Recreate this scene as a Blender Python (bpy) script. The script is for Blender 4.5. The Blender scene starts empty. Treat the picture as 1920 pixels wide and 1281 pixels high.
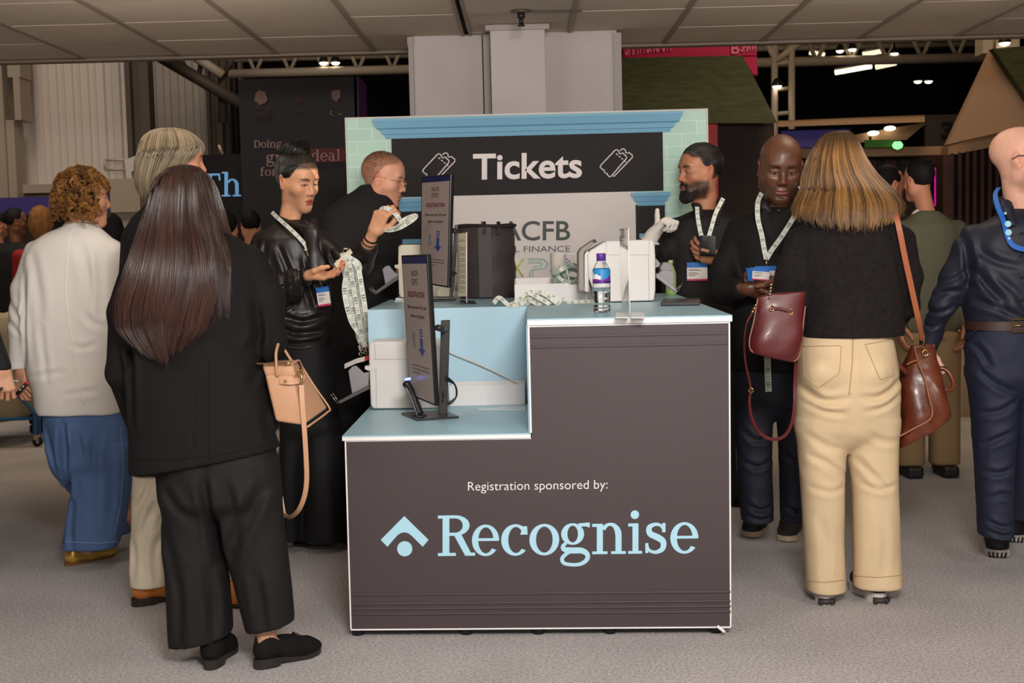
import bpy, bmesh, math, random
import numpy as np
from mathutils import Matrix, Vector
random.seed(4); RNG = np.random.default_rng(7)
SC = bpy.context.scene; COL = SC.collection
pi = math.pi
# ------------------------------------------------------------------ camera
CF, CP, CY, CR, CH = 2411.35, .0766, -.01224, .02419, 1.38
fw = np.array([math.sin(CY)*math.cos(CP), math.cos(CY)*math.cos(CP), -math.sin(CP)])
_r = np.array([math.cos(CY), -math.sin(CY), 0]); _u = np.cross(_r, fw)
CRT = _r*math.cos(CR)-_u*math.sin(CR); CUP = _u*math.cos(CR)+_r*math.sin(CR)
CO = np.array([0, 0, CH])
cd = bpy.data.cameras.new('camera'); cam = bpy.data.objects.new('camera', cd); COL.objects.link(cam)
cd.sensor_width = 36; cd.lens = CF/1920*36; cd.clip_end = 200
M = Matrix.Identity(4)
for i in range(3):
    M[i][0] = CRT[i]; M[i][1] = CUP[i]; M[i][2] = -fw[i]; M[i][3] = CO[i]
cam.matrix_world = M; SC.camera = cam
cd.dof.use_dof = True; cd.dof.focus_distance = 5.0; cd.dof.aperture_fstop = 7.1
# ------------------------------------------------------------------ world, lights, exposure
SC.view_settings.view_transform = 'Standard'; SC.view_settings.look = 'None'
SC.view_settings.exposure = -.14; SC.view_settings.gamma = 1; SC.view_settings.use_curve_mapping = False
w = bpy.data.worlds.new('world'); SC.world = w; w.use_nodes = True
w.node_tree.nodes['Background'].inputs[0].default_value = (1, .86, .72, 1)
w.node_tree.nodes['Background'].inputs[1].default_value = .018
def area(name, loc, size, power, col, target, sy=None):
    l = bpy.data.lights.new(name, 'AREA'); l.energy = power; l.color = col; l.size = size
    if sy: l.shape = 'RECTANGLE'; l.size_y = sy
    o = bpy.data.objects.new(name, l); COL.objects.link(o); o.location = loc
    o.rotation_euler = (Vector(target)-Vector(loc)).to_track_quat('-Z', 'Y').to_euler()
    return o
area('ceiling_lamp', (.45, .7, 2.5), .9, 215, (1, .955, .925), (.15, 4.6, .7), .6)
area('ceiling_lamp', (-2.3, 1.9, 2.55), 1.1, 48, (1, .92, .84), (-1.7, 4.6, .7), .55)
area('ceiling_lamp', (2.5, 1.9, 2.55), 1.1, 50, (1, .92, .84), (1.7, 4.6, .7), .55)
area('ceiling_lamp', (-1.2, 5.0, 2.56), .6, 5, (1, .84, .66), (-1.2, 5.2, 0))
area('ceiling_lamp', (1.5, 5.6, 2.56), .6, 5, (1, .84, .66), (1.5, 5.8, 0))
area('bounce_lamp', (.25, -.7, 1.75), .5, 60, (1, .95, .9), (.25, .6, 2.6))
area('ceiling_fill', (-1.6, 5.6, 1.9), 1.6, 10, (1, .88, .76), (-1.6, 6.6, 2.6))  # added fill to brighten the visible ceiling tiles, not a lamp of the room
area('ceiling_fill', (1.9, 5.6, 1.9), 1.6, 10, (1, .88, .76), (1.9, 6.6, 2.6))  # same added ceiling fill, right side
area('hall_lamp', (-4.5, 9.8, 5.5), 2.0, 120, (1, .88, .78), (-7.5, 13.5, 2.0))
area('hall_lamp', (-3.6, 8.9, 4.8), 1.2, 55, (1, .74, .46), (-3.4, 8.6, 0))
area('hall_lamp', (2.9, 8.9, 4.8), 1.2, 40, (1, .74, .46), (2.7, 8.6, 0))
area('hall_lamp', (3.0, 10.0, 4.6), 1.5, 42, (1, .80, .58), (3.2, 12, 1.0))
area('hall_lamp', (-1.5, 12.0, 5.2), 1.5, 40, (1, .82, .62), (-1.5, 15, 3.5))

# ------------------------------------------------------------------ pixel rays
def ray(px, py): return fw*CF+CRT*(px-960)-CUP*(py-640.5)
def onY(px, py, Y): d = ray(px, py); return CO+d*(Y/d[1])
def onZ(px, py, Z): d = ray(px, py); return CO+d*((Z-CH)/d[2])
def onX(px, py, X): d = ray(px, py); return CO+d*(X/d[0])
def onPl(px, py, A, B):
    n = np.array([B[1]-A[1], -(B[0]-A[0])]); d = ray(px, py)
    return CO+d*((n@np.array(A[:2]))/(n@d[:2]))

# ------------------------------------------------------------------ materials
MATS = {}
def mat(name, col, rough=.6, metal=0, bump=0, bscale=60, var=0, vscale=8, spec=.5, emit=0, trans=0, ior=1.45, attr=None, sss=0, sheen=0, coat=0, stretch=None, aniso=0, col2=None, alpha=1, wrinkle=None):
    if name in MATS: return MATS[name]
    m = bpy.data.materials.new(name); m.use_nodes = True; nt = m.node_tree; b = nt.nodes['Principled BSDF']
    c4 = (*col[:3], 1)
    b.inputs['Base Color'].default_value = c4; b.inputs['Roughness'].default_value = rough
    b.inputs['Metallic'].default_value = metal; b.inputs['Specular IOR Level'].default_value = spec
    b.inputs['IOR'].default_value = ior; b.inputs['Transmission Weight'].default_value = trans
    if sheen: b.inputs['Sheen Weight'].default_value = sheen; b.inputs['Sheen Roughness'].default_value = .5
    if coat: b.inputs['Coat Weight'].default_value = coat; b.inputs['Coat Roughness'].default_value = .15
    if alpha < 1: b.inputs['Alpha'].default_value = alpha
    if sss:
        b.inputs['Subsurface Weight'].default_value = sss; b.inputs['Subsurface Radius'].default_value = (1, .35, .2); b.inputs['Subsurface Scale'].default_value = .008
    if emit:
        b.inputs['Emission Color'].default_value = c4; b.inputs['Emission Strength'].default_value = emit
    tc = nt.nodes.new('ShaderNodeTexCoord'); src = tc.outputs['Object']
    if stretch:
        mp = nt.nodes.new('ShaderNodeMapping'); mp.inputs['Scale'].default_value = stretch
        nt.links.new(src, mp.inputs[0]); src = mp.outputs[0]
    base = None
    if attr:
        a = nt.nodes.new('ShaderNodeAttribute'); a.attribute_name = attr; base = a.outputs['Color']
        nt.links.new(base, b.inputs['Base Color'])
        if emit: nt.links.new(base, b.inputs['Emission Color'])
    if var or col2:
        n = nt.nodes.new('ShaderNodeTexNoise'); n.inputs['Scale'].default_value = vscale; n.inputs['Detail'].default_value = 6
        nt.links.new(src, n.inputs['Vector'])
        mx = nt.nodes.new('ShaderNodeMix'); mx.data_type = 'RGBA'
        if col2:
            rp = nt.nodes.new('ShaderNodeMapRange'); rp.inputs[1].default_value = .35; rp.inputs[2].default_value = .65
            nt.links.new(n.outputs[0], rp.inputs[0]); nt.links.new(rp.outputs[0], mx.inputs[0])
            mx.inputs[6].default_value = c4; mx.inputs[7].default_value = (*col2, 1)
        else:
            mx.blend_type = 'MULTIPLY'; mx.inputs[0].default_value = 1
            rp = nt.nodes.new('ShaderNodeMapRange'); rp.inputs[1].default_value = .3; rp.inputs[2].default_value = .7
            rp.inputs[3].default_value = 1-var; rp.inputs[4].default_value = 1+var
            nt.links.new(n.outputs[0], rp.inputs[0]); nt.links.new(rp.outputs[0], mx.inputs[7])
            mx.inputs[6].default_value = c4
            if base: nt.links.new(base, mx.inputs[6])
        nt.links.new(mx.outputs[2], b.inputs['Base Color'])
    if bump:
        n = nt.nodes.new('ShaderNodeTexNoise'); n.inputs['Scale'].default_value = bscale; n.inputs['Detail'].default_value = 4
        nt.links.new(src, n.inputs['Vector'])
        bp = nt.nodes.new('ShaderNodeBump'); bp.inputs['Strength'].default_value = bump; bp.inputs['Distance'].default_value = .01
        nt.links.new(n.outputs[0], bp.inputs['Height']); nt.links.new(bp.outputs[0], b.inputs['Normal'])
    if wrinkle:
        mp = nt.nodes.new('ShaderNodeMapping'); mp.inputs['Scale'].default_value = wrinkle[:3]; nt.links.new(tc.outputs['Object'], mp.inputs[0])
        n = nt.nodes.new('ShaderNodeTexNoise'); n.noise_type = 'RIDGED_MULTIFRACTAL'; n.inputs['Scale'].default_value = 1; n.inputs['Detail'].default_value = 2.5; n.inputs['Distortion'].default_value = .9
        nt.links.new(mp.outputs[0], n.inputs['Vector'])
        b2 = nt.nodes.new('ShaderNodeBump'); b2.inputs['Strength'].default_value = wrinkle[3]; b2.inputs['Distance'].default_value = .02
        nt.links.new(n.outputs[0], b2.inputs['Height'])
        if bump: nt.links.new(bp.outputs[0], b2.inputs['Normal'])
        nt.links.new(b2.outputs[0], b.inputs['Normal'])
    MATS[name] = m; return m
def hexc(r, g, b):
    f = lambda v: (v/255/12.92) if v/255 <= .04045 else ((v/255+.055)/1.055)**2.4
    return (f(r), f(g), f(b))

# ------------------------------------------------------------------ objects
def tag(o, label=None, cat=None, group=None, kind=None):
    if label: o['label'] = label
    if cat: o['category'] = cat
    if group: o['group'] = group
    if kind: o['kind'] = kind
    return o
def link(name, me, parent=None, m=None):
    o = bpy.data.objects.new(name, me); COL.objects.link(o)
    if m is not None:
        me.materials.clear()
        for q in (m if isinstance(m, (list, tuple)) else [m]): me.materials.append(q)
    if parent is not None:
        o.parent = parent; o.matrix_parent_inverse = PMI(parent)
    return o
def PMI(p):
    return Matrix.LocRotScale(p.location, p.rotation_euler, p.scale).inverted()
def thing(name, loc, label, cat, group=None):
    o = bpy.data.objects.new(name, None); COL.objects.link(o); o.location = [float(v) for v in loc]; o.empty_display_size = .05
    return tag(o, label, cat, group)
def npmesh(name, V, F, smooth=True, col=None):
    me = bpy.data.meshes.new(name); V = np.asarray(V, np.float32); F = np.asarray(F, np.int32); k = F.shape[1]
    me.vertices.add(len(V)); me.vertices.foreach_set('co', V.ravel())
    me.loops.add(F.size); me.loops.foreach_set('vertex_index', F.ravel())
    me.polygons.add(len(F)); me.polygons.foreach_set('loop_start', np.arange(0, F.size, k, dtype=np.int32))
    me.polygons.foreach_set('loop_total', np.full(len(F), k, np.int32))
    me.polygons.foreach_set('use_smooth', np.full(len(F), smooth))
    if col is not None:
        a = me.color_attributes.new('Col', 'FLOAT_COLOR', 'POINT')
        c = np.ones((len(V), 4), np.float32); c[:, :3] = col; a.data.foreach_set('color', c.ravel())
    me.update(calc_edges=True); me.validate(); return me
class MB:
    """collects simple shapes; build() links them as ONE mesh object"""
    def __init__(s): s.V = []; s.F = []; s.sm = []
    def add(s, V, F, smooth=False):
        o = len(s.V); s.V += [tuple(map(float, v)) for v in V]; s.F += [tuple(i+o for i in f) for f in F]; s.sm += [smooth]*len(F); return s
    def box(s, lo, hi):
        x0, y0, z0 = lo; x1, y1, z1 = hi
        return s.add([(x0,y0,z0),(x1,y0,z0),(x1,y1,z0),(x0,y1,z0),(x0,y0,z1),(x1,y0,z1),(x1,y1,z1),(x0,y1,z1)],
              [(3,2,1,0),(4,5,6,7),(0,1,5,4),(1,2,6,5),(2,3,7,6),(3,0,4,7)])
    def prism(s, poly, off):
        """poly: 3-D points of one face, extruded by vector off"""
        n = len(poly); P = [np.array(q, float) for q in poly]; off = np.array(off, float)
        nr = sum((np.cross(P[i]-P[0], P[(i+1) % n]-P[0]) for i in range(n)), np.zeros(3))
        if nr @ off > 0: P = P[::-1]
        V = P+[q+off for q in P]
        return s.add(V, [tuple(range(n)), tuple(range(2*n-1, n-1, -1))]+[(i, i+n, (i+1) % n+n, (i+1) % n) for i in range(n)])
    def tube(s, pts, r, n=8, closed=False, smooth=True, flat=None):
        P = [Vector(q) for q in pts]; k = len(P); R = r if isinstance(r, (list, tuple, np.ndarray)) else [r]*k
        V = []; F = []; up = None
        for i in range(k):
            t = (P[(i+1) % k]-P[i-1]) if closed else (P[min(i+1, k-1)]-P[max(i-1, 0)])
            t.normalize()
            if up is None:
                up = Vector((0, 0, 1)) if abs(t.z) < .9 else Vector((1, 0, 0))
            a = t.cross(up); a.normalize(); up = a.cross(t); up.normalize()
            for j in range(n):
                c, d = math.cos(2*pi*j/n), math.sin(2*pi*j/n)
                V.append(P[i]+(a*c+up*d*(flat or 1))*R[i])
        for i in range(k if closed else k-1):
            for j in range(n):
                a, b = i*n+j, i*n+(j+1) % n; c, d = ((i+1) % k)*n+(j+1) % n, ((i+1) % k)*n+j
                F.append((a, b, c, d))
        if not closed: F += [tuple(range(n-1, -1, -1)), tuple(range((k-1)*n, k*n))]
        return s.add(V, F, smooth)
    def cyl(s, a, b, r, n=20, r2=None): return s.tube([a, b], [r, r if r2 is None else r2], n)
    def lathe(s, prof, c, n=24):
        """prof: (r, z) from bottom to top about vertical axis through c"""
        V = []; F = []; c = np.array(c, float)
        for (r, z) in prof:
            for j in range(n): V.append(c+(r*math.cos(2*pi*j/n), r*math.sin(2*pi*j/n), z))
        for i in range(len(prof)-1):
            for j in range(n): F.append((i*n+j, i*n+(j+1) % n, (i+1)*n+(j+1) % n, (i+1)*n+j))
        F += [tuple(range(n-1, -1, -1)), tuple(range((len(prof)-1)*n, len(prof)*n))]
        return s.add(V, F, True)
    def ribbon(s, pts, wid, nor, th=.0012):
        """flat strap along pts; nor = approximate surface normals (one or per point)"""
        P = [np.array(q, float) for q in pts]; k = len(P); V = []; F = []
        N = [np.array(nor, float)]*k if np.ndim(nor) == 1 else [np.array(q, float) for q in nor]
        for i in range(k):
            t = P[min(i+1, k-1)]-P[max(i-1, 0)]; t /= np.linalg.norm(t)+1e-9
            a = np.cross(t, N[i]); a /= np.linalg.norm(a)+1e-9; b = np.cross(a, t)
            w_ = (wid if np.isscalar(wid) else wid[i])/2
            V += [P[i]-a*w_-b*th/2, P[i]+a*w_-b*th/2, P[i]+a*w_+b*th/2, P[i]-a*w_+b*th/2]
        for i in range(k-1):
            for j in range(4): F.append((i*4+j, i*4+(j+1) % 4, i*4+4+(j+1) % 4, i*4+4+j))
        F += [(3, 2, 1, 0), tuple((k-1)*4+j for j in range(4))]
        return s.add(V, F, False)
    def build(s, name, m, parent=None, bevel=0, xf=None, col=None, seg=2):
        me = bpy.data.meshes.new(name); V = s.V
        if xf is not None: V = [tuple(xf @ Vector(v)) for v in V]
        me.from_pydata(V, [], s.F); me.polygons.foreach_set('use_smooth', s.sm); me.validate()
        bm = bmesh.new(); bm.from_mesh(me); bmesh.ops.recalc_face_normals(bm, faces=bm.faces); bm.to_mesh(me); bm.free()
        if col is not None:
            a = me.color_attributes.new('Col', 'FLOAT_COLOR', 'POINT')
            c = np.ones((len(V), 4), np.float32); c[:, :3] = col; a.data.foreach_set('color', c.ravel())
        o = link(name, me, parent, m)
        if bevel:
            b = o.modifiers.new('bevel', 'BEVEL'); b.width = bevel; b.segments = seg; b.limit_method = 'ANGLE'; b.angle_limit = .6
            b.harden_normals = False
        return o
def spline(pts, n):
    """Catmull-Rom through pts, n samples"""
    P = np.array(pts, float); P = np.vstack([2*P[0]-P[1], P, 2*P[-1]-P[-2]]); m = len(P)-3
    out = []
    for t in np.linspace(0, m-1e-6, n):
        i = int(t); u = t-i; a, b, c, d = P[i:i+4]
        out.append(.5*((2*b)+(-a+c)*u+(2*a-5*b+4*c-d)*u*u+(-a+3*b-3*c+d)*u**3))
    return np.array(out)
def textmesh(s, bold=0, sx=1):
    c = bpy.data.curves.new('lettering', 'FONT'); c.body = s; c.size = 1; c.extrude = .004; c.offset = bold; c.resolution_u = 4; c.space_character = sx
    o = bpy.data.objects.new('tmp', c); COL.objects.link(o)
    dg = bpy.context.evaluated_depsgraph_get(); me = bpy.data.meshes.new_from_object(o.evaluated_get(dg))
    bpy.data.objects.remove(o); bpy.data.curves.remove(c); return me
def fit(me, A, B, T, depth, towards=(0, -1, 0)):
    """map mesh xy bbox onto the rectangle A (bottom left), B (bottom right), T (top left); z becomes thickness"""
    V = np.empty(len(me.vertices)*3); me.vertices.foreach_get('co', V); V = V.reshape(-1, 3)
    lo, hi = V.min(0), V.max(0); A, B, T = map(np.array, (A, B, T)); tn = np.array(towards, float)
    q = (V-lo)/np.maximum(hi-lo, 1e-9)
    W_ = A+q[:, :1]*(B-A)+q[:, 1:2]*(T-A)+q[:, 2:]*tn*depth
    me.vertices.foreach_set('co', W_.ravel()); me.update(); return me
def text(s, box, pl, m, parent, name='lettering', bold=0, depth=.003, off=.001, sx=1):
    """box = px (xl, ytop, xr, ybottom); ends may be 6-tuples (xl,yt,yb, xr,yt2,yb2); pl maps px,py to a point"""
    if len(box) == 4: xl, yt, xr, yb = box; yt2, yb2 = yt, yb
    else: xl, yt, yb, xr, yt2, yb2 = box
    o_ = np.array([0, -off, 0])
    me = fit(textmesh(s, bold, sx), pl(xl, yb)+o_, pl(xr, yb2)+o_, pl(xl, yt)+o_, depth)
    return link(name, me, parent, m)
# ================================================================== SETTING
def struct(o): o['kind'] = 'structure'; return o
def nodes_mat(name, rough=.8):
    m = bpy.data.materials.new(name); m.use_nodes = True; return m, m.node_tree, m.node_tree.nodes['Principled BSDF']
# carpet floor
m, nt, b = nodes_mat('carpet'); tc = nt.nodes.new('ShaderNodeTexCoord')
n1 = nt.nodes.new('ShaderNodeTexNoise'); n1.inputs['Scale'].default_value = 95; n1.inputs['Detail'].default_value = 8; n1.inputs['Roughness'].default_value = .75
n2 = nt.nodes.new('ShaderNodeTexNoise'); n2.inputs['Scale'].default_value = 2.2; n2.inputs['Detail'].default_value = 5
rp = nt.nodes.new('ShaderNodeValToRGB'); rp.color_ramp.elements[0].position = .33; rp.color_ramp.elements[1].position = .66
rp.color_ramp.elements[0].color = (*hexc(130, 124, 124), 1); rp.color_ramp.elements[1].color = (*hexc(214, 209, 208), 1)
mx = nt.nodes.new('ShaderNodeMix'); mx.data_type = 'RGBA'; mx.blend_type = 'MULTIPLY'; mx.inputs[0].default_value = 1
r2 = nt.nodes.new('ShaderNodeMapRange'); r2.inputs[1].default_value = .3; r2.inputs[2].default_value = .7; r2.inputs[3].default_value = .9; r2.inputs[4].default_value = 1.06
bp = nt.nodes.new('ShaderNodeBump'); bp.inputs['Strength'].default_value = .5; bp.inputs['Distance'].default_value = .006
for a in (n1, n2): nt.links.new(tc.outputs['Object'], a.inputs['Vector'])
nt.links.new(n1.outputs[0], rp.inputs[0]); nt.links.new(rp.outputs[0], mx.inputs[6]); nt.links.new(n2.outputs[0], r2.inputs[0]); nt.links.new(r2.outputs[0], mx.inputs[7])
nt.links.new(mx.outputs[2], b.inputs['Base Color']); nt.links.new(n1.outputs[0], bp.inputs['Height']); nt.links.new(bp.outputs[0], b.inputs['Normal'])
b.inputs['Roughness'].default_value = .95; b.inputs['Specular IOR Level'].default_value = .15
struct(MB().box((-14, -4, -.1), (14, 30, 0)).build('floor', m))
# low tiled ceiling
CZ = 2.589; X0, Y0c = -2.713, 6.907
m, nt, b = nodes_mat('ceiling_tile'); tc = nt.nodes.new('ShaderNodeTexCoord')
mp = nt.nodes.new('ShaderNodeMapping'); mp.inputs['Location'].default_value = (-X0/.6, -Y0c/.6+.5*0, 0); mp.inputs['Scale'].default_value = (1/.6, 1/.6, 1)
fl = nt.nodes.new('ShaderNodeVectorMath'); fl.operation = 'FLOOR'; wn = nt.nodes.new('ShaderNodeTexWhiteNoise')
no = nt.nodes.new('ShaderNodeTexNoise'); no.inputs['Scale'].default_value = 3; no.inputs['Detail'].default_value = 8
ra = nt.nodes.new('ShaderNodeMapRange'); ra.inputs[3].default_value = .9; ra.inputs[4].default_value = 1.05
rb = nt.nodes.new('ShaderNodeMapRange'); rb.inputs[1].default_value = .3; rb.inputs[2].default_value = .7; rb.inputs[3].default_value = .93; rb.inputs[4].default_value = 1.05
mu = nt.nodes.new('ShaderNodeMath'); mu.operation = 'MULTIPLY'; mx = nt.nodes.new('ShaderNodeMix'); mx.data_type = 'RGBA'; mx.blend_type = 'MULTIPLY'; mx.inputs[0].default_value = 1
mx.inputs[6].default_value = (*hexc(202, 187, 171), 1)

nt.links.new(tc.outputs['Object'], mp.inputs[0]); nt.links.new(mp.outputs[0], fl.inputs[0]); nt.links.new(fl.outputs[0], wn.inputs[0]); nt.links.new(wn.outputs[0], ra.inputs[0]); nt.links.new(tc.outputs['Object'], no.inputs[0]); nt.links.new(no.outputs[0], rb.inputs[0])
nt.links.new(ra.outputs[0], mu.inputs[0]); nt.links.new(rb.outputs[0], mu.inputs[1]); nt.links.new(mu.outputs[0], mx.inputs[7]); nt.links.new(mx.outputs[2], b.inputs['Base Color']); b.inputs['Roughness'].default_value = .9
CE = 8.1
mb = MB()
for i in range(-5, 15):           # each tile sits in the grid with a thin shadow gap along x
    for k in range(-18, 2):
        x, y = X0+.6*i, Y0c+.6*k
        dz = ((i*7+k*13) % 5)*.0012
        mb.box((x+.012, y+.003, CZ+dz), (x+.588, y+.597, CZ+.02))
struct(mb.build('ceiling', m))
tb = mat('ceiling_bar', hexc(150, 136, 122), .6); dk = mat('dark_gap', (.02, .017, .015), .9)
mb = MB()
for i in range(-5, 16):
    if i == 4: continue
    mb.box((X0+.6*i-.014, -4, CZ-.006), (X0+.6*i+.014, CE, CZ+.004))
struct(mb.build('trim_1', tb))
struct(MB().box((-6, -4, CZ+.022), (6.6, CE, CZ+.2)).build('trim_2', dk))
mb = MB().box((-6, CE, CZ-.016), (6.6, CE+.06, CZ+.25)); mb.box((-6, CE-.03, CZ-.02), (6.6, CE+.06, CZ-.008))
struct(mb.build('trim_3', mat('edge_trim', hexc(128, 112, 98), .6)))
# dark double gap bar where two ceilings meet
struct(MB().box((X0+2.4-.03, -4, CZ-.004), (X0+2.4-.012, CE, CZ+.01)).box((X0+2.4+.012, -4, CZ-.004), (X0+2.4+.03, CE, CZ+.01)).build('trim_4', tb))
# column
cm = mat('column_paint', hexc(186, 176, 174), .7, var=.05, vscale=3)
mb = MB().box((-.63, 7.60, 0), (-.225, 8.05, CZ+.01)).box((-.17, 7.27, 0), (.135, 8.05, CZ+.01)).box((.137, 7.56, 0), (.556, 8.05, CZ+.01))
struct(mb.build('wall_column', cm, bevel=.004))
mb = MB().box((-.66, 7.585, CZ-.05), (-.625, 7.62, CZ-.0)).box((-.217, 7.5, 0), (-.178, 7.62, CZ-.01))
mb.box((-.655, 7.58, 0), (-.628, 7.62, CZ-.02)); mb.box((-.195, 7.25, CZ-.03), (.16, 7.30, CZ)); mb.box((.535, 7.54, 0), (.58, 7.6, CZ-.015))
struct(mb.build('trim_5', mat('column_trim', hexc(160, 150, 148), .6)))
# sprinkler
sp = thing('sprinkler', onZ(977, 27, CZ), 'small round sprinkler head hanging from the ceiling above the column', 'sprinkler')
c = onZ(977, 24, CZ-.012)
MB().lathe([(.012, 0), (.055, .004), (.055, .011), (.02, .012)], c-np.array([0, 0, .004]), 20).build('plate', mat('sprinkler_metal', hexc(110, 98, 88), .4, .6), sp)
MB().lathe([(.018, -.07), (.02, -.066), (.012, -.06), (.012, -.03), (.02, -.028), (.02, 0)], c, 16).build('nozzle', mat('dark_metal', (.03, .028, .026), .4, .7), sp)
MB().ribbon([c+np.array([.03, 0, .004]), c+np.array([.32, .03, .004])], .01, (0, 0, 1), .006).build('pipe', MATS['dark_metal'], sp)
# ================================================================== SLAB LETTERS (flat printed shapes)
def arc(cx, cy, ro, so, ri, si, a0, a1, n=28, dx=0, dy=0):
    out = []
    for i in range(n):
        q = []
        for a in (a0+(a1-a0)*i/n, a0+(a1-a0)*(i+1)/n):
            c, s = math.cos(math.radians(a)), math.sin(math.radians(a))
            q.append(((cx+ro*c, cy+so*s), (cx+dx+ri*c, cy+dy+si*s)))
        out.append([q[0][0], q[1][0], q[1][1], q[0][1]])
    return out
def rc_(x0, x1, y0, y1): return [[(x0, y0), (x1, y0), (x1, y1), (x0, y1)]]
def stroke2(pts, wd, n=30):
    P = spline([(x, y, 0) for x, y in pts], n)[:, :2]; W = np.interp(np.linspace(0, 1, n), np.linspace(0, 1, len(wd)), wd)
    T = np.gradient(P, axis=0); T /= np.linalg.norm(T, axis=1)[:, None]; N = np.stack([-T[:, 1], T[:, 0]], 1)*W[:, None]/2
    return [[tuple(P[i]+N[i]), tuple(P[i+1]+N[i+1]), tuple(P[i+1]-N[i+1]), tuple(P[i]-N[i])] for i in range(n-1)]
def slab(ch):
    if ch == 'R': return 1.2, rc_(.15, .37, 0, 1.31)+rc_(0, .58, 0, .1)+rc_(0, .5, 1.21, 1.31)+rc_(.3, .58, .65, .75)+rc_(.3, .58, 1.21, 1.31)+arc(.56, .98, .46, .33, .24, .23, -90, 90)+[[(.5, .7), (.74, .72), (1.06, .1), (.88, 0)]]+rc_(.88, 1.2, 0, .1)
    if ch == 'e': return .9, arc(.45, .49, .45, .51, .25, .42, 0, 322, dx=.01)+rc_(.2, .89, .47, .56)
    if ch == 'c': return .88, arc(.46, .49, .46, .51, .25, .42, 42, 318, dx=.02)+[[(.62, .66), (.86, .66), (.84, .93), (.7, .93)]]
    if ch == 'o': return .97, arc(.485, .49, .485, .51, .27, .42, 0, 360)
    if ch == 'g': return .97, arc(.41, .66, .37, .35, .17, .27, 0, 360)+[[(.56, .9), (.6, 1.0), (.96, 1.03), (.96, .86), (.84, .9)]]+stroke2([(.2, .38), (.1, .27), (.14, .17), (.4, .13), (.7, .12), (.88, .0), (.86, -.18), (.66, -.31), (.4, -.33), (.14, -.28), (.07, -.13), (.2, .02), (.32, .08)], [.1, .13, .16, .2, .19, .16, .14, .12, .11, .12, .13, .12, .1], 50)
    if ch == 'n': return 1.1, rc_(.15, .35, 0, .98)+rc_(0, .5, 0, .09)+rc_(0, .2, .88, .98)+arc(.6, .62, .36, .39, .17, .29, 0, 150, dx=-.02)+rc_(.76, .96, 0, .63)+rc_(.62, 1.1, 0, .09)
    if ch == 'i': return .46, rc_(.14, .34, 0, .98)+rc_(0, .46, 0, .09)+rc_(0, .2, .88, .98)+arc(.22, 1.26, .14, .14, 0, 0, 0, 360)
    if ch == 's': return .75, stroke2([(.62, .75), (.52, .9), (.34, .94), (.15, .84), (.18, .64), (.42, .52), (.6, .38), (.58, .15), (.36, .04), (.16, .1), (.08, .26)], [.07, .09, .11, .17, .2, .21, .2, .17, .11, .09, .07], 44)+rc_(.57, .68, .68, .98)+rc_(.02, .12, .02, .34)
    if ch == 'T': return 1.2, rc_(.49, .71, 0, 1.31)+rc_(.3, .9, 0, .1)+rc_(.03, 1.17, 1.2, 1.31)+[[(.03, 1.2), (.13, 1.2), (.1, .92), (0, .92)]]+[[(1.17, 1.2), (1.07, 1.2), (1.1, .92), (1.2, .92)]]
    if ch == 'h': return 1.1, rc_(.15, .35, 0, 1.4)+rc_(0, .5, 0, .09)+rc_(0, .2, 1.31, 1.4)+arc(.6, .62, .36, .39, .17, .29, 0, 150, dx=-.02)+rc_(.76, .96, 0, .63)+rc_(.62, 1.1, 0, .09)
    if ch == 'D': return 1.2, rc_(.15, .37, 0, 1.31)+rc_(0, .6, 0, .11)+rc_(0, .6, 1.2, 1.31)+arc(.56, .655, .6, .655, .37, .545, -90, 90)
    if ch == 'd': return 1.0, arc(.43, .49, .43, .51, .22, .41, 0, 360)+rc_(.64, .85, 0, 1.4)+rc_(.5, .8, 1.3, 1.4)+rc_(.7, 1.0, 0, .1)
    if ch == 'a': return .9, arc(.34, .3, .34, .31, .16, .21, 0, 360)+rc_(.52, .73, 0, .68)+arc(.36, .64, .37, .35, .17, .25, 0, 150)+rc_(.6, .9, 0, .1)
    if ch == 'l': return .5, rc_(.14, .35, 0, 1.4)+rc_(0, .5, 0, .09)+rc_(0, .2, 1.31, 1.4)
    if ch == 'f': return .65, rc_(.14, .35, 0, 1.1)+rc_(0, .52, 0, .09)+rc_(0, .6, .88, .98)+arc(.48, 1.08, .34, .32, .13, .2, 40, 180)
    if ch == 'r': return .72, rc_(.14, .35, 0, .98)+rc_(0, .52, 0, .09)+rc_(0, .2, .88, .98)+arc(.56, .62, .34, .38, .2, .24, 45, 170)+rc_(.6, .74, .72, .94)
    return .45, []
def slab_text(name, s, pos, m, parent, adv=None):
    """pos(u, v): unit letter space (baseline 0, x-height 1) -> world point; adv: optional (x0, x1) per letter in u"""
    mb = MB(); x = 0; nl = 0
    for i, ch in enumerate(s):
        wd, polys = slab(ch)
        x0, k = (x, 1) if adv is None else (adv[i][0], (adv[i][1]-adv[i][0])/wd)
        for p in polys:
            nl += 1; mb.add([pos(x0+u*k, v)-np.array([0, nl*4e-6, 0]) for u, v in p], [tuple(range(len(p)))])
        x += wd+.07
    return mb.build(name, m, parent)
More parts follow.
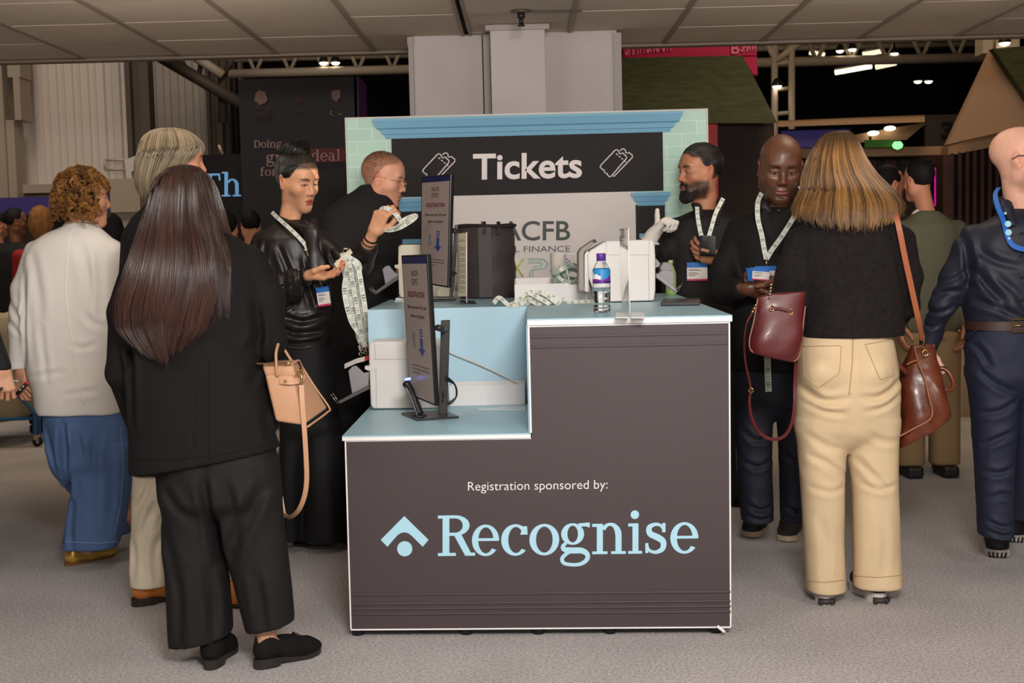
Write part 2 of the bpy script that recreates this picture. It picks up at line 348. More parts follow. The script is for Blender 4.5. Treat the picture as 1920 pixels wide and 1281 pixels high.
# ================================================================== REGISTRATION COUNTER
FA, FB = (-.655, 4.449), (.69, 4.388)
def PF(px, py): return onPl(px, py, FA, FB)
def fy(x): return FA[1]+(x-FA[0])*(FB[1]-FA[1])/(FB[0]-FA[0])
brown = mat('counter_brown', hexc(67, 57, 59), .55, var=.04, vscale=2); whit = mat('white_edge', hexc(235, 232, 230), .45)
blue = mat('counter_blue', hexc(160, 198, 212), .38, var=.02); bluep = mat('panel_blue', hexc(178, 212, 228), .5); blk = mat('black_plastic', (.012, .012, .013), .4)
ZT, ZL = 1.117, .722; YB = 6.25; YP = 5.33
ctr = thing('registration_counter', (0, 4.43, 0), 'two level brown registration counter with pale blue tops and sponsor lettering on the front', 'counter')
def pr(poly, z0, z1): return [(x, y, z0) for x, y in poly], (0, 0, z1-z0)
def fp(x, d=0): return (x, fy(x)+d)
t = .018
mb = MB().prism([(x, fy(x), z) for x, z in ((-.648, .03), (.682, .03), (.688, ZT-.022), (.006, ZT-.022), (.006, ZL-.017), (-.645, ZL-.017))], (0, t, 0))
o = mb.build('front_panel', brown, ctr)
for z in (.122, .104, .155, .085): MB().prism([(x, fy(x), zz) for x, zz in ((-.645, z-.004), (.683, z-.004), (.683, z+.004), (-.645, z+.004))], (0, -.004, 0)).build('moulding', brown, ctr, bevel=.0025)
for z in (1.055, 1.02): MB().prism([(x, fy(x), zz) for x, zz in ((.012, z-.005), (.683, z-.005), (.683, z+.005), (.012, z+.005))], (0, -.004, 0)).build('moulding', brown, ctr, bevel=.0025)
mb = MB()
def strip(x0, z0, x1, z1, w=.006):
    a = np.array([x1-x0, z1-z0]); a = a/np.linalg.norm(a)*1; n = np.array([-a[1], a[0]])*w/2
    mb.prism([(x, fy(x)-.002, z) for x, z in ((x0-n[0], z0-n[1]), (x1-n[0], z1-n[1]), (x1+n[0], z1+n[1]), (x0+n[0], z0+n[1]))], (0, .012, 0))
strip(-.648, .03, .682, .03, .005); strip(-.648, .03, -.645, ZL-.017, .005); strip(.682, .03, .689, ZT-.02, .005); strip(.004, ZL, .004, ZT-.02, .006); strip(.004, ZT-.026, .688, ZT-.026, .004); strip(-.645, ZL-.02, .004, ZL-.02, .003)
mb.build('edge_trim', whit, ctr)
side = mat('counter_side', hexc(95, 84, 84), .6)
MB().prism([(-.648, fy(-.648)+t, .03), (-.648, YB, .03), (-.648, YB, ZT-.022), (-.648, YP, ZT-.022), (-.648, YP, ZL-.017), (-.648, fy(-.648)+t, ZL-.017)], (t, 0, 0)).build('side_panel', side, ctr)
MB().prism([(.682, fy(.682)+t, .03), (.682, YB, .03), (.682, YB, ZT-.022), (.682, fy(.682)+t, ZT-.022)], (-t, 0, 0)).build('side_panel', side, ctr)
MB().box((-.63, YB-t, .03), (.664, YB, ZT-.022)).build('rear_panel', side, ctr)
MB().prism([(-.655, fy(-.655)-.008, ZL-.004), (.002, fy(.002)-.008, ZL-.004), (.002, YP, ZL-.004), (-.655, YP, ZL-.004)], (0, 0, .004)).build('lower_top', blue, ctr)
MB().prism([(-.655, fy(-.655)-.008, ZL-.017), (.003, fy(.003)-.008, ZL-.017), (.003, YP, ZL-.017), (-.655, YP, ZL-.017)], (0, 0, .0125)).build('lower_edge', whit, ctr)
up = [(.0, fy(0)-.008), (.698, fy(.698)-.008), (.712, YB+.02), (-.668, YB+.02), (-.662, YP), (.0, YP-.0)]
MB().prism([(x, y, ZT-.004) for x, y in up], (0, 0, .004)).build('upper_top', blue, ctr)
MB().prism([(x, y, ZT-.022) for x, y in up], (0, 0, .0175)).build('upper_edge', whit, ctr)
MB().box((-.662, YP-.002, ZL), (.0, YP+.012, ZT-.0)).build('back_panel', bluep, ctr)
MB().prism([(.004, fy(.004)+t, ZL), (.004, YP, ZL), (.004, YP, ZT-.022), (.004, fy(.004)+t, ZT-.022)], (-.008, 0, 0)).build('step_panel', bluep, ctr)
for px in (668, 873, 1010, 1145, 1345):
    p = PF(px, 1183); MB().cyl((p[0], p[1]+.045, 0), (p[0], p[1]+.045, .032), .022, 16).build('foot', blk, ctr)
e = PF(1351, 1178); MB().tube(spline([e+np.array(q) for q in ((-.012, -.004, .008), (.0, -.01, .0), (.012, -.008, -.012))], 8), .006, 6).build('tape_end', whit, ctr)
bl = mat('print_blue', hexc(168, 213, 230), .5); wp = mat('print_white', hexc(238, 234, 232), .5)
def cpx(u, v): return PF(620+u/2.4615, 780+v/2.4615)+np.array([0, -.0015, 0])
xh = 143.
adv = [(495, 667), (652, 778), (787, 912), (917, 1055), (1058, 1197), (1207, 1362), (1373, 1437), (1449, 1555), (1567, 1697)]
adv = [((a-495)/xh, (b-495)/xh) for a, b in adv]
slab_text('sponsor_lettering', 'Recognise', lambda u, v: cpx(495+u*xh, 647-u*xh*.0125-v*xh), bl, ctr, adv)
ch = [(340, 462), (452, 572), (425, 604), (372, 551), (357, 541), (340, 537), (323, 541), (308, 551), (262, 604), (231, 572)]
mb = MB(); 
for a in ((0, 1, 2, 3, 4, 5), (0, 5, 6, 7, 8, 9)): mb.add([cpx(*ch[i]) for i in a], [tuple(range(len(a)))])
mb.build('sponsor_emblem', bl, ctr)
mb = MB(); mb.add([cpx(342+35*math.cos(a*pi/18), 613+35*math.sin(a*pi/18)) for a in range(36)], [tuple(range(36))]); mb.build('sponsor_emblem', bl, ctr)
text('Registration sponsored by:', (877.5, 904, 925.5, 1139, 901, 921.5), PF, wp, ctr, 'lettering', bold=-.008, depth=.001)
# ================================================================== TICKETS BACKDROP
YK = 6.95
def PK(px, py): return onY(px, py, YK)
bd = thing('ticket_backdrop', (-.05, YK, 0), 'tall printed board headed Tickets with pale green brick pattern and blue cornice behind the counter', 'backdrop')
m, nt, b = nodes_mat('mint_brick'); tc = nt.nodes.new('ShaderNodeTexCoord'); mp = nt.nodes.new('ShaderNodeMapping')
mp.inputs['Rotation'].default_value = (pi/2, 0, 0); mp.inputs['Location'].default_value = (.02, .037, 0)
br = nt.nodes.new('ShaderNodeTexBrick'); br.inputs['Scale'].default_value = 1; br.inputs['Brick Width'].default_value = .158; br.inputs['Row Height'].default_value = .068; br.inputs['Mortar Size'].default_value = .0032; br.inputs['Mortar Smooth'].default_value = .3
br.inputs['Color1'].default_value = (*hexc(160, 196, 181), 1); br.inputs['Color2'].default_value = (*hexc(168, 203, 188), 1); br.inputs['Mortar'].default_value = (*hexc(194, 222, 210), 1)
bp = nt.nodes.new('ShaderNodeBump'); bp.inputs['Strength'].default_value = .5; bp.inputs['Distance'].default_value = .004; bp.invert = True
nt.links.new(tc.outputs['Object'], mp.inputs[0]); nt.links.new(mp.outputs[0], br.inputs[0]); nt.links.new(br.outputs[0], b.inputs['Base Color']); nt.links.new(br.outputs[1], bp.inputs['Height']); nt.links.new(bp.outputs[0], b.inputs['Normal']); b.inputs['Roughness'].default_value = .45
tl, tr = PK(650, 223), PK(1325.5, 207)
xl_, xr_ = PK(652, 300)[0], PK(1325.5, 300)[0]; zt_ = (tl[2]+tr[2])/2
MB().box((xl_, YK, .02), (xr_, YK+.07, zt_)).build('brick_board', m, bd)
MB().box((xl_-.008, YK-.004, 0), (xl_, YK+.074, zt_+.008)).box((xr_, YK-.004, 0), (xr_+.008, YK+.074, zt_+.008)).box((xl_, YK-.004, zt_), (xr_, YK+.074, zt_+.008)).build('board_frame', mat('board_frame', hexc(190, 185, 180), .4), bd)
corn = mat('cornice_blue', hexc(108, 164, 194), .5)
def cornice(name, x0, x1, z0, z1, ov, prof):
    """moulded ledge: prof = (height fraction, outward fraction)"""
    V = []; F = []
    for (h, q) in prof:
        d = ov*q; z = z0+(z1-z0)*h; V += [(x0-d, YK, z), (x0-d, YK-.006-d*.45, z), (x1+d, YK-.006-d*.45, z), (x1+d, YK, z)]
    n = len(prof)
    for i in range(n-1):
        for j in range(3): F.append((i*4+j, i*4+j+1, i*4+5+j, i*4+4+j))
    F += [(0, 1, 2, 3), tuple((n-1)*4+j for j in range(4))]
    return MB().add(V, F).build(name, corn, bd)
c0, c1 = PK(722, 262), PK(1258, 246); top = PK(990, 217)[2]; bot = PK(990, 254)[2]
cornice('cornice', PK(724, 262)[0], PK(1256, 246)[0], bot, top, .068, [(0, 0), (.2, .12), (.22, .3), (.45, .42), (.5, .58), (.52, .72), (.85, .95), (.87, 1), (1, 1)])
zb, zs = PK(990, 364)[2], PK(990, 254)[2]
MB().box((PK(735, 300)[0], YK-.005, zb), (PK(1243, 300)[0], YK, zs)).build('sign_panel', mat('sign_black', hexc(24, 18, 18), .6, spec=.3), bd)
text('Tickets', (887, 289, 338, 1091, 284, 334), PK, mat('sign_white', hexc(225, 215, 215), .5), bd, 'lettering', bold=.022, depth=.002, off=.006)
def tick(u, v, dx, dy): return PK(640+(u+dx)/2.743, 200+(v+dy)/2.743)+np.array([0, -.007, 0])
iw = MATS['sign_white']
def icon(dx, dy):
    mb = MB()
    def ln(pts, closed=False, r=.0035):
        P = [tick(u, v, dx, dy) for u, v in pts]; mb.tube(P+([P[0]] if closed else []), r, 6, flat=1, smooth=False)
    ln([(1330, 312), (1336, 300), (1408, 224), (1418, 222), (1427, 231), (1427, 240), (1438, 243), (1446, 238), (1466, 258), (1466, 266), (1388, 358), (1380, 362), (1368, 352), (1366, 342), (1358, 344), (1350, 333), (1354, 326), (1346, 326)], True)
    ln([(1396, 359), (1404, 357), (1496, 262), (1497, 252), (1478, 236), (1470, 240), (1461, 236), (1462, 227), (1452, 217), (1442, 219), (1433, 228)])
    for a in range(4): ln([(1412+a*14, 242+a*12), (1420+a*14, 248.5+a*12)])
    mb.build('ticket_icon', iw, bd)
icon(0, 0); icon(-912, 21)
zc = PK(1010, 480)[2]
MB().box((PK(835, 400)[0], YK-.004, PK(1010, 620)[2]), (PK(1192, 400)[0], YK, zb)).build('white_panel', mat('panel_white', hexc(206, 198, 194), .5, var=.02), bd)
for s_, (a, b_, w0) in enumerate(((748, 834, 0), (1192, 1247, 0))):
    MB().box((PK(a, 420)[0], YK-.005, .3), (PK(b_, 420)[0], YK, PK(1000, 389)[2])).build('pillar_panel', MATS['sign_black'], bd)
    cornice('ledge', PK(a+4, 400)[0], PK(b_-2, 400)[0], PK(1000, 391)[2], PK(1000, 366)[2], .035, [(0, 0), (.3, .2), (.32, .45), (.7, .8), (.72, 1), (1, 1)])
    MB().box((PK(a+6, 420)[0], YK-.018, PK(1000, 452)[2]), (PK(b_-30, 420)[0], YK-.005, PK(1000, 443)[2])).build('ledge', corn, bd)
dg_ = mat('logo_green', hexc(38, 52, 40), .5); dgr = mat('logo_grey', hexc(80, 74, 70), .5)
text('NACFB', (902, 415, 452, 1069, 413, 451), PK, dg_, bd, 'lettering', bold=.012, depth=.001, off=.005)
text('COMMERCIAL FINANCE', (840, 463, 474, 1069, 460, 472), PK, dgr, bd, 'lettering', depth=.001, off=.005)
def lg(u, v): return PK(640+u/2.743, 200+v/2.743)+np.array([0, -.0065, 0])
mb = MB()
mb.tube([lg(872, 782), lg(935, 875)], .017, 4, flat=.2).tube([lg(935, 782), lg(872, 875)], .017, 4, flat=.2).build('lettering', mat('logo_lime', hexc(196, 196, 40), .5), bd)
mb = MB()
mb.tube([lg(800, 785), lg(800, 872)], .012, 4, flat=.2)
for v in (788, 828, 868): mb.tube([lg(800, v), lg(856, v)], .01, 4, flat=.2)
mb.build('lettering', mat('logo_orange', hexc(200, 150, 40), .5), bd)
mb = MB()
mb.tube(spline([lg(*q) for q in ((962, 783), (1030, 783), (1056, 800), (1058, 815), (1040, 832), (985, 838), (970, 850), (970, 872))], 24), .011, 4, flat=.2)
mb.tube(spline([lg(*q) for q in ((962, 803), (1020, 803), (1034, 811), (1022, 820), (985, 824))], 16), .01, 4, flat=.2)
mb.tube([lg(962, 793), lg(1030, 793)], .004, 4, flat=.3); mb.tube([lg(985, 838), lg(985, 872)], .01, 4, flat=.2)
mb.build('lettering', mat('logo_mint', hexc(140, 190, 178), .5), bd)
mb = MB(); cx, cy = 1127, 824
for r_, a0, a1 in ((55, 20, 160), (55, 200, 340), (40, 110, 250), (40, 290, 430), (24, 0, 180)):
    mb.tube([lg(cx+r_*math.cos(math.radians(a)), cy+r_*.9*math.sin(math.radians(a))) for a in range(a0, a1+1, 10)], .01, 4, flat=.2)
mb.build('lettering', mat('logo_blue', hexc(48, 100, 168), .5), bd)
# ================================================================== FAR HALL
def pb(mb, x0, y0, x1, y1, Y, d):
    """box whose front face (plane Y) spans a pixel rectangle"""
    a, b = onY(x0, (y0+y1)/2, Y), onY(x1, (y0+y1)/2, Y); t, u = onY((x0+x1)/2, y0, Y), onY((x0+x1)/2, y1, Y)
    return mb.box((a[0], Y, max(u[2], 0)), (b[0], Y+d, t[2]))
def pp(mb, pts, Y, d): return mb.prism([onY(x, y, Y) for x, y in pts], (0, d, 0))
def pt(mb, pts, Y, r, n=8): return mb.tube([onY(x, y, Y) for x, y in pts], r, n)
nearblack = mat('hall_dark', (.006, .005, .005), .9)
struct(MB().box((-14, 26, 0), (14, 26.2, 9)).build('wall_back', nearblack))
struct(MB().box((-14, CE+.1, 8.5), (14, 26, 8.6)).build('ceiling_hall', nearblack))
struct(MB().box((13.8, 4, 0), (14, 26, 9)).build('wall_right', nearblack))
clad = mat('cladding', hexc(192, 180, 170), .55, var=.04, vscale=1)
def cladding(name, pxa, pxb, ytop, ybot, Y, period=.17, dep=.035):
    a, b = onY(pxa, 250, Y)[0], onY(pxb, 250, Y)[0]; z0 = onY((pxa+pxb)/2, ybot, Y)[2]; z1 = onY((pxa+pxb)/2, ytop, Y)[2]
    xs = []; x = a; 
    while x < b: xs += [(x, 0), (x+period*.35, 0), (x+period*.45, dep), (x+period*.9, dep)]; x += period
    P = [(q, Y-d) for q, d in xs if q <= b]
    V = [(x, y, z0) for x, y in P]+[(x, y, z1) for x, y in P]; n = len(P)
    V += [(P[-1][0], Y+.08, z0), (P[0][0], Y+.08, z0), (P[-1][0], Y+.08, z1), (P[0][0], Y+.08, z1)]
    F = [(i, i+1, n+i+1, n+i) for i in range(n-1)]+[(2*n+1, 2*n, 2*n+2, 2*n+3), (0, n, 2*n+3, 2*n+1), (n-1, 2*n, 2*n+2, 2*n-1)]
    return struct(MB().add(V, F).build(name, clad))
cladding('wall_left', -120, 246, 20, 350, 14)
cladding('wall_left_middle', 286, 398, 60, 400, 17, .19)
cladding('wall_left_far', 424, 470, 60, 400, 20, .2)
ledge = mat('ledge_beige', hexc(150, 136, 120), .6); steel = mat('steel_dark', hexc(70, 60, 52), .6); pale = mat('truss_pale', hexc(170, 156, 140), .5)
struct(pb(MB(), -120, 346, 250, 362, 13.6, .5).build('trim_6', ledge))
struct(pb(MB(), -120, 362, 250, 860, 13.9, .2).build('wall_left_base', mat('base_wall', hexc(150, 132, 112), .7)))
mb = MB(); pb(mb, -60, 0, 12, 620, 13.4, .3); pb(mb, 12, 60, 36, 145, 13.4, .3); pb(mb, 26, 145, 38, 225, 13.4, .3); pb(mb, 12, 225, 36, 620, 13.45, .25)
struct(mb.build('trim_7', ledge))
for i, (a, b, Y) in enumerate(((246, 290, 13.8), (396, 424, 16.8), (440, 452, 19.5))):
    mb = MB(); w_ = b-a
    pb(mb, a, -20, a+w_*.22, 860, Y, .12); pb(mb, a+w_*.22, -20, a+w_*.62, 860, Y+.08, .03); pb(mb, a+w_*.62, -20, b, 860, Y, .2)
    struct(mb.build('trim_%d' % (8+i), steel if i != 1 else mat('steel_brown', hexc(88, 76, 64), .6)))
def truss(name, xa, ya, xb, yb, hgt, Y, r, cells, label):
    t = thing(name, onY((xa+xb)/2, (ya+yb)/2, Y), label, 'truss')
    pt(MB(), [(xa, ya), (xb, yb)], Y, r).build('chord', pale, t); pt(MB(), [(xa, ya-hgt), (xb, yb-hgt)], Y, r*.8).build('chord', pale, t)
    pt(MB(), [(xa, ya-hgt*.35), (xb, yb-hgt*.35)], Y+.6, r*.6).build('chord', pale, t)
    for i in range(cells):
        u0, u1, u2 = i/cells, (i+.5)/cells, (i+1)/cells
        f = lambda u, k: (xa+(xb-xa)*u, ya+(yb-ya)*u-hgt*k)
        for (a, b) in ((f(u0, 0), f(u1, 1)), (f(u1, 1), f(u2, 0))):
            pt(MB(), [a, b], Y+.02, r*.45, 6).build('web', pale, t)
    return t
truss('roof_truss', 415, 139, 800, 129, 75, 16, .055, 6, 'pale tubular roof truss crossing above the dark banner stand on the left')
truss('roof_truss', 1400, 118, 1860, 107, 75, 15, .055, 7, 'pale tubular roof truss crossing high on the right above the wooden booth')
t = thing('roof_brace', onY(380, 150, 15), 'dark sloping lattice roof brace descending beside the corrugated wall', 'brace')
mb = MB(); pt(mb, [(290, 100), (470, 205)], 15, .07).build('beam', steel, t)
pt(MB(), [(362, 104), (418, 141)], 15, .055).build('beam', pale, t); pt(MB(), [(418, 90), (418, 230)], 15.2, .06).build('post', steel, t)
for a, b in (((380, 100), (372, 146)), ((420, 140), (445, 95)), ((330, 92), (352, 136))): pt(MB(), [a, b], 15.1, .03).build('web', steel, t)
# lattice mast on the right
t = thing('lattice_mast', onY(1470, 560, 13.4), 'pale ladder shaped lattice mast standing beside the green pitched roof', 'mast')
for x in (1452, 1484): pt(MB(), [(x, 60), (x+2, 708)], 13.4, .035).build('post', pale, t)
for y in (120, 168, 214, 260): pt(MB(), [(1452, y), (1486, y-3)], 13.4, .022).build('rung', pale, t)
pt(MB(), [(1450, 118), (1500, 80)], 13.4, .035).build('brace', pale, t); pt(MB(), [(1440, 85), (1456, 118)], 13.4, .03).build('brace', pale, t)
def lamp(name, x, y, Y, r, label, col=(1, .87, .62), e=9, group=None, up=60):
    t = thing(name, onY(x, y, Y), label, 'light', group); p = onY(x, y, Y)
    MB().lathe([(r*.5, -r*.2), (r*1.1, 0), (r*1.0, r*.5), (r*.6, r*1.3), (r*.2, r*1.6)], p, 14).build('housing', MATS['dark_metal'], t)
    MB().lathe([(r*.2, -r*.6), (r*.7, -r*.45), (r*.95, -r*.1), (r*.9, .0)], p, 14).build('bulb', mat('bulb_%s' % str(e), col, .5, emit=e), t)
    pt(MB(), [(x, y), (x-2, y-up)], Y, .012).build('bracket', MATS['dark_metal'], t)
for x, y, w_ in ((1575, 95, 'leftmost'), (1598, 92, 'second from the left'), (1677, 100, 'rightmost')):
    lamp('spotlight', x, y, 15, .045, 'small glowing spotlight under the right roof truss, %s of its three' % w_, group='spotlights on the right truss')
for x, y, w_ in ((607, 117, 'left'), (629, 117, 'right')):
    lamp('spotlight', x, y, 16, .055, 'small glowing spotlight on the left roof truss, %s of the pair' % w_, group='spotlights on the left truss')
lamp('spotlight', 1457, 161, 13.34, .05, 'small warm spotlight clipped to the lattice mast', e=7, up=8)
lamp('spotlight', 1884, 80, 11.42, .05, 'small warm spotlight at the top right above the pale gable', e=7, up=14)
for x, w_ in ((1721, 'left'), (1741, 'right')):
    lamp('pendant_light', x, 152, 20, .062, 'warm round pendant light far off in the dark hall, %s of the pair' % w_, e=7, group='far pendant lights', up=560)
for i, (x0, y0, x1, y1, w_) in enumerate(((1566, 136, 1634, 124, 'long and bright'), (1642, 126, 1680, 118, 'short and dim'), (1518, 98, 1546, 103, 'short and left'), (1618, 102, 1652, 96, 'short and central'))):
    t = thing('tube_light', onY(x0, y0, 15.5), 'slanting tube light hung below the right truss, '+w_, 'light', 'tube lights in the right roof')
    pt(MB(), [(x0, y0-3), (x1, y1-3)], 15.5, .035).build('housing', pale, t)
    pt(MB(), [(x0, y0), (x1, y1)], 15.48, .03).build('tube', mat('tube_%d' % (i == 0), (1, .86, .6), .5, emit=2.6 if i == 0 else 1.2), t)
# dark banner tower
navy = mat('banner_navy', hexc(14, 12, 20), .6); pinkish = mat('banner_text', hexc(150, 118, 118), .6); dim = mat('banner_mark', hexc(110, 84, 84), .6)
T_ = thing('banner_tower', onY(560, 560, 10.5), 'tall dark exhibition banner tower with pale slogan behind the woman with a bun', 'banner')
mb = MB(); a, b = onY(452, 300, 10.5), onY(668, 300, 10.5); z1 = onY(560, 146, 10.5)[2]
mb.box((a[0], 10.5, 0), (b[0], 11.2, z1)).build('body', navy, T_)
MB().prism([onY(669, 143, 10.5), onY(685, 158, 11.1), onY(685, 230, 11.1)-np.array([0, 0, .5]), onY(669, 230, 10.5)-np.array([0, 0, .5])], (.01, 0, 0)).build('side_panel', mat('banner_purple', hexc(70, 30, 84), .6), T_)
def PB(x, y): return onY(x, y, 10.49)
def psl(s, x0, yb, xh_, tilt, m, nm='lettering', parent=None, P=PB): slab_text(nm, s, lambda u, v: P(x0+u*xh_, yb-v*xh_-u*xh_*tilt), m, parent)
psl('Doing', 476, 277, 10.5, .01, pinkish, parent=T_); psl('great', 499, 306, 16, .01, pinkish, parent=T_); psl('for', 488, 330, 12, .01, pinkish, parent=T_)
pb(MB(), 576, 278, 651, 305, 10.47, .02).build('red_stripe', mat('banner_red', hexc(84, 18, 26), .6), T_)
psl('deal', 584, 302, 15.5, .01, pinkish, parent=T_, P=lambda x, y: onY(x, y, 10.465))
mb = MB()
def blob(x, y, r, pts=None, n=14, P=PB):
    mb.add([P(x+r*math.cos(2*pi*i/n)*(1+.18*math.sin(i*2.3)), y+r*1.1*math.sin(2*pi*i/n)*(1+.15*math.cos(i*3.1))) for i in range(n)], [tuple(range(n))])
blob(489, 183, 12); mb.build('emblem', dim, T_)
mb = MB(); mb.add([PB(x, y) for x, y in ((621, 172), (629, 169), (638, 169), (638, 182), (630, 191), (622, 184))], [tuple(range(6))]); mb.build('emblem', dim, T_)
text('TEAM GB', (473, 199, 508, 205), PB, mat('banner_dim', hexc(66, 40, 46), .6), T_, depth=.001)
mb = MB()
for i in range(5): x, y = 480+i*6, 216+(i % 2)*3; mb.tube([PB(x+4*math.cos(k*pi/5), y+4*math.sin(k*pi/5)) for k in range(10)], .004, 4, closed=True)
mb.build('rings', MATS['banner_dim'], T_)
mb = MB(); mb.add([PB(x, y) for x, y in ((551, 192), (558, 174), (567, 192))], [(0, 1, 2)]); mb.build('emblem', mat('banner_dimred', hexc(56, 12, 20), .6), T_)
text('NatWest', (546, 204, 572, 210), PB, MATS['banner_dim'], T_, depth=.001); text('Paralympics GB', (608, 197, 649, 201), PB, MATS['banner_dim'], T_, depth=.001)
mb = MB(); pt(mb, [(622, 207), (620, 214), (628, 219)], 10.49, .008); pt(mb, [(634, 214), (642, 215)], 10.49, .008); mb.build('emblem', dim, T_)
# dark screen reading The
T_ = thing('display_screen', onY(420, 560, 11.5), 'dark glossy display screen with blue serif lettering beside the banner tower', 'screen')
pb(MB(), 330, 290, 470, 860, 11.5, .2).build('body', mat('screen_dark', hexc(22, 17, 20), .3), T_)
psl('The', 374, 369, 33, .01, mat('screen_blue', hexc(110, 170, 225), .5, emit=.35), parent=T_, P=lambda x, y: onY(x, y, 11.49))
pt(MB(), [(418, 290), (410, 272)], 11.55, .012).build('clip_lamp', pale, T_)
T_ = thing('exhibition_stand', onY(120, 620, 12.8), 'low exhibition stand with a purple band and beige end under the corrugated wall', 'stand')
pb(MB(), -120, 370, 206, 404, 12.8, .3).build('purple_band', mat('stand_purple', hexc(56, 44, 110), .6), T_)
pb(MB(), 206, 335, 262, 398, 12.7, .4).build('end_panel', ledge, T_); pb(MB(), -120, 404, 262, 860, 12.95, .2).build('back_board', mat('stand_back', hexc(40, 32, 30), .7), T_)
pb(MB(), 200, 398, 270, 440, 12.8, .1).build('counter', pale, T_)
T_ = thing('projector_bracket', onY(230, 310, 13.5), 'pale bracket with a small white device on the ledge by the steel column', 'bracket')
for y in (300, 318): pt(MB(), [(197, y), (240, y)], 13.5, .014).build('rail', pale, T_)
pt(MB(), [(197, 300), (197, 318)], 13.5, .014).build('rail', pale, T_)
pp(MB(), [(233, 300), (255, 292), (256, 318), (246, 322), (250, 350), (240, 350), (236, 322)], 13.45, .15).build('device', mat('device_white', hexc(190, 182, 172), .5), T_)
# red sign, green roofed stand
magenta = mat('sign_magenta', hexc(176, 16, 70), .5, emit=.06); signpink = mat('sign_pink', hexc(220, 120, 150), .5)
T_ = thing('hanging_sign', onY(1290, 95, 11.3), 'magenta hanging sign with pale lettering cut off by the low ceiling on the right', 'sign')
pp(MB(), [(1170, 52), (1418, 46), (1419, 106), (1170, 110)], 11.3, .15).build('board', magenta, T_)
pp(MB(), [(1391, 104), (1419, 104), (1421, 141), (1412, 139)], 11.3, .1).build('tail', magenta, T_)
for x in (1190, 1400): pt(MB(), [(x, 60), (x, -900)], 11.38, .008).build('wire', MATS['dark_metal'], T_)
PS = lambda x, y: onY(x, y, 11.29)
text('SHAWBROOK', (1172, 62, 105, 1259, 58, 95), PS, signpink, T_, depth=.002, bold=.01)
text('B', (1371, 80, 1386, 101), PS, signpink, T_, depth=.002, bold=.02); text('SHAW', (1389, 78, 1419, 97), PS, signpink, T_, depth=.002, bold=.02)
green = mat('roof_green', hexc(44, 48, 24), .85, col2=hexc(58, 62, 32), vscale=14, stretch=(.6, 1, 2.2), bump=.3, bscale=20)
T_ = thing('house_stand', onY(1300, 560, 10.3), 'house shaped stand with green pitched roof and dark brick wall behind the bearded man', 'stand')
mb = MB(); A_ = [onY(x, y, Y) for x, y, Y in ((1120, 112, 10.9), (1394, 107, 10.9), (1458, 231, 10.2), (1110, 231, 10.2))]
mb.prism(A_, (0, .12, .03)).build('roof', green, T_)
m, nt, b = nodes_mat('dark_brick'); tc = nt.nodes.new('ShaderNodeTexCoord'); mp = nt.nodes.new('ShaderNodeMapping'); mp.inputs['Rotation'].default_value = (pi/2, 0, 0)
br = nt.nodes.new('ShaderNodeTexBrick'); br.inputs['Scale'].default_value = 1; br.inputs['Brick Width'].default_value = .22; br.inputs['Row Height'].default_value = .07; br.inputs['Mortar Size'].default_value = .005
br.inputs['Color1'].default_value = (*hexc(44, 26, 20), 1); br.inputs['Color2'].default_value = (*hexc(34, 20, 16), 1); br.inputs['Mortar'].default_value = (*hexc(24, 15, 12), 1)
nt.links.new(tc.outputs['Object'], mp.inputs[0]); nt.links.new(mp.outputs[0], br.inputs[0]); nt.links.new(br.outputs[0], b.inputs['Base Color']); b.inputs['Roughness'].default_value = .8
a, b_ = onY(1200, 300, 10.45)[0], onY(1452, 300, 10.45)[0]
MB().box((a, 10.45, 0), (b_, 10.7, onY(1330, 228, 10.45)[2])).build('brick_wall', m, T_)
a, b_ = onY(1322, 300, 10.3)[0], onY(1346, 300, 10.3)[0]
MB().box((a, 10.3, 0), (b_, 10.42, onY(1330, 229, 10.3)[2])).build('red_post', mat('post_red', hexc(185, 18, 26), .5), T_)
# wooden booth on the right
wood = mat('canopy_wood', hexc(150, 116, 84), .6, var=.08, vscale=4, stretch=(1, 6, 6)); dwood = mat('booth_wood', hexc(62, 34, 26), .6)
T_ = thing('wooden_booth', onY(1690, 560, 12), 'wooden exhibition booth with a flat lit canopy, shelf and dark slatted end', 'booth')
P4 = [onY(x, y, Y) for x, y, Y in ((1459, 238, 11), (1734, 229, 11), (1734, 222, 13), (1459, 233, 13))]
mb = MB().prism(P4, (0, 0, .035)); mb.build('canopy', wood, T_)
pp(MB(), [(1595, 254), (1730, 230), (1734, 233), (1700, 262), (1600, 268)], 11.9, .05).build('soffit', wood, T_)
for x, y in ((1637, 250), (1668, 241)):
    p = onY(x, y, 11.85); MB().tube([p, p+np.array([0, -.02, 0])], [.05, .05], 16, flat=.42).build('downlight', mat('downlight', (1, .9, .7), .5, emit=8), T_)
pp(MB(), [(1500, 279), (1778, 274), (1778, 290), (1500, 296)], 12, .2).build('beam', wood, T_)
pp(MB(), [(1778, 274), (1930, 234), (1930, 262), (1778, 292)], 11.6, .2).build('beam', wood, T_)
pb(MB(), 1778, 285, 1935, 860, 11.7, .1).build('slat_wall', mat('booth_back', hexc(28, 14, 12), .7), T_)
mb = MB()
for i in range(11): pb(mb, 1782+i*14, 288-i*2, 1788+i*14, 860, 11.6, .08)
mb.build('slats', dwood, T_); pb(MB(), 1768, 290, 1786, 860, 11.5, .2).build('corner_post', dwood, T_)
pb(MB(), 1500, 296, 1770, 860, 12.6, .1).build('back_wall', mat('booth_inner', hexc(66, 48, 38), .7), T_)
pb(MB(), 1500, 336, 1770, 342, 12.3, .2).build('shelf', wood, T_)
bc = [hexc(60, 14, 16), hexc(20, 14, 16), hexc(36, 30, 40), hexc(70, 30, 24), hexc(24, 20, 26)]
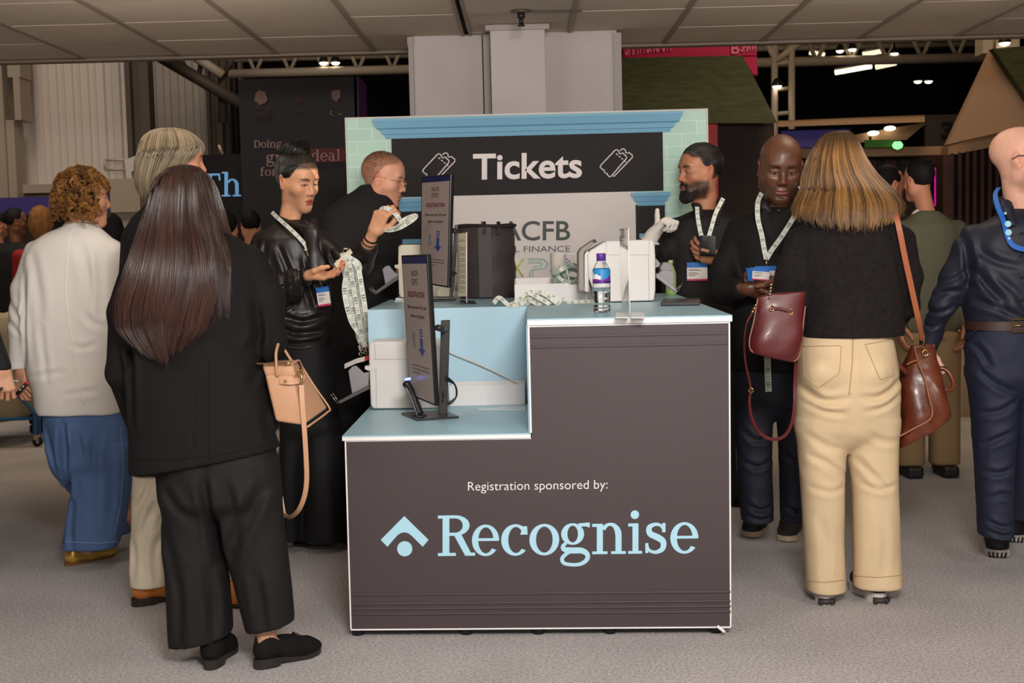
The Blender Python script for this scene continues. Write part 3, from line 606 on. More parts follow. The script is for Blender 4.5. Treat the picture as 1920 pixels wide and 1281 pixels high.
for i in range(20):
    x = 1630+i*7.4; tag(pb(MB(), x, 300+((i*5) % 4), x+6.2, 331, 12.35, .12).build('book', mat('book_%d' % (i % 5), bc[i*3 % 5], .6)), 'dark upright book in the row on the high shelf of the wooden booth', 'book', 'books on the booth shelf')
T_ = thing('magenta_screen', onY(1766, 350, 12.2), 'glowing magenta screen on the booth wall behind the man in the olive jacket', 'screen')
pb(MB(), 1753, 314, 1778, 386, 12.2, .06).build('display', mat('magenta_glow', hexc(200, 16, 150), .5, emit=.9), T_); pb(MB(), 1751, 312, 1780, 388, 12.22, .06).build('frame', MATS['dark_metal'], T_)
pb(MB(), 1751, 388, 1780, 860, 12.25, .06).build('stand', MATS['dark_metal'], T_)
T_ = thing('violet_screen', onY(1530, 262, 12.4), 'dim violet screen in the shade under the wooden canopy', 'screen')
pb(MB(), 1466, 244, 1592, 276, 12.45, .04).build('display', mat('violet_glow', hexc(60, 50, 104), .5, emit=.35), T_); pb(MB(), 1462, 241, 1596, 279, 12.5, .05).build('frame', MATS['dark_metal'], T_)
T_ = thing('exit_sign', onY(1652, 268, 11.8), 'dim green exit sign hanging under the wooden canopy', 'sign')
pb(MB(), 1622, 262, 1676, 276, 11.8, .03).build('panel', mat('exit_green', hexc(60, 104, 24), .5, emit=.1), T_); pb(MB(), 1630, 256, 1634, 262, 11.8, .02).build('bracket', MATS['dark_metal'], T_)
p = onY(1683, 272, 11.7); tag(MB().lathe([(.01, -.04), (.04, -.025), (.05, 0), (.03, .03)], p, 12).build('green_lamp', mat('green_bulb', (.25, 1, .3), .5, emit=1.6)), 'small round green lamp beside the exit sign', 'light')
T_ = thing('number_board', onY(1776, 246, 14), 'dim wall board carrying a large dark figure under the pale gable', 'sign')
pb(MB(), 1735, 215, 1800, 860, 14, .05).build('board', mat('number_board', hexc(60, 48, 38), .7), T_); text('3', (1764, 228, 1790, 262), lambda x, y: onY(x, y, 13.99), nearblack, T_, depth=.002, bold=.05)
T_ = thing('gable_stand', onY(1870, 560, 11), 'pale pitched gable panel with a green roof slope at the top right', 'stand')
pp(MB(), [(1861, 92), (1777, 271), (1940, 233), (1940, 175)], 11.2, .1).build('gable', mat('gable_beige', hexc(150, 118, 92), .7), T_)
pp(MB(), [(1862, 91), (1940, 85), (1940, 205)], 11.05, .1).build('roof', green, T_)
pb(MB(), 1843, 60, 1862, 100, 11.4, .2).build('post', pale, T_); pb(MB(), 1868, 60, 1912, 92, 11.5, .1).build('ceiling_panel', pale, T_)
pb(MB(), 1888, 240, 1935, 860, 11.35, .1).build('support_wall', dwood, T_)
T_ = thing('draped_table', onY(1800, 860, 9.6), 'cream draped table behind the man in the navy shirt', 'table')
mb = MB(); a, b_ = onY(1742, 600, 9.6)[0], onY(1850, 600, 9.6)[0]; n = 40; zt2 = onY(1790, 520, 9.6)[2]
V = []; F = []
for i in range(n): x = a+(b_-a)*i/(n-1); d = .025*math.sin(i*1.1); V += [(x, 9.6+d-.03, 0), (x, 9.6+d*.3, zt2), (x, 10.2, zt2)]
for i in range(n-1): F += [(i*3, i*3+3, i*3+4, i*3+1), (i*3+1, i*3+4, i*3+5, i*3+2)]
mb.add(V, F, True).build('cloth', mat('cloth_cream', hexc(190, 170, 145), .8), T_)
# ================================================================== SCULPTING TOOLKIT (signed distances -> one smooth mesh)
f32 = np.float32
class Fld:
    def __init__(s, lo, hi, h):
        s.lo = np.array(lo, float); s.h = h; s.n = np.ceil((np.array(hi)-s.lo)/h).astype(int)+1
        s.ax = [(s.lo[i]+h*np.arange(s.n[i])).astype(f32) for i in range(3)]
        s.f = np.full(s.n, .08, f32)
    def sl(s, lo, hi, m):
        a = np.clip(np.floor((np.array(lo)-m-s.lo)/s.h).astype(int), 0, s.n); b = np.clip(np.ceil((np.array(hi)+m-s.lo)/s.h).astype(int)+1, 0, s.n)
        if np.any(b <= a): return None
        S = tuple(slice(i, j) for i, j in zip(a, b))
        return S, s.ax[0][S[0]][:, None, None], s.ax[1][S[1]][None, :, None], s.ax[2][S[2]][None, None, :]
    def add(s, p, k=.02):
        q = s.sl(p[0], p[1], k+3*s.h)
        if q is None: return s
        S, X, Y, Z = q; d = p[2](X, Y, Z); f = s.f[S]
        h = np.maximum(k-np.abs(f-d), 0)/k if k > 0 else 0
        s.f[S] = np.minimum(f, d)-h*h*k*.25; return s
    def sub(s, p, k=.01):
        q = s.sl(p[0], p[1], k+3*s.h)
        if q is None: return s
        S, X, Y, Z = q; d = -p[2](X, Y, Z); f = s.f[S]; h = np.maximum(k-np.abs(f-d), 0)/k
        s.f[S] = np.maximum(f, d)+h*h*k*.25; return s
    def cut(s, c, n):
        """keep the side the normal points away from"""
        n = np.array(n, float); n /= np.linalg.norm(n)
        d = (s.ax[0][:, None, None]-c[0])*n[0]+(s.ax[1][None, :, None]-c[1])*n[1]+(s.ax[2][None, None, :]-c[2])*n[2]
        s.f = np.maximum(s.f, d.astype(f32)); return s
    def hollow(s, t, z1, z0=-9):
        """open shell below height z1"""
        m = s.ax[2][None, None, :]; w_ = np.where((m < z1) & (m > z0), -(s.f+t), -1).astype(f32); s.f = np.maximum(s.f, w_); return s
    def disp(s, fn):
        I = np.nonzero(np.abs(s.f) < .035)
        P = np.stack([s.ax[i][I[i]] for i in range(3)], 1)
        s.f[I] += fn(P).astype(f32); return s
    def mesh(s, smooth=1): return nets(s.f, s.lo, s.h, smooth)
def nets(f, lo, h, smooth=1):
    f[0] = f[-1] = .05; f[:, 0] = f[:, -1] = .05; f[:, :, 0] = f[:, :, -1] = .05
    s = f < 0; sh = [n-1 for n in f.shape]
    an = np.zeros(sh, bool); al = np.ones(sh, bool)
    for i in (0, 1):
        for j in (0, 1):
            for k in (0, 1):
                q = s[i:i+sh[0], j:j+sh[1], k:k+sh[2]]; an |= q; al &= q
    act = an & ~al; idx = np.argwhere(act); cid = np.full(sh, -1, np.int32); cid[act] = np.arange(len(idx))
    acc = np.zeros((len(idx), 3)); cnt = np.zeros(len(idx)); C8 = [(i, j, k) for i in (0, 1) for j in (0, 1) for k in (0, 1)]
    val = {c: f[idx[:, 0]+c[0], idx[:, 1]+c[1], idx[:, 2]+c[2]] for c in C8}
    for a in C8:
        for ax in range(3):
            if a[ax]: continue
            b = list(a); b[ax] = 1; b = tuple(b); fa, fb = val[a], val[b]; m = (fa < 0) != (fb < 0)
            t = np.where(m, fa/np.where(m, fa-fb, 1), 0); p = np.tile(np.array(a, float), (len(idx), 1)); p[:, ax] = t
            acc[m] += p[m]; cnt += m
    V = lo+h*(acc/np.maximum(cnt, 1)[:, None]+idx)
    Q = []
    for ax in range(3):
        o1, o2 = [(1, 2), (2, 0), (0, 1)][ax]
        A = [slice(1, -1)]*3; B = [slice(1, -1)]*3; A[ax] = slice(0, -1); B[ax] = slice(1, None)
        sa, sb = s[tuple(A)], s[tuple(B)]; I = np.argwhere(sa != sb); fl = sa[sa != sb]
        off = np.ones(3, int); off[ax] = 0; I = I+off
        e1 = np.zeros(3, int); e1[o1] = 1; e2 = np.zeros(3, int); e2[o2] = 1
        g = lambda J: cid[J[:, 0], J[:, 1], J[:, 2]]
        q = np.stack([g(I-e1-e2), g(I-e2), g(I), g(I-e1)], 1); q[~fl] = q[~fl][:, ::-1]; Q.append(q)
    F = np.vstack(Q); F = F[(F >= 0).all(1)]
    for _ in range(smooth): V = lap(V, F)
    return V, F
def lap(V, F, w_=.5):
    a = np.concatenate([F[:, i] for i in range(4)]); b = np.concatenate([F[:, (i+1) % 4] for i in range(4)])
    n = len(V); c = np.maximum(np.bincount(a, minlength=n)+np.bincount(b, minlength=n), 1)
    out = np.stack([np.bincount(a, V[b, k], n)+np.bincount(b, V[a, k], n) for k in range(3)], 1)/c[:, None]
    return V*(1-w_)+out*w_
def nrm(v): v = np.array(v, float); return v/(np.linalg.norm(v)+1e-12)
def ell(c, r, R=None):
    c = np.array(c, float); r = np.array(r, float)
    ext = r if R is None else np.abs(np.array(R)) @ r
    def fn(X, Y, Z):
        x, y, z = X-c[0], Y-c[1], Z-c[2]
        if R is not None:
            x, y, z = (R[0][0]*x+R[1][0]*y+R[2][0]*z, R[0][1]*x+R[1][1]*y+R[2][1]*z, R[0][2]*x+R[1][2]*y+R[2][2]*z)
        k0 = np.sqrt((x/r[0])**2+(y/r[1])**2+(z/r[2])**2); k1 = np.sqrt((x/r[0]**2)**2+(y/r[1]**2)**2+(z/r[2]**2)**2)
        return k0*(k0-1)/np.maximum(k1, 1e-6)
    return c-ext, c+ext, fn
def cone(a, b, ra, rb, flat=None):
    """tapered capsule; flat=(axis, factor) squeezes the section along a world axis"""
    a = np.array(a, float); b = np.array(b, float); ba = b-a; L2 = ba@ba+1e-12
    def fn(X, Y, Z):
        x, y, z = X-a[0], Y-a[1], Z-a[2]
        t = np.clip((x*ba[0]+y*ba[1]+z*ba[2])/L2, 0, 1)
        dx, dy, dz = x-t*ba[0], y-t*ba[1], z-t*ba[2]
        if flat is not None:
            q = np.array(flat[0], float); e = (dx*q[0]+dy*q[1]+dz*q[2])*(1/flat[1]-1); dx, dy, dz = dx+q[0]*e, dy+q[1]*e, dz+q[2]*e
        return np.sqrt(dx*dx+dy*dy+dz*dz)-(ra+(rb-ra)*t)
    m = max(ra, rb); return np.minimum(a, b)-m, np.maximum(a, b)+m, fn
def herm(x, xs, ys):
    xs = np.array(xs, float); ys = np.array(ys, float); d = np.diff(ys)/np.diff(xs); m = np.zeros(len(xs)); m[0], m[-1] = d[0], d[-1]
    for i in range(1, len(xs)-1): m[i] = 0 if d[i-1]*d[i] <= 0 else 2*d[i-1]*d[i]/(d[i-1]+d[i])
    x = np.clip(x, xs[0], xs[-1]); i = np.clip(np.searchsorted(xs, x)-1, 0, len(xs)-2); hh = xs[i+1]-xs[i]; t = (x-xs[i])/hh
    return (1+2*t)*(1-t)**2*ys[i]+t*(1-t)**2*hh*m[i]+t*t*(3-2*t)*ys[i+1]+t*t*(t-1)*hh*m[i+1]
def loft(st, n=2.3, cap0=True, cap1=True, rot=0):
    """st: rows (z, cx, cy, rx, ry); superelliptic sections stacked along z"""
    st = np.array(sorted([tuple(r) for r in st]), float); zs = st[:, 0]; c_, s_ = math.cos(rot), math.sin(rot)
    def fn(X, Y, Z):
        z = Z.ravel(); pr = [herm(z, zs, st[:, i]).astype(f32)[None, None, :] for i in range(1, 5)]
        x, y = X-pr[0], Y-pr[1]
        if rot: x, y = c_*x+s_*y, -s_*x+c_*y
        ux, uy = np.abs(x)/pr[2], np.abs(y)/pr[3]
        d = ((ux**n+uy**n)**(1/n)-1)*np.minimum(pr[2], pr[3])
        if cap0: d = np.maximum(d, zs[0]-Z)
        if cap1: d = np.maximum(d, Z-zs[-1])
        return d
    R = np.max(st[:, 3:5]); lo = np.array([st[:, 1].min()-R, st[:, 2].min()-R, zs[0]-(0 if cap0 else .2)]); hi = np.array([st[:, 1].max()+R, st[:, 2].max()+R, zs[-1]+(0 if cap1 else .2)])
    return lo, hi, fn
def rbox(c, half, r, R=None):
    c = np.array(c, float); hf = np.array(half, float)
    ext = hf if R is None else np.abs(np.array(R)) @ hf
    def fn(X, Y, Z):
        x, y, z = X-c[0], Y-c[1], Z-c[2]
        if R is not None:
            x, y, z = (R[0][0]*x+R[1][0]*y+R[2][0]*z, R[0][1]*x+R[1][1]*y+R[2][1]*z, R[0][2]*x+R[1][2]*y+R[2][2]*z)
        x, y, z = np.abs(x)-hf[0]+r, np.abs(y)-hf[1]+r, np.abs(z)-hf[2]+r
        return np.sqrt(np.maximum(x, 0)**2+np.maximum(y, 0)**2+np.maximum(z, 0)**2)+np.minimum(np.maximum(np.maximum(x, y), z), 0)-r
    return c-ext, c+ext, fn
_lat = RNG.random((32, 32, 32)).astype(f32)
def vn(P):
    """smooth value noise -1..1"""
    i = np.floor(P).astype(int); t = P-i; t = t*t*(3-2*t); o = 0
    for a in (0, 1):
        for b in (0, 1):
            for c in (0, 1):
                w_ = (t[:, 0] if a else 1-t[:, 0])*(t[:, 1] if b else 1-t[:, 1])*(t[:, 2] if c else 1-t[:, 2])
                o = o+w_*_lat[(i[:, 0]+a) % 32, (i[:, 1]+b) % 32, (i[:, 2]+c) % 32]
    return o*2-1
def folds(amp, sx, sy, sz, seed=0, shear=(0, 0)):
    """soft ridged cloth folds; s* = folds per metre along each axis"""
    def fn(P):
        Q = P.copy(); Q[:, 0] += shear[0]*P[:, 2]; Q[:, 2] += shear[1]*P[:, 0]
        Q = Q*np.array([sx, sy, sz])+seed*7.31
        return np.minimum(amp*(1-2*np.abs(vn(Q))**.8)+amp*.4*vn(Q*2.3+3), amp*.45)
    return fn
def creases(q, lines, amp=1.0):
    """soft sewn-in folds: each (points in px, depth m, width m) is a groove with raised lips running over the cloth"""
    L_ = [(np.array([q(*p) for p in pts])[:, [0, 2]], d*amp, w_) for pts, d, w_ in lines]
    def fn(P):
        X = P[:, [0, 2]]; o = np.zeros(len(P)); n1 = .75+.25*vn(P*14)
        for S, d, w_ in L_:
            S = spline(np.c_[S, S[:, :1]*0], max(6, 4*len(S)))[:, :2] if len(S) > 2 else S
            best = np.full(len(P), 9.); par = np.zeros(len(P)); m = len(S)-1
            for i in range(m):
                a, b = S[i], S[i+1]; ba = b-a; t = np.clip(((X-a)@ba)/(ba@ba+1e-9), 0, 1); dd = np.linalg.norm(X-a-t[:, None]*ba, axis=1)
                g = dd < best; best[g] = dd[g]; par[g] = ((i+t)/m)[g]
            env = np.sin(np.clip(par, .0, 1)*pi)**.5*n1+.05
            o += d*env*(np.exp(-(best/w_)**2)-.75*np.exp(-((best-1.9*w_)/w_)**2))
        return o
    return fn
def Rzyx(yaw, pitch=0, roll=0):
    a, b, c = map(math.radians, (yaw, pitch, roll))
    Z_ = np.array([[math.cos(a), -math.sin(a), 0], [math.sin(a), math.cos(a), 0], [0, 0, 1]])
    X_ = np.array([[1, 0, 0], [0, math.cos(b), -math.sin(b)], [0, math.sin(b), math.cos(b)]])
    Y_ = np.array([[math.cos(c), 0, math.sin(c)], [0, 1, 0], [-math.sin(c), 0, math.cos(c)]])
    return Z_@X_@Y_
def lerp(a, b, w_): w_ = np.clip(w_, 0, 1)[:, None]; return a*(1-w_)+np.array(b)*w_
def sst(x, a, b): t = np.clip((x-a)/(b-a), 0, 1); return t*t*(3-2*t)
class Acc:
    """joins several shells into one mesh"""
    def __init__(s): s.V = []; s.F = []; s.C = []; s.n = 0
    def add(s, V, F, C):
        s.V.append(V); s.F.append(F+s.n); s.C.append(np.broadcast_to(np.array(C, float), V.shape)); s.n += len(V)
    def link(s, name, m, parent): return link(name, npmesh(name, np.vstack(s.V), np.vstack(s.F), True, np.vstack(s.C)), parent, m)
# ------------------------------------------------------------------ head
def head(acc, ctr, rot, neck, skin, S=1.0, h=.0024, lips=None, brow=None, eye=1.0, gaze=(0, -.3), stubble=None, hairline=None, female=False, jaw=1.0, smile=0, noseL=1.0, browth=1.0, lid=0.0):
    """face looks along local +y; ctr is the point between the ears"""
    skin = np.array(skin); lips = np.array(lips if lips is not None else skin*[.82, .55, .5]); brow = np.array(brow if brow is not None else (.02, .014, .01))
    nb = rot.T@(np.array(neck)-np.array(ctr))/S
    f = Fld((-.105, -.135, min(-.2, nb[2]-.04)), (.105, .14, .15), h)
    g = 1 if female else 0
    f.add(ell((0, -.018, .042), (.076, .098, .086)), .01)
    f.add(ell((0, .012, .048), (.067, .078, .07)), .03)
    f.add(ell((0, .03, -.02), (.06, .056, .08)), .03)
    jw = .05*jaw
    for s in (-1, 1):
        f.add(cone((s*jw, .0, -.062), (s*.016, .07, -.1), .02, .017), .028)
        f.add(cone((s*.058, -.002, -.01), (s*jw, .0, -.062), .022, .02), .03)
        f.add(ell((s*.039, .054, -.021), (.026, .027, .024)), .028)
    f.add(ell((0, .071, -.1), (.024, .02, .018)), .024)
    f.add(ell((0, .06, -.065), (.036, .034, .035)), .03)
    f.add(cone((-.034, .074, .031), (.034, .074, .031), .013-.002*g, .013-.002*g), .026)
    for s in (-1, 1):
        f.sub(ell((s*.032, .098, .008), (.021, .02, .015)), .018)
        f.add(ell((s*.0315, .0715, .008), (.0165, .0145, .0125)), .006)
        f.add(cone((s*.019, .0845, .0125), (s*.044, .0765, .0115), .0042, .0036), .006)   # upper lid
        f.sub(ell((s*.0315, .0885, .006-lid*.003), (.0125, .0035, .0028)), .003)
    f.add(cone((0, .083, .018), (0, .104*noseL, -.026), .0082, .0118), .014)
    for s in (-1, 1):
        f.add(ell((s*.0125, .094, -.0315), (.0088, .0105, .0085)), .008)
        f.sub(ell((s*.0065, .1005, -.0405), (.0038, .005, .004)), .003)
    f.add(cone((-.017, .0855, -.061), (.017, .0855, -.061), .0062, .0062), .009)
    f.add(ell((0, .091, -.0605), (.014, .006, .0055)), .006)
    f.add(cone((-.014, .0855, -.0725), (.014, .0855, -.0725), .0074, .0074), .008)
    f.sub(cone((-.023, .0885, -.066+smile*.004), (0, .098, -.0665), .0018, .002), .004); f.sub(cone((.023, .0885, -.066+smile*.004), (0, .098, -.0665), .0018, .002), .004)
    f.sub(ell((0, .096, -.0845), (.018, .007, .005)), .01)
    for s in (-1, 1):
        Re = Rzyx(s*-24, 0, s*10)
        f.add(ell((s*.0775, -.012, .0), (.006, .0185, .033), Re), .006)
        f.add(ell((s*.079, -.006, -.022), (.006, .011, .013), Re), .006)
        f.sub(ell((s*.0835, -.006, .003), (.005, .0105, .019), Re), .004)
        f.add(ell((s*.0775, .004, -.006), (.005, .005, .008)), .004)
    f.add(cone((0, -.02, -.05), nb, .052-.014*g, .054-.011*g), .035)
    f.add(cone((0, .012, -.085), nb+np.array([0, .02, .02]), .022, .03), .04)
    V, F = f.mesh(1); x, y, z = V.T; ax_ = np.abs(x)
    x0_ = V[:, 0].copy()
    C = np.tile(skin, (len(V), 1)); n1 = vn(V*38); n2 = vn(V*150)
    C = C*(1+.05*n1[:, None]+.04*n2[:, None])
    red = skin*np.array([1.06, .80, .76])
    C = lerp(C, red, .5*np.exp(-(((ax_-.042)/.022)**2+((z+.022)/.02)**2))*(y > .03)); C = lerp(C, red, .45*np.exp(-((x/.016)**2+((z+.03)/.014)**2))*(y > .085)); C = lerp(C, red, .5*sst(ax_, .074, .08))
    front = y > .045
    if stubble is not None:
        sc, sa, mode = stubble
        lowf = sst(-z, .028, .05)*sst(y, -.02, .01)*(1-sst(-z, .115, .13))
        ml = ((ax_/.021)**2+((z+.0665)/.0125)**2)
        edge = 1-np.exp(-np.maximum(ml-1, 0)*3)
        che = 1-np.exp(-(((ax_-.036)/.02)**2+((z+.032)/.018)**2))
        C = lerp(C, sc, sa*lowf*edge*che*(.93+.1*n2))
    inl = (x/.0235)**2+((z+.0672)/(.0118+.002*g))**2
    C = lerp(C, lips, front*(y > .07)*sst(1-inl, -.05, .35)); C = lerp(C, lips*.35, front*(y > .07)*np.exp(-((z+.0662-smile*.004*(ax_/.02)**2)/.0014)**2)*(ax_ < .023)*.8)
    C = lerp(C, skin*.25, np.exp(-(((ax_-.0065)/.004)**2+((z+.0395)/.003)**2))*(y > .09)*.7)
    # eyes
    ex = ax_-.0315; hh = .0048*eye; up_ = .0075+hh*(1-(ex/.0145)**2)-lid*.003; lo_ = .0065-hh*.75*(1-(ex/.0145)**2)-lid*.003
    ins = front*(np.abs(ex) < .0145)*sst(up_-z, -.0006, .0006)*sst(z-lo_, -.0006, .0006)
    C = lerp(C, (.62, .56, .52), ins)
    gx = x-np.sign(x)*.0315-gaze[0]*.006; gz = z-.007-gaze[1]*.004
    C = lerp(C, (.02, .012, .008), ins*sst(.0058-np.sqrt(gx*gx+gz*gz), -.0006, .0006))
    lash = front*(np.abs(ex) < .016)*np.exp(-((z-up_)/(.0016 if female else .0013))**2); C = lerp(C, (.012, .008, .006), lash*(.95 if female else .7))
    C = lerp(C, skin*.55, front*(np.abs(ex) < .016)*np.exp(-((z-lo_)/.0012)**2)*.5)
    C = lerp(C, skin*np.array([.8, .68, .62]), front*np.exp(-((ex/.017)**2+((z-.017)/.006)**2))*.35)
    bz = .0285+.005*np.sin(np.clip((ax_-.012)/.04, 0, 1)*pi*.75)-.002; bt = (.0036-.0016*sst(ax_, .03, .052))*browth
    C = lerp(C, brow, front*sst(ax_, .011, .015)*(1-sst(ax_, .049, .055))*np.exp(-((z-bz)/bt)**2)*.92)
    if hairline is not None: C = hairline(C, V)
    if female: V[:, 0] = x0_*(1-.19*sst(-z, .03, .1)*sst(y, -.01, .03))
    acc.add((V*S)@rot.T+np.array(ctr), F, C)
# ------------------------------------------------------------------ hand
def hand(acc, wrist, fdir, palm, right, skin, elbow, curls, thumb=((-.75, .55, -.35), (-.45, .8, -.4), (-.2, .9, -.35)), spread=(6, 1, -3, -8), S=1.0, h=.0022, nails=None, wr=.026, glove=False, thumbw=None):
    """fdir: direction of the straight fingers, palm: direction the palm faces; curls: per finger (a,b,c) degrees towards the palm"""
    Yv = nrm(fdir); Zv = -np.array(palm, float); Zv = nrm(Zv-Yv*(Zv@Yv)); Xv = np.cross(Yv, Zv); m = 1 if right else -1
    Rm = np.stack([Xv, Yv, Zv], 1)
    el = Rm.T@(np.array(elbow)-np.array(wrist))/S
    gw = .0016 if glove else 0
    seg = [(.044, .027, .021), (.048, .03, .022), (.044, .028, .021), (.034, .021, .018)]; bx = (-.031, -.0105, .0105, .030); by = (.088, .092, .088, .079); rr = (.0092, .0095, .0089, .008)
    prim = []; tips = []
    for i in range(4):
        p = np.array([bx[i]*m, by[i], 0]); a0 = 0; sp = math.radians(spread[i])*-m
        q0 = np.array([bx[i]*m*.62, .018, -.002]); prim.append((cone(q0, p+np.array([0, 0, .001]), .0125+gw, .0112+gw), .016))
        for j in range(3):
            a0 += math.radians(curls[i][j]); d = np.array([math.sin(sp)*math.cos(a0), math.cos(sp)*math.cos(a0), -math.sin(a0)])
            q = p+d*seg[i][j]; r0 = rr[i]*(1-.09*j)+gw; prim.append((cone(p, q, r0, rr[i]*(1-.09*(j+1))+gw), .004)); p = q
        nb_ = np.array([0, math.sin(a0), math.cos(a0)]); tips.append(p+nb_*.006-d*.002)
    p = np.array([-.02*m, .022, -.008]); tl = (.042, .033, .026)
    prim.append((ell(np.array([-.019*m, .038, -.011]), (.015, .028, .014)), .014)); prim.append((ell(np.array([.024*m, .036, -.009]), (.012, .03, .012)), .014))
    for j in range(3):
        d = nrm(np.array(thumb[j])*np.array([m, 1, 1])) if thumbw is None else nrm(Rm.T@np.array(thumbw[j], float)); q = p+d*tl[j]; prim.append((cone(p, q, (.0145, .0115, .0102)[j]+gw, (.0118, .0104, .0088)[j]+gw), .006)); p = q
    tips.append(p+nrm(np.array([-.3*m, 0, 1])-d*d[2])*.006-d*.002)
    e1 = nrm(el)*min(np.linalg.norm(el), .16)
    prim.append((cone((0, .012, 0), e1*.3, wr*.93+gw, wr+gw, ((0, 0, 1), .8)), .02)); prim.append((cone(e1*.3, e1, wr+gw, wr*1.1+gw), .02))
    lo = np.min([q[0][0] for q in prim], 0)-.012; hi = np.max([q[0][1] for q in prim], 0)+.012
    f = Fld(lo, hi, h)
    for q, k in prim: f.add(q, k)
    V, F = f.mesh(1); C = np.tile(np.array(skin, float), (len(V), 1))*(1+.06*vn(V*60))[:, None]
    if not glove:
        C = lerp(C, np.array(skin)*[1.05, .78, .72], .35*sst(V[:, 1], .09, .13))
        for t in tips:
            d2 = np.linalg.norm((V-t), axis=1)
            C = lerp(C, nails if nails is not None else np.array(skin)*1.12, sst(.0085-d2, 0, .002)*(.95 if nails is not None else .5))
    acc.add((V*S)@Rm.T+np.array(wrist), F, C); return Rm
def skeleton(acc, parts, skin, h=.014):
    """limbs and trunk under the clothes, one blended shell"""
    lo = np.min([p[0] for p in parts], 0)-.04; hi = np.max([p[1] for p in parts], 0)+.04
    f = Fld(lo, hi, h)
    for p in parts: f.add(p, .03)
    V, F = f.mesh(1); acc.add(V, F, skin)
# ------------------------------------------------------------------ cloth, hair
def garment(name, prims, m, parent, h=.0065, disp=None, cuts=(), hollow=None, k=.03, smooth=1, subs=(), col=None):
    lo = np.min([p[0] if not isinstance(p[0], tuple) else p[0][0] for p in prims], 0)-.05; hi = np.max([p[1] if not isinstance(p[0], tuple) else p[0][1] for p in prims], 0)+.05
    f = Fld(lo, hi, h)
    for p in prims:
        if isinstance(p[0], tuple): f.add(p[0], p[1])
        else: f.add(p, k)
    for p, kk in subs: f.sub(p, kk)
    for d in ([disp] if callable(disp) else (disp or [])): f.disp(d)
    if hollow: f.hollow(*hollow)
    for c, n in cuts: f.cut(c, n)
    V, F = f.mesh(smooth)
    return link(name, npmesh(name, V, F, True, col(V) if col else None), parent, m)
def strands(name, P, r, m, parent, col, taper=.25, vary=.3, base=None):
    """P: (n, k, 3) hair strand polylines -> one mesh of thin three-sided tubes"""
    P = np.asarray(P, float); n, k, _ = P.shape; T = np.gradient(P, axis=1); T /= np.linalg.norm(T, axis=2)[..., None]+1e-9
    ref = np.array([.3, .2, .93]); A = np.cross(T, ref); A /= np.linalg.norm(A, axis=2)[..., None]+1e-6; B = np.cross(T, A)
    R = np.asarray(r).reshape(-1, 1)*np.interp(np.linspace(0, 1, k), [0, .1, .6, 1], [.7, 1, .9, taper])[None, :]
    V = np.stack([P+(A*math.cos(a)+B*math.sin(a))*R[..., None] for a in (0, 2*pi/3, 4*pi/3)], 2).reshape(-1, 3)
    i = np.arange(n)[:, None]*k+np.arange(k-1)[None, :]; i = i.ravel()
    F = np.concatenate([np.stack([i*3+j, i*3+(j+1) % 3, (i+1)*3+(j+1) % 3, (i+1)*3+j], 1) for j in range(3)])
    if callable(col): C = col(P)
    else: C = np.tile(np.array(col), (n, k, 1))
    C = C*(1+vary*(RNG.random((n, 1, 1))*2-1)); C = np.repeat(C[:, :, None, :], 3, 2).reshape(-1, 3)
    if base is not None:
        Vb, Fb, Cb = base; F = np.vstack([F, Fb+len(V)]); V = np.vstack([V, Vb]); C = np.vstack([C, np.broadcast_to(np.array(Cb, float), Vb.shape)])
    return link(name, npmesh(name, V, F, True, np.clip(C, 0, 1)), parent, m)
SKIN = mat('skin', (.5, .3, .22), .46, attr='Col', sss=.06, spec=.45)
SKIN_OILY = mat('skin_shiny', (.1, .05, .03), .38, attr='Col', sss=.04, spec=.55)
HAIR = mat('hair', (.05, .03, .02), .32, attr='Col', spec=.6); HAIRM = mat('hair_matt', (.05, .03, .02), .7, attr='Col', spec=.25)
def surf(obj, off=.002):
    """function giving the point of a finished cloth surface behind a pixel, lifted a little towards the camera"""
    from mathutils.bvhtree import BVHTree
    me = obj.data; bv = BVHTree.FromPolygons([v.co.copy() for v in me.vertices], [tuple(p.vertices) for p in me.polygons])
    def fn(px, py):
        d = Vector(ray(px, py)).normalized(); h = bv.ray_cast(Vector(CO), d)
        return None if h[0] is None else np.array(h[0]-d*off)
    return fn
def stitched(name, obj, pts, r, m, parent, n=30, closed=False, off=.001, wid=None):
    f = surf(obj, off); P = np.array(list(pts)+([pts[0]] if closed else []), float); s = np.r_[0, np.cumsum(np.linalg.norm(np.diff(P, axis=0), axis=1))]
    u = np.linspace(0, s[-1], n); Q = [f(np.interp(a, s, P[:, 0]), np.interp(a, s, P[:, 1])) for a in u]; Q = [q_ for q_ in Q if q_ is not None]
    Q = [q_ for i, q_ in enumerate(Q) if i == 0 or np.linalg.norm(q_-Q[i-1]) < .06]
    return MB().tube(Q, r, 5).build(name, m, parent)
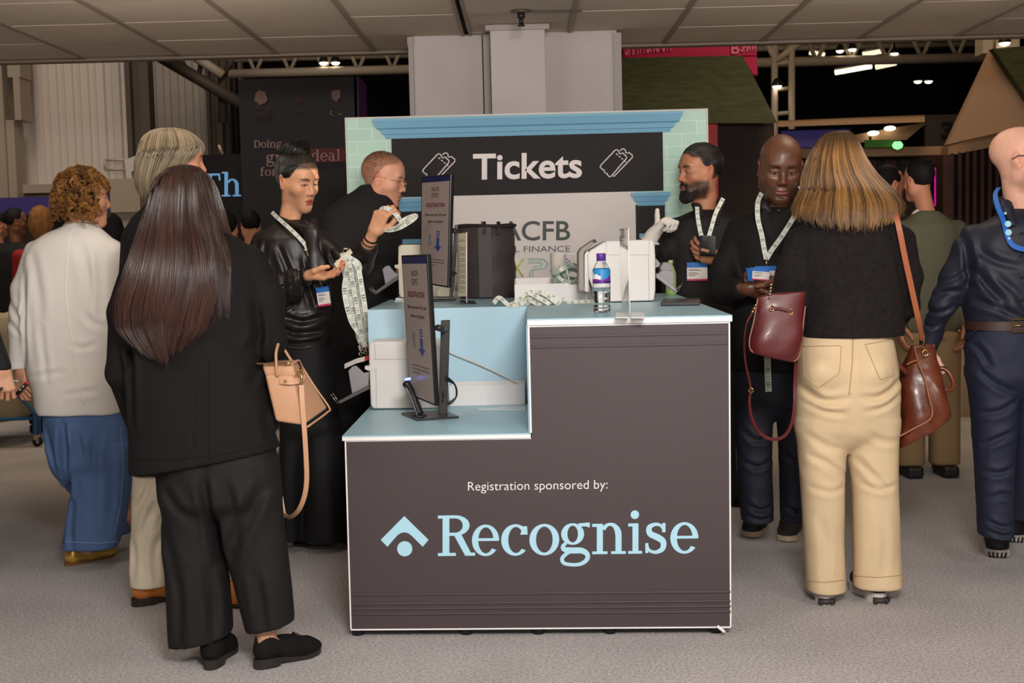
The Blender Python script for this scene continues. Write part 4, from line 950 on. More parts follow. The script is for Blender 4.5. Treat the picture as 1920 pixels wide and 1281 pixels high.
class Px:
    """pixel helper for one depth plane"""
    def __init__(s, Y): s.Y = Y
    def __call__(s, x, y, dy=0): return onY(x, y, s.Y+dy)
    def row(s, py, xl, xr, ry, dy=0):
        a, b = onY(xl, py, s.Y+dy), onY(xr, py, s.Y+dy); return ((a[2]+b[2])/2, (a[0]+b[0])/2, s.Y+dy, (b[0]-a[0])/2, ry)
    def lz(s, rows, **k): return loft([s.row(*r) for r in rows], **k)
    def pel(s, rows):
        """hips: like lz but closing softly below so the legs flow out of it"""
        a = rows[-1]; w_ = a[2]-a[1]; d = a[4] if len(a) > 4 else 0
        return s.lz(rows+[(a[0]+26, a[1]+w_*.05, a[2]-w_*.05, a[3]*.72, d), (a[0]+48, a[1]+w_*.16, a[2]-w_*.16, a[3]*.3, d)])
    def limb(s, pts):
        """pts: (px, py, dy, radius_px)"""
        q = s.Y/CF; P = [(s(p[0], p[1], p[2] if len(p) > 2 else 0), p[3]*q) for p in pts]
        return [cone(P[i][0], P[i+1][0], P[i][1], P[i+1][1]) for i in range(len(P)-1)]
# ================================================================== PEOPLE
def person(px, py, label, group=None):
    p = onZ(px, py, 0); t = thing('person', (p[0], p[1], 0), label, 'person', group); return t
def shoe(parent, heel, toe, um, sm, W=1.0, sole=.012, heelh=.012, opn=0, low=1.0, laces=None, L=None, solem2=None, toe_up=0, name='shoe'):
    """heel and toe are pixels where the sole meets the floor"""
    a, b = onZ(heel[0], heel[1], 0), onZ(toe[0], toe[1], 0); d = b-a; ang = math.atan2(-d[0], d[1]); L = L or float(np.clip(np.linalg.norm(d), .24, .31)); k = L/.27
    R = Rzyx(math.degrees(ang), toe_up)
    ys = np.linspace(0, .27, 26); wl = np.interp(ys, [0, .012, .05, .11, .17, .2, .24, .262, .27], [.008, .022, .031, .031, .042, .044, .036, .018, .005])*W
    cx = np.interp(ys, [0, .1, .2, .27], [0, .003, 0, -.004])
    f = Fld((-.065, -.02, -.01), (.065, .29, .13), .004)
    f.add(cone((0, .036, .03), (0, .04, .062), .033*W, .031*W), .02); f.add(cone((0, .05, .03), (0, .13, .03), .034*W, .036*W), .03); f.add(cone((0, .13, .022), (0, .205, .018), .04*W, .039*W), .03)
    f.add(ell((0, .225, .012), (.034*W, .044, .026)), .02); f.add(cone((0, .06, .065), (0, .165, .035), .025*W*low, .026*W), .03)
    if opn: f.sub(ell((0, .075, .092), (.031*W, .052+.02*opn, .036+.012*opn)), .006)
    f.cut((0, 0, 0), (0, 0, -1)); V, F = f.mesh(1)
    z0 = max(sole, heelh)*.0+sole; V = V*np.array([1, 1, 1]); V[:, 2] += z0+np.interp(V[:, 1], [0, .06, .17, .27], [heelh-sole, heelh-sole, 0, .004])*1.0
    up = link(name, npmesh(name, (V*k)@R.T+a, F), parent, um)
    mb = MB(); lo = [(c-w_, y) for c, w_, y in zip(cx, wl, ys)]; hi = [(c+w_, y) for c, w_, y in zip(cx, wl, ys)][::-1]; P = lo+hi; n = len(P)
    bz = lambda y: float(np.interp(y, [0, .075, .085, .2, .27], [0, 0, max(heelh-sole, 0)*.75, 0, .006])); tz = lambda y: float(np.interp(y, [0, .06, .17, .27], [heelh, heelh, sole, sole+.004]))+.004
    T_ = lambda x, y, z: (np.array([x, y, z])*k)@R.T+a
    Vb = [T_(x*1.06, y, bz(y)) for x, y in P]+[T_(x*1.08, y, tz(y)) for x, y in P]
    m_ = len(lo)
    Fq = [(i, (i+1) % n, (i+1) % n+n, i+n) for i in range(n)]
    for i in range(m_-1): Fq += [(i, n-1-i, n-2-i, i+1), (n+i, n+i+1, n+n-2-i, n+n-1-i)]
    mb.add(Vb, Fq); mb.build('sole', sm, up)
    if laces is not None:
        lb = MB()
        for i in range(5):
            y = .1+i*.017; z = .088-.006*i*1.3+z0; lb.tube([T_(-.024, y, z-.012), T_(0, y+.006, z), T_(.024, y+.012*(i % 2), z-.012)], .0028, 6)
        for s in (-1, 1): lb.tube(spline([T_(0, .1, .092+z0), T_(s*.02, .1, .108+z0), T_(s*.038, .108, .092+z0), T_(s*.01, .112, .092+z0)], 10), .0026, 6)
        lb.build('laces', laces, up)
    up['_'] = 0; del up['_']
    return up, T_, z0
def foot(acc_parts, heel, toe):
    a, b = onZ(heel[0], heel[1], 0), onZ(toe[0], toe[1], 0); d = nrm(b-a); u = np.array([0, 0, 1])
    acc_parts += [cone(a+d*.04+u*.05, a+d*.045+u*.16, .028, .033), cone(a+d*.045+u*.055, a+d*.16+u*.035, .028, .024)]
def bones(q, sh=None, hip=None, knees=(), ankles=(), arms=()):
    """simple limbs under the clothes. sh: (left, right) shoulder points, arms: [[shoulder, elbow, wrist], ...]"""
    out = []
    c0 = (sh[0]+sh[1])/2; c1 = (hip[0]+hip[1])/2
    out += [cone(c0, c1, .085, .095), cone(c0+np.array([0, 0, .03]), c0+np.array([0, 0, .09]), .05, .045), cone(sh[0]*.85+sh[1]*.15-np.array([0,0,.035]), sh[1]*.85+sh[0]*.15-np.array([0,0,.035]), .036, .036), cone(hip[0], hip[1], .075, .075)]
    for h_, k_, a_ in zip(hip, knees, ankles): out += [cone(h_, k_, .068, .045), cone(k_, a_, .045, .03)]
    for s_, e_, w_ in arms: s2 = s_*.85+e_*.15; e2 = e_+nrm((s_+w_)/2-e_)*.012; out += [cone(s2, e2, .026, .024), cone(e2, w_, .024, .021)]
    return out
def hair_loft(q, rows, n, k, th, zend, amp=.012, clump=(9, 5), rho=(.9, 1.03), wave=0, curl=0, col=None, r=.0011, seedo=0, tilt=0):
    """strands running down a silhouette given as pixel rows; th: angle range in degrees (0 = right, 90 = away, 270 = towards the camera)"""
    st = np.array(sorted([q.row(*x) for x in rows])); zs = st[:, 0]
    t = np.radians(RNG.uniform(th[0], th[1], n)); z1 = zs[-1]-RNG.random(n)*.012; z0 = zend(t)+RNG.normal(0, .012, n)
    u = np.linspace(0, 1, k)**.85; Z = z1[:, None]+(z0-z1)[:, None]*u[None, :]
    pr = [herm(Z.ravel(), zs, st[:, i]).reshape(n, k) for i in range(1, 5)]
    cl = vn(np.stack([np.cos(t)*clump[0]*.35+seedo, np.sin(t)*clump[0]*.35, t*0+1.7], 1))
    tt = t[:, None]+wave*np.sin(Z*9+cl[:, None]*6)*u[None, :]+.06*cl[:, None]*u[None, :]
    G = np.stack([np.cos(tt).ravel()*clump[0]*.6+seedo, np.sin(tt).ravel()*clump[0]*.6, Z.ravel()*clump[1]*.4], 1)
    ro = RNG.uniform(rho[0], rho[1], n)[:, None]; dr = amp*vn(G).reshape(n, k)*np.minimum(u*3, 1)[None, :]
    nz = 2.2; ct, s_ = np.cos(tt), np.sin(tt)
    X = pr[0]+(pr[2]*ro+dr)*ct; Y = pr[1]+(pr[3]*ro+dr)*s_
    X += RNG.normal(0, .0016, (n, 1))*u*2; Y += RNG.normal(0, .0016, (n, 1))*u*2
    if curl: X += curl*(u**6)[None, :]*np.sign(ct)*-1
    return np.stack([X, Y, Z], 2), t, cl
def hair_base(q, rows, sc, cut=None, h=.008):
    st = [(a[0], a[1], a[2], a[3]*sc, a[4]*sc) for a in (q.row(*x) for x in rows)]
    p = loft(st, 2); f = Fld(p[0]-.02, p[1]+.02, h); f.add(p, 0)
    for c in (cut or ()): f.cut(*c)
    return f.mesh(2)
def lanyard_cols(n_along, base, marks, seed=0):
    C = np.tile(np.array(base, float), (n_along, 1)); g = np.array(hexc(120, 170, 130)); d = np.array(hexc(50, 60, 55))
    for i in range(n_along):
        m = (i+seed) % 14
        if m in (2, 3, 4, 5): C[i] = g*.3+np.array(base)*.7
        elif m in (8, 10): C[i] = d
        elif m == 12: C[i] = g
    return C
LAN = mat('lanyard_cloth', (.8, .8, .7), .6, attr='Col'); MET = mat('clip_metal', hexc(190, 180, 160), .3, 1)
LB = hexc(226, 226, 218)
def strap_mesh(name, pts, wid, nor, parent, n=120, base=LB, seed=0):
    """printed lanyard strap: sheet with small marks woven along it"""
    P = spline(pts, n); N = np.array(nor, float); N = np.array([N]*n) if N.ndim == 1 else spline(nor, n)
    T = np.gradient(P, axis=0); T /= np.linalg.norm(T, axis=1)[:, None]+1e-9; A = np.cross(T, N); A /= np.linalg.norm(A, axis=1)[:, None]+1e-9; B = np.cross(A, T)
    V = []; C = []; F = []; prof = (-.5, -.25, 0, .25, .5)
    cc = lanyard_cols(n, base, None, seed)
    for sd in (1, -1):
        for j, u in enumerate(prof):
            V.append(P+A*u*wid+B*.0006*sd); C.append(cc if abs(u) < .3 else np.tile(np.array(base), (n, 1)))
    m = len(prof); V = np.stack(V, 1).reshape(-1, 3); C = np.stack(C, 1).reshape(-1, 3); W_ = 2*m; ring = list(range(m))+list(range(2*m-1, m-1, -1))
    for i in range(n-1):
        for j in range(W_): F.append((i*W_+ring[j], i*W_+ring[(j+1) % W_], (i+1)*W_+ring[(j+1) % W_], (i+1)*W_+ring[j]))
    return link(name, npmesh(name, V, np.array(F), False, C), parent, LAN)
BADGE_B = mat('badge_blue', hexc(40, 110, 190), .4); BADGE_W = mat('badge_white', hexc(222, 214, 208), .4); BADGE_P = mat('badge_pink', hexc(190, 50, 90), .4); INK = mat('ink', hexc(90, 90, 100), .6)
def badge(parent, c, u, v, w_=.09, hgt=.1, name='badge'):
    """name badge card: c top centre, u right, v up"""
    u, v, c = nrm(u), nrm(v), np.array(c); nn = np.cross(u, v)
    def card(z0, z1, m, nm, par, d, x0=-.5, x1=.5): 
        return MB().prism([c+u*w_*x0-v*hgt*z0, c+u*w_*x1-v*hgt*z0, c+u*w_*x1-v*hgt*z1, c+u*w_*x0-v*hgt*z1], nn*d).build(nm, m, par)
    b = card(0, 1, BADGE_W, name, parent, .0016); card(0, .28, BADGE_B, 'badge_header', b, .0022); card(.9, 1, BADGE_P, 'badge_band', b, .0022)
    mb = MB()
    for i, (z, x) in enumerate(((.36, .05), (.42, .2), (.55, .0), (.62, .1), (.7, -.1))): mb.prism([c+u*w_*-.42-v*hgt*z, c+u*w_*x-v*hgt*z, c+u*w_*x-v*hgt*(z+.03), c+u*w_*-.42-v*hgt*(z+.03)], nn*.0021)
    mb.build('badge_text', INK, b); return b
def lanyard(q, ptsL, ptsR, V0, badgec, label, base=LB, wid=.017, clip=True, bw=.088, bh=.098, bu=(1, 0, 0), bv=(0, -.05, 1), nor=(0, -1, 0)):
    c = q(*badgec); t = thing('lanyard', c, label, 'lanyard')
    strap_mesh('strap', [q(*p) for p in ptsL]+[q(*V0)], wid, nor, t, base=base)
    if ptsR: strap_mesh('strap', [q(*p) for p in ptsR]+[q(*V0)], wid, nor, t, base=base, seed=5)
    v0 = q(*V0)
    MB().tube([v0, v0*.5+c*.5, c+np.array([0, -.002, 0])], [.004, .003, .004], 8).tube([v0+np.array([.006*math.cos(a*pi/4), -.001, .004+.006*math.sin(a*pi/4)]) for a in range(8)], .0012, 5, closed=True).build('clip', MET, t)
    if bw: badge(t, c, bu, bv, bw, bh)
    return t

# ------------------------------------------------------------------ 1. woman with long dark hair, seen from behind
q = Px(4.2)
T = person(440, 1250, 'woman with very long dark hair in black jacket and wide trousers, back turned')
skin = hexc(212, 160, 130)
wool = mat('black_wool', hexc(21, 18, 18), .85, bump=.15, bscale=220, spec=.25, wrinkle=(5, 5, 3, .16)); crepe = mat('black_crepe', hexc(26, 23, 23), .75, bump=.06, bscale=200, spec=.3, wrinkle=(9, 9, 2, .35))
acc = Acc(); c = q(351, 393)
head(acc, c, Rzyx(-66, -8), q(365, 470, .02), skin, S=.95, female=True, h=.0036)
sk = bones(q, (q(262, 490), q(478, 490)), (q(340, 860), q(465, 855)), (q(355, 1010), q(475, 1005)), (q(390, 1190, -.05), q(495, 1185)), [[q(262, 490), q(225, 640), q(262, 790, .2)], [q(478, 490), q(512, 640), q(495, 690, .22)]])
foot(sk, (395, 1250), (428, 1214)); foot(sk, (480, 1252), (578, 1226)); skeleton(acc, sk, skin, .012)
hand(acc, q(495, 690, .22), (-.3, .9, .1), (0, 0, -1), True, skin, q(512, 640), [(40, 40, 30)]*4, h=.004)
hand(acc, q(262, 790, .2), (.5, .7, 0), (0, 0, -1), False, skin, q(225, 640), [(40, 40, 30)]*4, h=.004)
acc.link('body', SKIN, T)
tor = q.lz([(430, 335, 408, .05), (446, 302, 445, .085), (470, 268, 472, .112), (510, 244, 494, .13), (580, 236, 496, .135), (650, 236, 492, .13), (720, 240, 498, .135), (800, 244, 513, .15), (900, 246, 535, .16)])
c = q(390, 862)
JK = garment('jacket', [tor]+q.limb([(262, 490, 0, 30), (234, 590, 0, 31), (226, 700, .03, 28), (262, 800, .2, 22)])+q.limb([(470, 492, 0, 32), (500, 560, .01, 34), (505, 640, .02, 32), (490, 690, .2, 24)]), wool, T, .0065,
        [folds(.005, 5, 5, 3.2, 1, (.4, .3)), creases(q, [(((262, 560), (258, 680), (262, 800)), .014, .014), (((486, 560), (492, 640), (480, 720)), .012, .014), (((385, 690), (383, 780), (384, 862)), .004, .005), (((500, 620), (478, 650), (470, 690)), .008, .014), (((235, 640), (250, 655), (262, 690)), .008, .01), (((500, 760), (508, 800), (522, 830)), .008, .01)])], [(c, (.155, 0, -1))], k=.02)
garment('trousers', [q.pel([(800, 265, 505, .12), (880, 297, 523, .135), (930, 302, 526, .13)]),
        (q.lz([(860, 295, 412, .11), (1000, 305, 420, .1), (1100, 313, 428, .1), (1203, 320, 436, .105)], cap0=False), .03), (q.lz([(860, 402, 523, .11), (1000, 416, 536, .1), (1100, 440, 546, .1), (1203, 470, 553, .1)], cap0=False), .012)], crepe, T, .0065,
        [folds(.008, 9, 7, 1.6, 3), creases(q, [(((398, 880), (408, 960), (420, 1050)), .02, .014), (((322, 905), (345, 935), (372, 962)), .012, .016), (((308, 940), (322, 1000), (345, 1060)), .01, .018), (((505, 900), (470, 970), (440, 1040)), .014, .02), (((440, 890), (452, 950), (448, 1010)), .01, .016), (((345, 1060), (352, 1120), (350, 1200)), .012, .016), (((400, 1050), (408, 1120), (412, 1190)), .012, .016), (((490, 1060), (500, 1120), (505, 1170)), .012, .016)])], [(q(430, 1187), (.19, .0, -1))], (.014, q(0, 1165)[2]))
stitched('back_seam', JK, [(392, 672), (391, 760), (392, 862)], .0016, wool, T); stitched('hem_seam', JK, [(252, 862), (300, 864), (400, 856), (500, 834)], .0014, wool, T)
suede = mat('black_suede', hexc(22, 20, 20), .9, spec=.2); bsole = mat('black_sole', hexc(38, 34, 33), .5); gold = mat('gold_metal', hexc(212, 175, 110), .25, 1)
for hp, tp in (((392, 1258), (432, 1212)), ((478, 1256), (584, 1226))):
    s_, T_, z0 = shoe(T, hp, tp, suede, bsole, sole=.012, heelh=.03, opn=1.5, L=.262)
    MB().tube(spline([T_(-.036, .165, .05), T_(-.02, .165, .078), T_(.02, .165, .078), T_(.036, .165, .05)], 12), .009, 8, flat=.35).build('strap', suede, s_)
    MB().tube([T_(-.015+.005*i, .165, .087+.003*math.sin(i*pi/3)) for i in range(7)], .0028, 6).build('buckle', gold, s_)
rows = [(309, 338, 356, .02, -.0), (314, 318, 372, .05), (326, 300, 386, .08), (350, 286, 401, .1), (390, 276, 409, .115), (430, 264, 418, .125, -.01), (470, 248, 434, .13, -.035), (520, 232, 440, .13, -.055), (570, 214, 440, .13, -.06), (610, 212, 432, .13, -.06), (640, 235, 412, .13, -.06), (670, 262, 390, .125, -.06)]
def zend3(t):
    x = np.cos(t); return q(345, 664)[2]+.085*np.abs(np.clip(x, -1, 1))**3+.05*np.clip(x, 0, 1)+RNG.random(len(t))**3*.12
brn = np.array(hexc(58, 40, 34)); 
P, t, cl = hair_loft(q, rows, 4200, 26, (140, 395), zend3, amp=.02, clump=(20, 3.5), rho=(.9, 1.03), wave=.04, curl=.016)
u = np.linspace(0, 1, 26)[None, :, None]
hc = brn*(1+.35*cl[:, None, None])*(1+.5*u**1.5)*(np.array([1, 1, 1])+u*np.array([.12, 0, -.05]))
Vb, Fb = hair_base(q, rows, .9, [(q(384, 395, -.1), (.9, .75, -.12)), (q(340, 585), (0, 0, -1))]); 
# a few locks falling forward over the right shoulder
m_ = 420; t0 = RNG.random(m_); e0 = np.stack([q(398+52*a, 500+95*b) for a, b in zip(t0, RNG.random(m_))]); k = 26
cp = [np.stack([q(372+14*a, 330) for a in t0])+[0, -.06, 0], np.stack([q(392+14*a, 400) for a in t0])+[0, -.085, 0], np.stack([q(408+34*a, 455) for a in t0])+[0, -.125, 0], e0+[0, -.15, 0]]
uu = np.linspace(0, 1, k)[None, :, None]; P2 = sum(c_[:, None, :]*w_ for c_, w_ in zip(cp, ((1-uu)**3, 3*uu*(1-uu)**2, 3*uu*uu*(1-uu), uu**3)))+RNG.normal(0, .004, (m_, 1, 3))
P2 += np.array([.006, 0, 0])*np.sin(uu*9+t0[:, None, None]*20)*uu
P = np.vstack([P, P2]); hc = np.vstack([hc, np.ones((m_, k, 1))*brn*RNG.uniform(.8, 1.7, (m_, 1, 1))])
strands('hair', P, .0012, HAIR, T, lambda P: hc, base=(Vb, Fb, brn*.6), vary=.4)
# ------------------------------------------------------------------ 2. woman with curly hair, cream shirt, jeans
q = Px(5.57)
T = person(165, 1060, 'woman with short curly golden hair in a loose cream shirt, blue jeans and gold flats')
acc = Acc(); skin = hexc(205, 150, 118); c = q(158, 372)
head(acc, c, Rzyx(-58, -4), q(150, 440, .02), skin, female=True, h=.0036)
sk = bones(q, (q(66, 470), q(210, 470)), (q(125, 790), q(190, 790)), (q(140, 890, .06), q(190, 890)), (q(240, 970, .25), q(165, 1030)), [[q(66, 470), q(40, 590), q(36, 690, -.02)], [q(210, 470), q(228, 580, .05), q(222, 650, .15)]])
foot(sk, (130, 1060), (212, 1042)); foot(sk, (236, 1000), (254, 972)); skeleton(acc, sk, skin, .012)
hand(acc, q(38, 692, -.02), (.1, -.15, -1), (.55, .8, 0), False, skin, q(40, 590), [(30, 45, 30), (35, 50, 30), (40, 50, 30), (42, 50, 30)], thumb=((-.55, .7, -.5), (-.1, .8, -.7), (.2, .9, -.5)), h=.003)
hand(acc, q(222, 650, .15), (.3, .6, -.3), (0, 0, -1), True, skin, q(228, 580, .05), [(30, 40, 30)]*4, h=.004)
acc.link('body', SKIN, T)
cream = mat('cream_cotton', hexc(226, 220, 212), .75, bump=.06, bscale=160, spec=.3, wrinkle=(4, 4, 2.4, .3)); denim = mat('blue_denim', hexc(78, 104, 148), .8, bump=.2, bscale=260, var=.16, vscale=9, stretch=(1, 1, .35), wrinkle=(7, 7, 2.5, .4))
rows = [(416, 132, 172, .055), (424, 118, 182, .07), (438, 84, 198, .09), (458, 58, 216, .112), (490, 46, 228, .125), (540, 43, 236, .135), (620, 47, 240, .145), (690, 51, 242, .15), (735, 66, 240, .155), (790, 74, 236, .15)]
SH = garment('shirt', [q.lz(rows)]+q.limb([(64, 470, 0, 18), (42, 540, 0, 20), (34, 620, 0, 18), (33, 700, -.02, 17)])+q.limb([(212, 472, 0, 20), (226, 560, .05, 19), (222, 650, .15, 16)]), cream, T, .0068,
        [folds(.005, 4.5, 4, 2.4, 11, (.5, .4)), creases(q, [(((60, 510), (58, 590), (60, 680)), .014, .013), (((75, 470), (90, 530), (98, 600)), .008, .02), (((165, 455), (178, 500), (186, 560)), .01, .018), (((72, 705), (110, 696), (145, 690)), .008, .012), (((150, 640), (175, 648), (200, 640)), .008, .012), (((140, 735), (175, 728), (205, 726)), .008, .012), (((175, 580), (190, 600), (215, 612)), .008, .014), (((22, 560), (34, 585), (48, 600)), .008, .012), (((20, 600), (32, 612), (44, 628)), .008, .01), (((96, 600), (104, 660), (112, 720)), .006, .014), (((200, 470), (204, 540), (206, 600)), .008, .014)], .8)], [(q(140, 770), (0, 0, -1))] if 0 else [], k=.022,
        subs=[(rbox(q(36, 702, 0), (.05, .1, .012*1.9), .001), .002), (rbox(q(60, 800), (.06, .3, .075), .04), .02), (rbox(q(240, 800), (.05, .3, .06), .04), .02), (rbox(q(150, 812), (.3, .3, .09), .01), .01)])
def limbrow(*rows): return q.lz(rows)
JN = garment('jeans', [q.pel([(735, 76, 236, .13), (800, 84, 243, .135), (860, 92, 246, .13)]), (limbrow((840, 90, 168, .1), (905, 122, 195, .085, .08), (960, 168, 232, .08, .18), (1000, 205, 244, .08, .27)), .02), (limbrow((830, 128, 246, .12), (900, 134, 246, .108), (960, 128, 238, .1), (1023, 119, 223, .1)), .015)], denim, T, .0065,
        [folds(.005, 6, 6, 2, 13, (.3, 0)), creases(q, [(((136, 780), (140, 850), (134, 930)), .024, .016), (((160, 800), (172, 840), (180, 900)), .01, .014), (((200, 800), (190, 860), (188, 960)), .01, .018), (((100, 790), (112, 840), (128, 890)), .01, .014), (((150, 930), (146, 980), (150, 1026)), .01, .014), (((225, 830), (220, 930), (212, 1010)), .008, .016)])], [(q(170, 1028), (.03, 0, -1)), (q(215, 990, .2), (.6, -.5, -.62))] if 0 else (), (.014, q(0, 1010)[2]))
dh = mat('denim_hem', hexc(112, 138, 176), .8)
stitched('hem', JN, [(121, 1015), (150, 1018), (190, 1019), (222, 1016)], .003, dh, T); stitched('side_seam', JN, [(226, 800), (232, 870), (226, 950), (213, 1010)], .0018, dh, T)
goldl = mat('gold_leather', hexc(226, 182, 92), .35, .6, bump=.1, bscale=30); tansole = mat('tan_sole', hexc(120, 78, 40), .6)
for i, (hp, tp) in enumerate((((122, 1062), (218, 1040)), ((234, 1000), (256, 968)))):
    s_, T_, z0 = shoe(T, hp, tp, goldl, tansole, sole=.006, heelh=.01, opn=.8, W=.9)
    MB().tube(spline([T_(-.034, .1, .03), T_(-.026, .1, .056), T_(0, .1, .07), T_(.026, .1, .056), T_(.034, .1, .03)], 14), .005, 8, flat=.5).build('strap', goldl, s_)
stitched('back_seam', SH, [(131, 428), (127, 470), (122, 540), (128, 600), (140, 660), (150, 720), (158, 758)], .0026, mat('cream_seam', hexc(240, 235, 224), .7), T, 50)
# curls: many small coils over the scalp
n, k = 620, 36; d = RNG.normal(size=(n, 3)); d /= np.linalg.norm(d, axis=1)[:, None]; R_ = Rzyx(-58, -4)
loc = d@R_; keep = ~((loc[:, 1] > .5) & (loc[:, 2] < .4)) & (loc[:, 2] > -.66); d = d[keep]; n = len(d)
root = c+np.array([-.012, 0, .02])+d*np.array([.09, .098, .104]); u = np.linspace(0, 1, k)[None, :, None]
tan = np.cross(d, RNG.normal(size=(n, 3))); tan /= np.linalg.norm(tan, axis=1)[:, None]; bt = np.cross(d, tan)
ln = RNG.uniform(.045, .085, (n, 1, 1)); ang = u*RNG.uniform(1.3, 2.6, (n, 1, 1))*2*pi+RNG.uniform(0, 6, (n, 1, 1)); rad = RNG.uniform(.008, .016, (n, 1, 1))*(.4+.9*u)
P = root[:, None, :]+d[:, None, :]*ln*(u-.42*u*u)+np.array([0, 0, -1])*ln*u**2*.6+(tan[:, None, :]*np.cos(ang)+bt[:, None, :]*np.sin(ang))*rad
cl_ = RNG.uniform(.45, 1.6, (n, 1, 1)); P = np.repeat(P, 8, 0)+RNG.normal(0, .0019, (n*8, 1, 3)); cc = np.array(hexc(148, 102, 54))*np.repeat(cl_, 8, 0)*np.ones((1, k, 1))
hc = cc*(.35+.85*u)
f = Fld(c-.16, c+.17, .008); f.add(ell(c+np.array([-.012, 0, .02]), (.096, .104, .11))); f.cut(c+np.array([.05, -.035, -.02])*.9, (.8, -.35, -.5)); f.cut(c+np.array([0, 0, -.055]), (.1, 0, -1)); Vb, Fb = f.mesh(2)
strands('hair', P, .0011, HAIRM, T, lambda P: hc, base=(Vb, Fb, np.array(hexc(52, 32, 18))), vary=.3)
# printed strap round her collar
t = thing('lanyard', q(175, 420), 'pale printed lanyard around the collar of the curly haired woman', 'lanyard')
strap_mesh('strap', [q(148, 414, -.07), q(165, 414, -.07), q(178, 418, -.045), q(186, 428, .0)], .017, [(-.1, -.6, .8), (0, -.6, .7), (.5, -.6, .5), (.9, -.1, .4)], t, 40)
# vape pen in her hand
t = thing('vape_pen', q(42, 730, -.06), 'black and pink pen held in the hand of the woman in the cream shirt', 'pen')
a_, b_ = q(28, 744, -.08), q(53, 716, -.075)
MB().tube([a_+(b_-a_)*.12, a_+(b_-a_)*.88], .0085, 10).build('barrel', MATS['black_plastic'], t); pk = mat('pen_pink', hexc(220, 60, 90), .4)
MB().tube([a_, a_+(b_-a_)*.14], [.007, .0087], 10).build('cap', pk, t); MB().tube([a_+(b_-a_)*.86, b_], [.0087, .007], 10).build('cap', pk, t)
for x in (.4, .62): MB().tube([a_+(b_-a_)*x+np.array([0, -.0075, .002]), a_+(b_-a_)*(x+.1)+np.array([0, -.0075, .002])], .004, 6, flat=.6).build('printed_mark', MATS['white_edge'], t)

# ------------------------------------------------------------------ 3. man with grey hair
q = Px(4.95)
T = person(330, 1138, 'tall man with collar length grey hair in a black jacket, cream trousers and tan shoes')
acc = Acc(); skin = hexc(205, 140, 112); c = q(333, 305)
head(acc, c, Rzyx(-68, -3), q(325, 400, .02), skin, S=.95, h=.003)
sk = bones(q, (q(255, 450), q(385, 450)), (q(300, 860), q(385, 860)), (q(288, 980), q(390, 980)), (q(285, 1090), q(405, 1090)), [[q(255, 450), q(240, 560, .05), q(252, 660, .18)], [q(385, 450), q(408, 560, .05), q(400, 660, .15)]])
skeleton(acc, sk, skin, .012)
hand(acc, q(252, 660, .18), (.3, .6, -.4), (0, 0, -1), False, skin, q(240, 560, .05), [(30, 40, 30)]*4, h=.004); hand(acc, q(400, 660, .15), (-.3, .6, -.4), (0, 0, -1), True, skin, q(408, 560, .05), [(30, 40, 30)]*4, h=.004)
acc.link('body', SKIN, T)
bwool = mat('navy_black_wool', hexc(18, 17, 20), .8, bump=.1, bscale=200)
garment('jacket', [q.lz([(352, 300, 362, .055), (366, 290, 374, .07), (386, 270, 388, .095), (410, 246, 396, .12), (450, 232, 400, .13), (520, 232, 405, .14), (650, 236, 412, .14), (780, 244, 412, .14), (882, 250, 414, .14)])]+q.limb([(254, 448, 0, 24), (240, 560, .05, 23), (250, 650, .18, 18)])+q.limb([(380, 448, 0, 24), (402, 560, .05, 23), (396, 640, .15, 18)]), bwool, T, .008, folds(.005, 6, 5, 4, 21))
chino = mat('cream_chino', hexc(214, 202, 180), .75, bump=.08, bscale=220, wrinkle=(8, 8, 3, .35))
garment('trousers', [q.pel([(840, 254, 412, .12), (900, 256, 412, .12), (925, 257, 410, .11)]), (limbrow((890, 255, 318, .088), (960, 251, 314, .078), (1030, 246, 313, .072), (1097, 245, 317, .075)), .02), (limbrow((890, 335, 414, .088), (960, 342, 412, .078), (1030, 360, 414, .072), (1097, 376, 418, .075)), .02)], chino, T, .0065, [folds(.004, 6, 6, 3.5, 22, (.3, .4)), creases(q, [(((300, 885), (285, 920), (262, 960)), .01, .012), (((308, 930), (292, 960), (276, 1000)), .01, .012), (((312, 990), (298, 1030), (300, 1085)), .012, .012), (((256, 1000), (262, 1040), (258, 1085)), .008, .012), (((280, 1050), (284, 1070), (282, 1092)), .007, .01)])], (), (.014, q(0, 1085)[2]))
tan = mat('tan_leather', hexc(186, 110, 48), .35, bump=.05, bscale=60, var=.15, vscale=12); dsole = mat('dark_sole', hexc(40, 28, 22), .5)
for hp, tp in (((248, 1138), (335, 1120)), ((372, 1142), (456, 1136))):
    s_, T_, z0 = shoe(T, hp, tp, tan, dsole, sole=.01, heelh=.024, opn=.1, L=.3)
    MB().tube(spline([T_(-.034, .15, .04), T_(-.02, .152, .07), T_(.02, .152, .07), T_(.036, .15, .04)], 12), .008, 8, flat=.35).build('strap', tan, s_)
    MB().tube([T_(.03, .142, .05), T_(.03, .162, .05), T_(.026, .162, .066), T_(.026, .142, .066)], .0022, 6, closed=True).build('buckle', gold, s_)
rows = [(240, 302, 330, .02), (244, 285, 348, .05), (256, 270, 368, .085), (275, 262, 381, .105), (300, 258, 370, .12), (325, 258, 354, .12), (345, 260, 342, .115), (366, 266, 330, .1)]
def zend(t): return q(300, 364)[2]+.10*np.clip(np.cos(t+.15), 0, 1)**3+RNG.random(len(t))*.02
P, t, cl = hair_loft(q, rows, 2600, 18, (20, 350), zend, amp=.006, clump=(14, 5), rho=(.9, 1.03))
gcol = np.array(hexc(166, 148, 120)); hc = gcol*(1+.4*cl[:, None, None])*np.ones((1, 18, 1)); dark = RNG.random(len(P)) < .3; hc[dark] *= .55
Vb, Fb = hair_base(q, rows, .92, [(q(372, 318, 0), (.8, .1, -.5))])
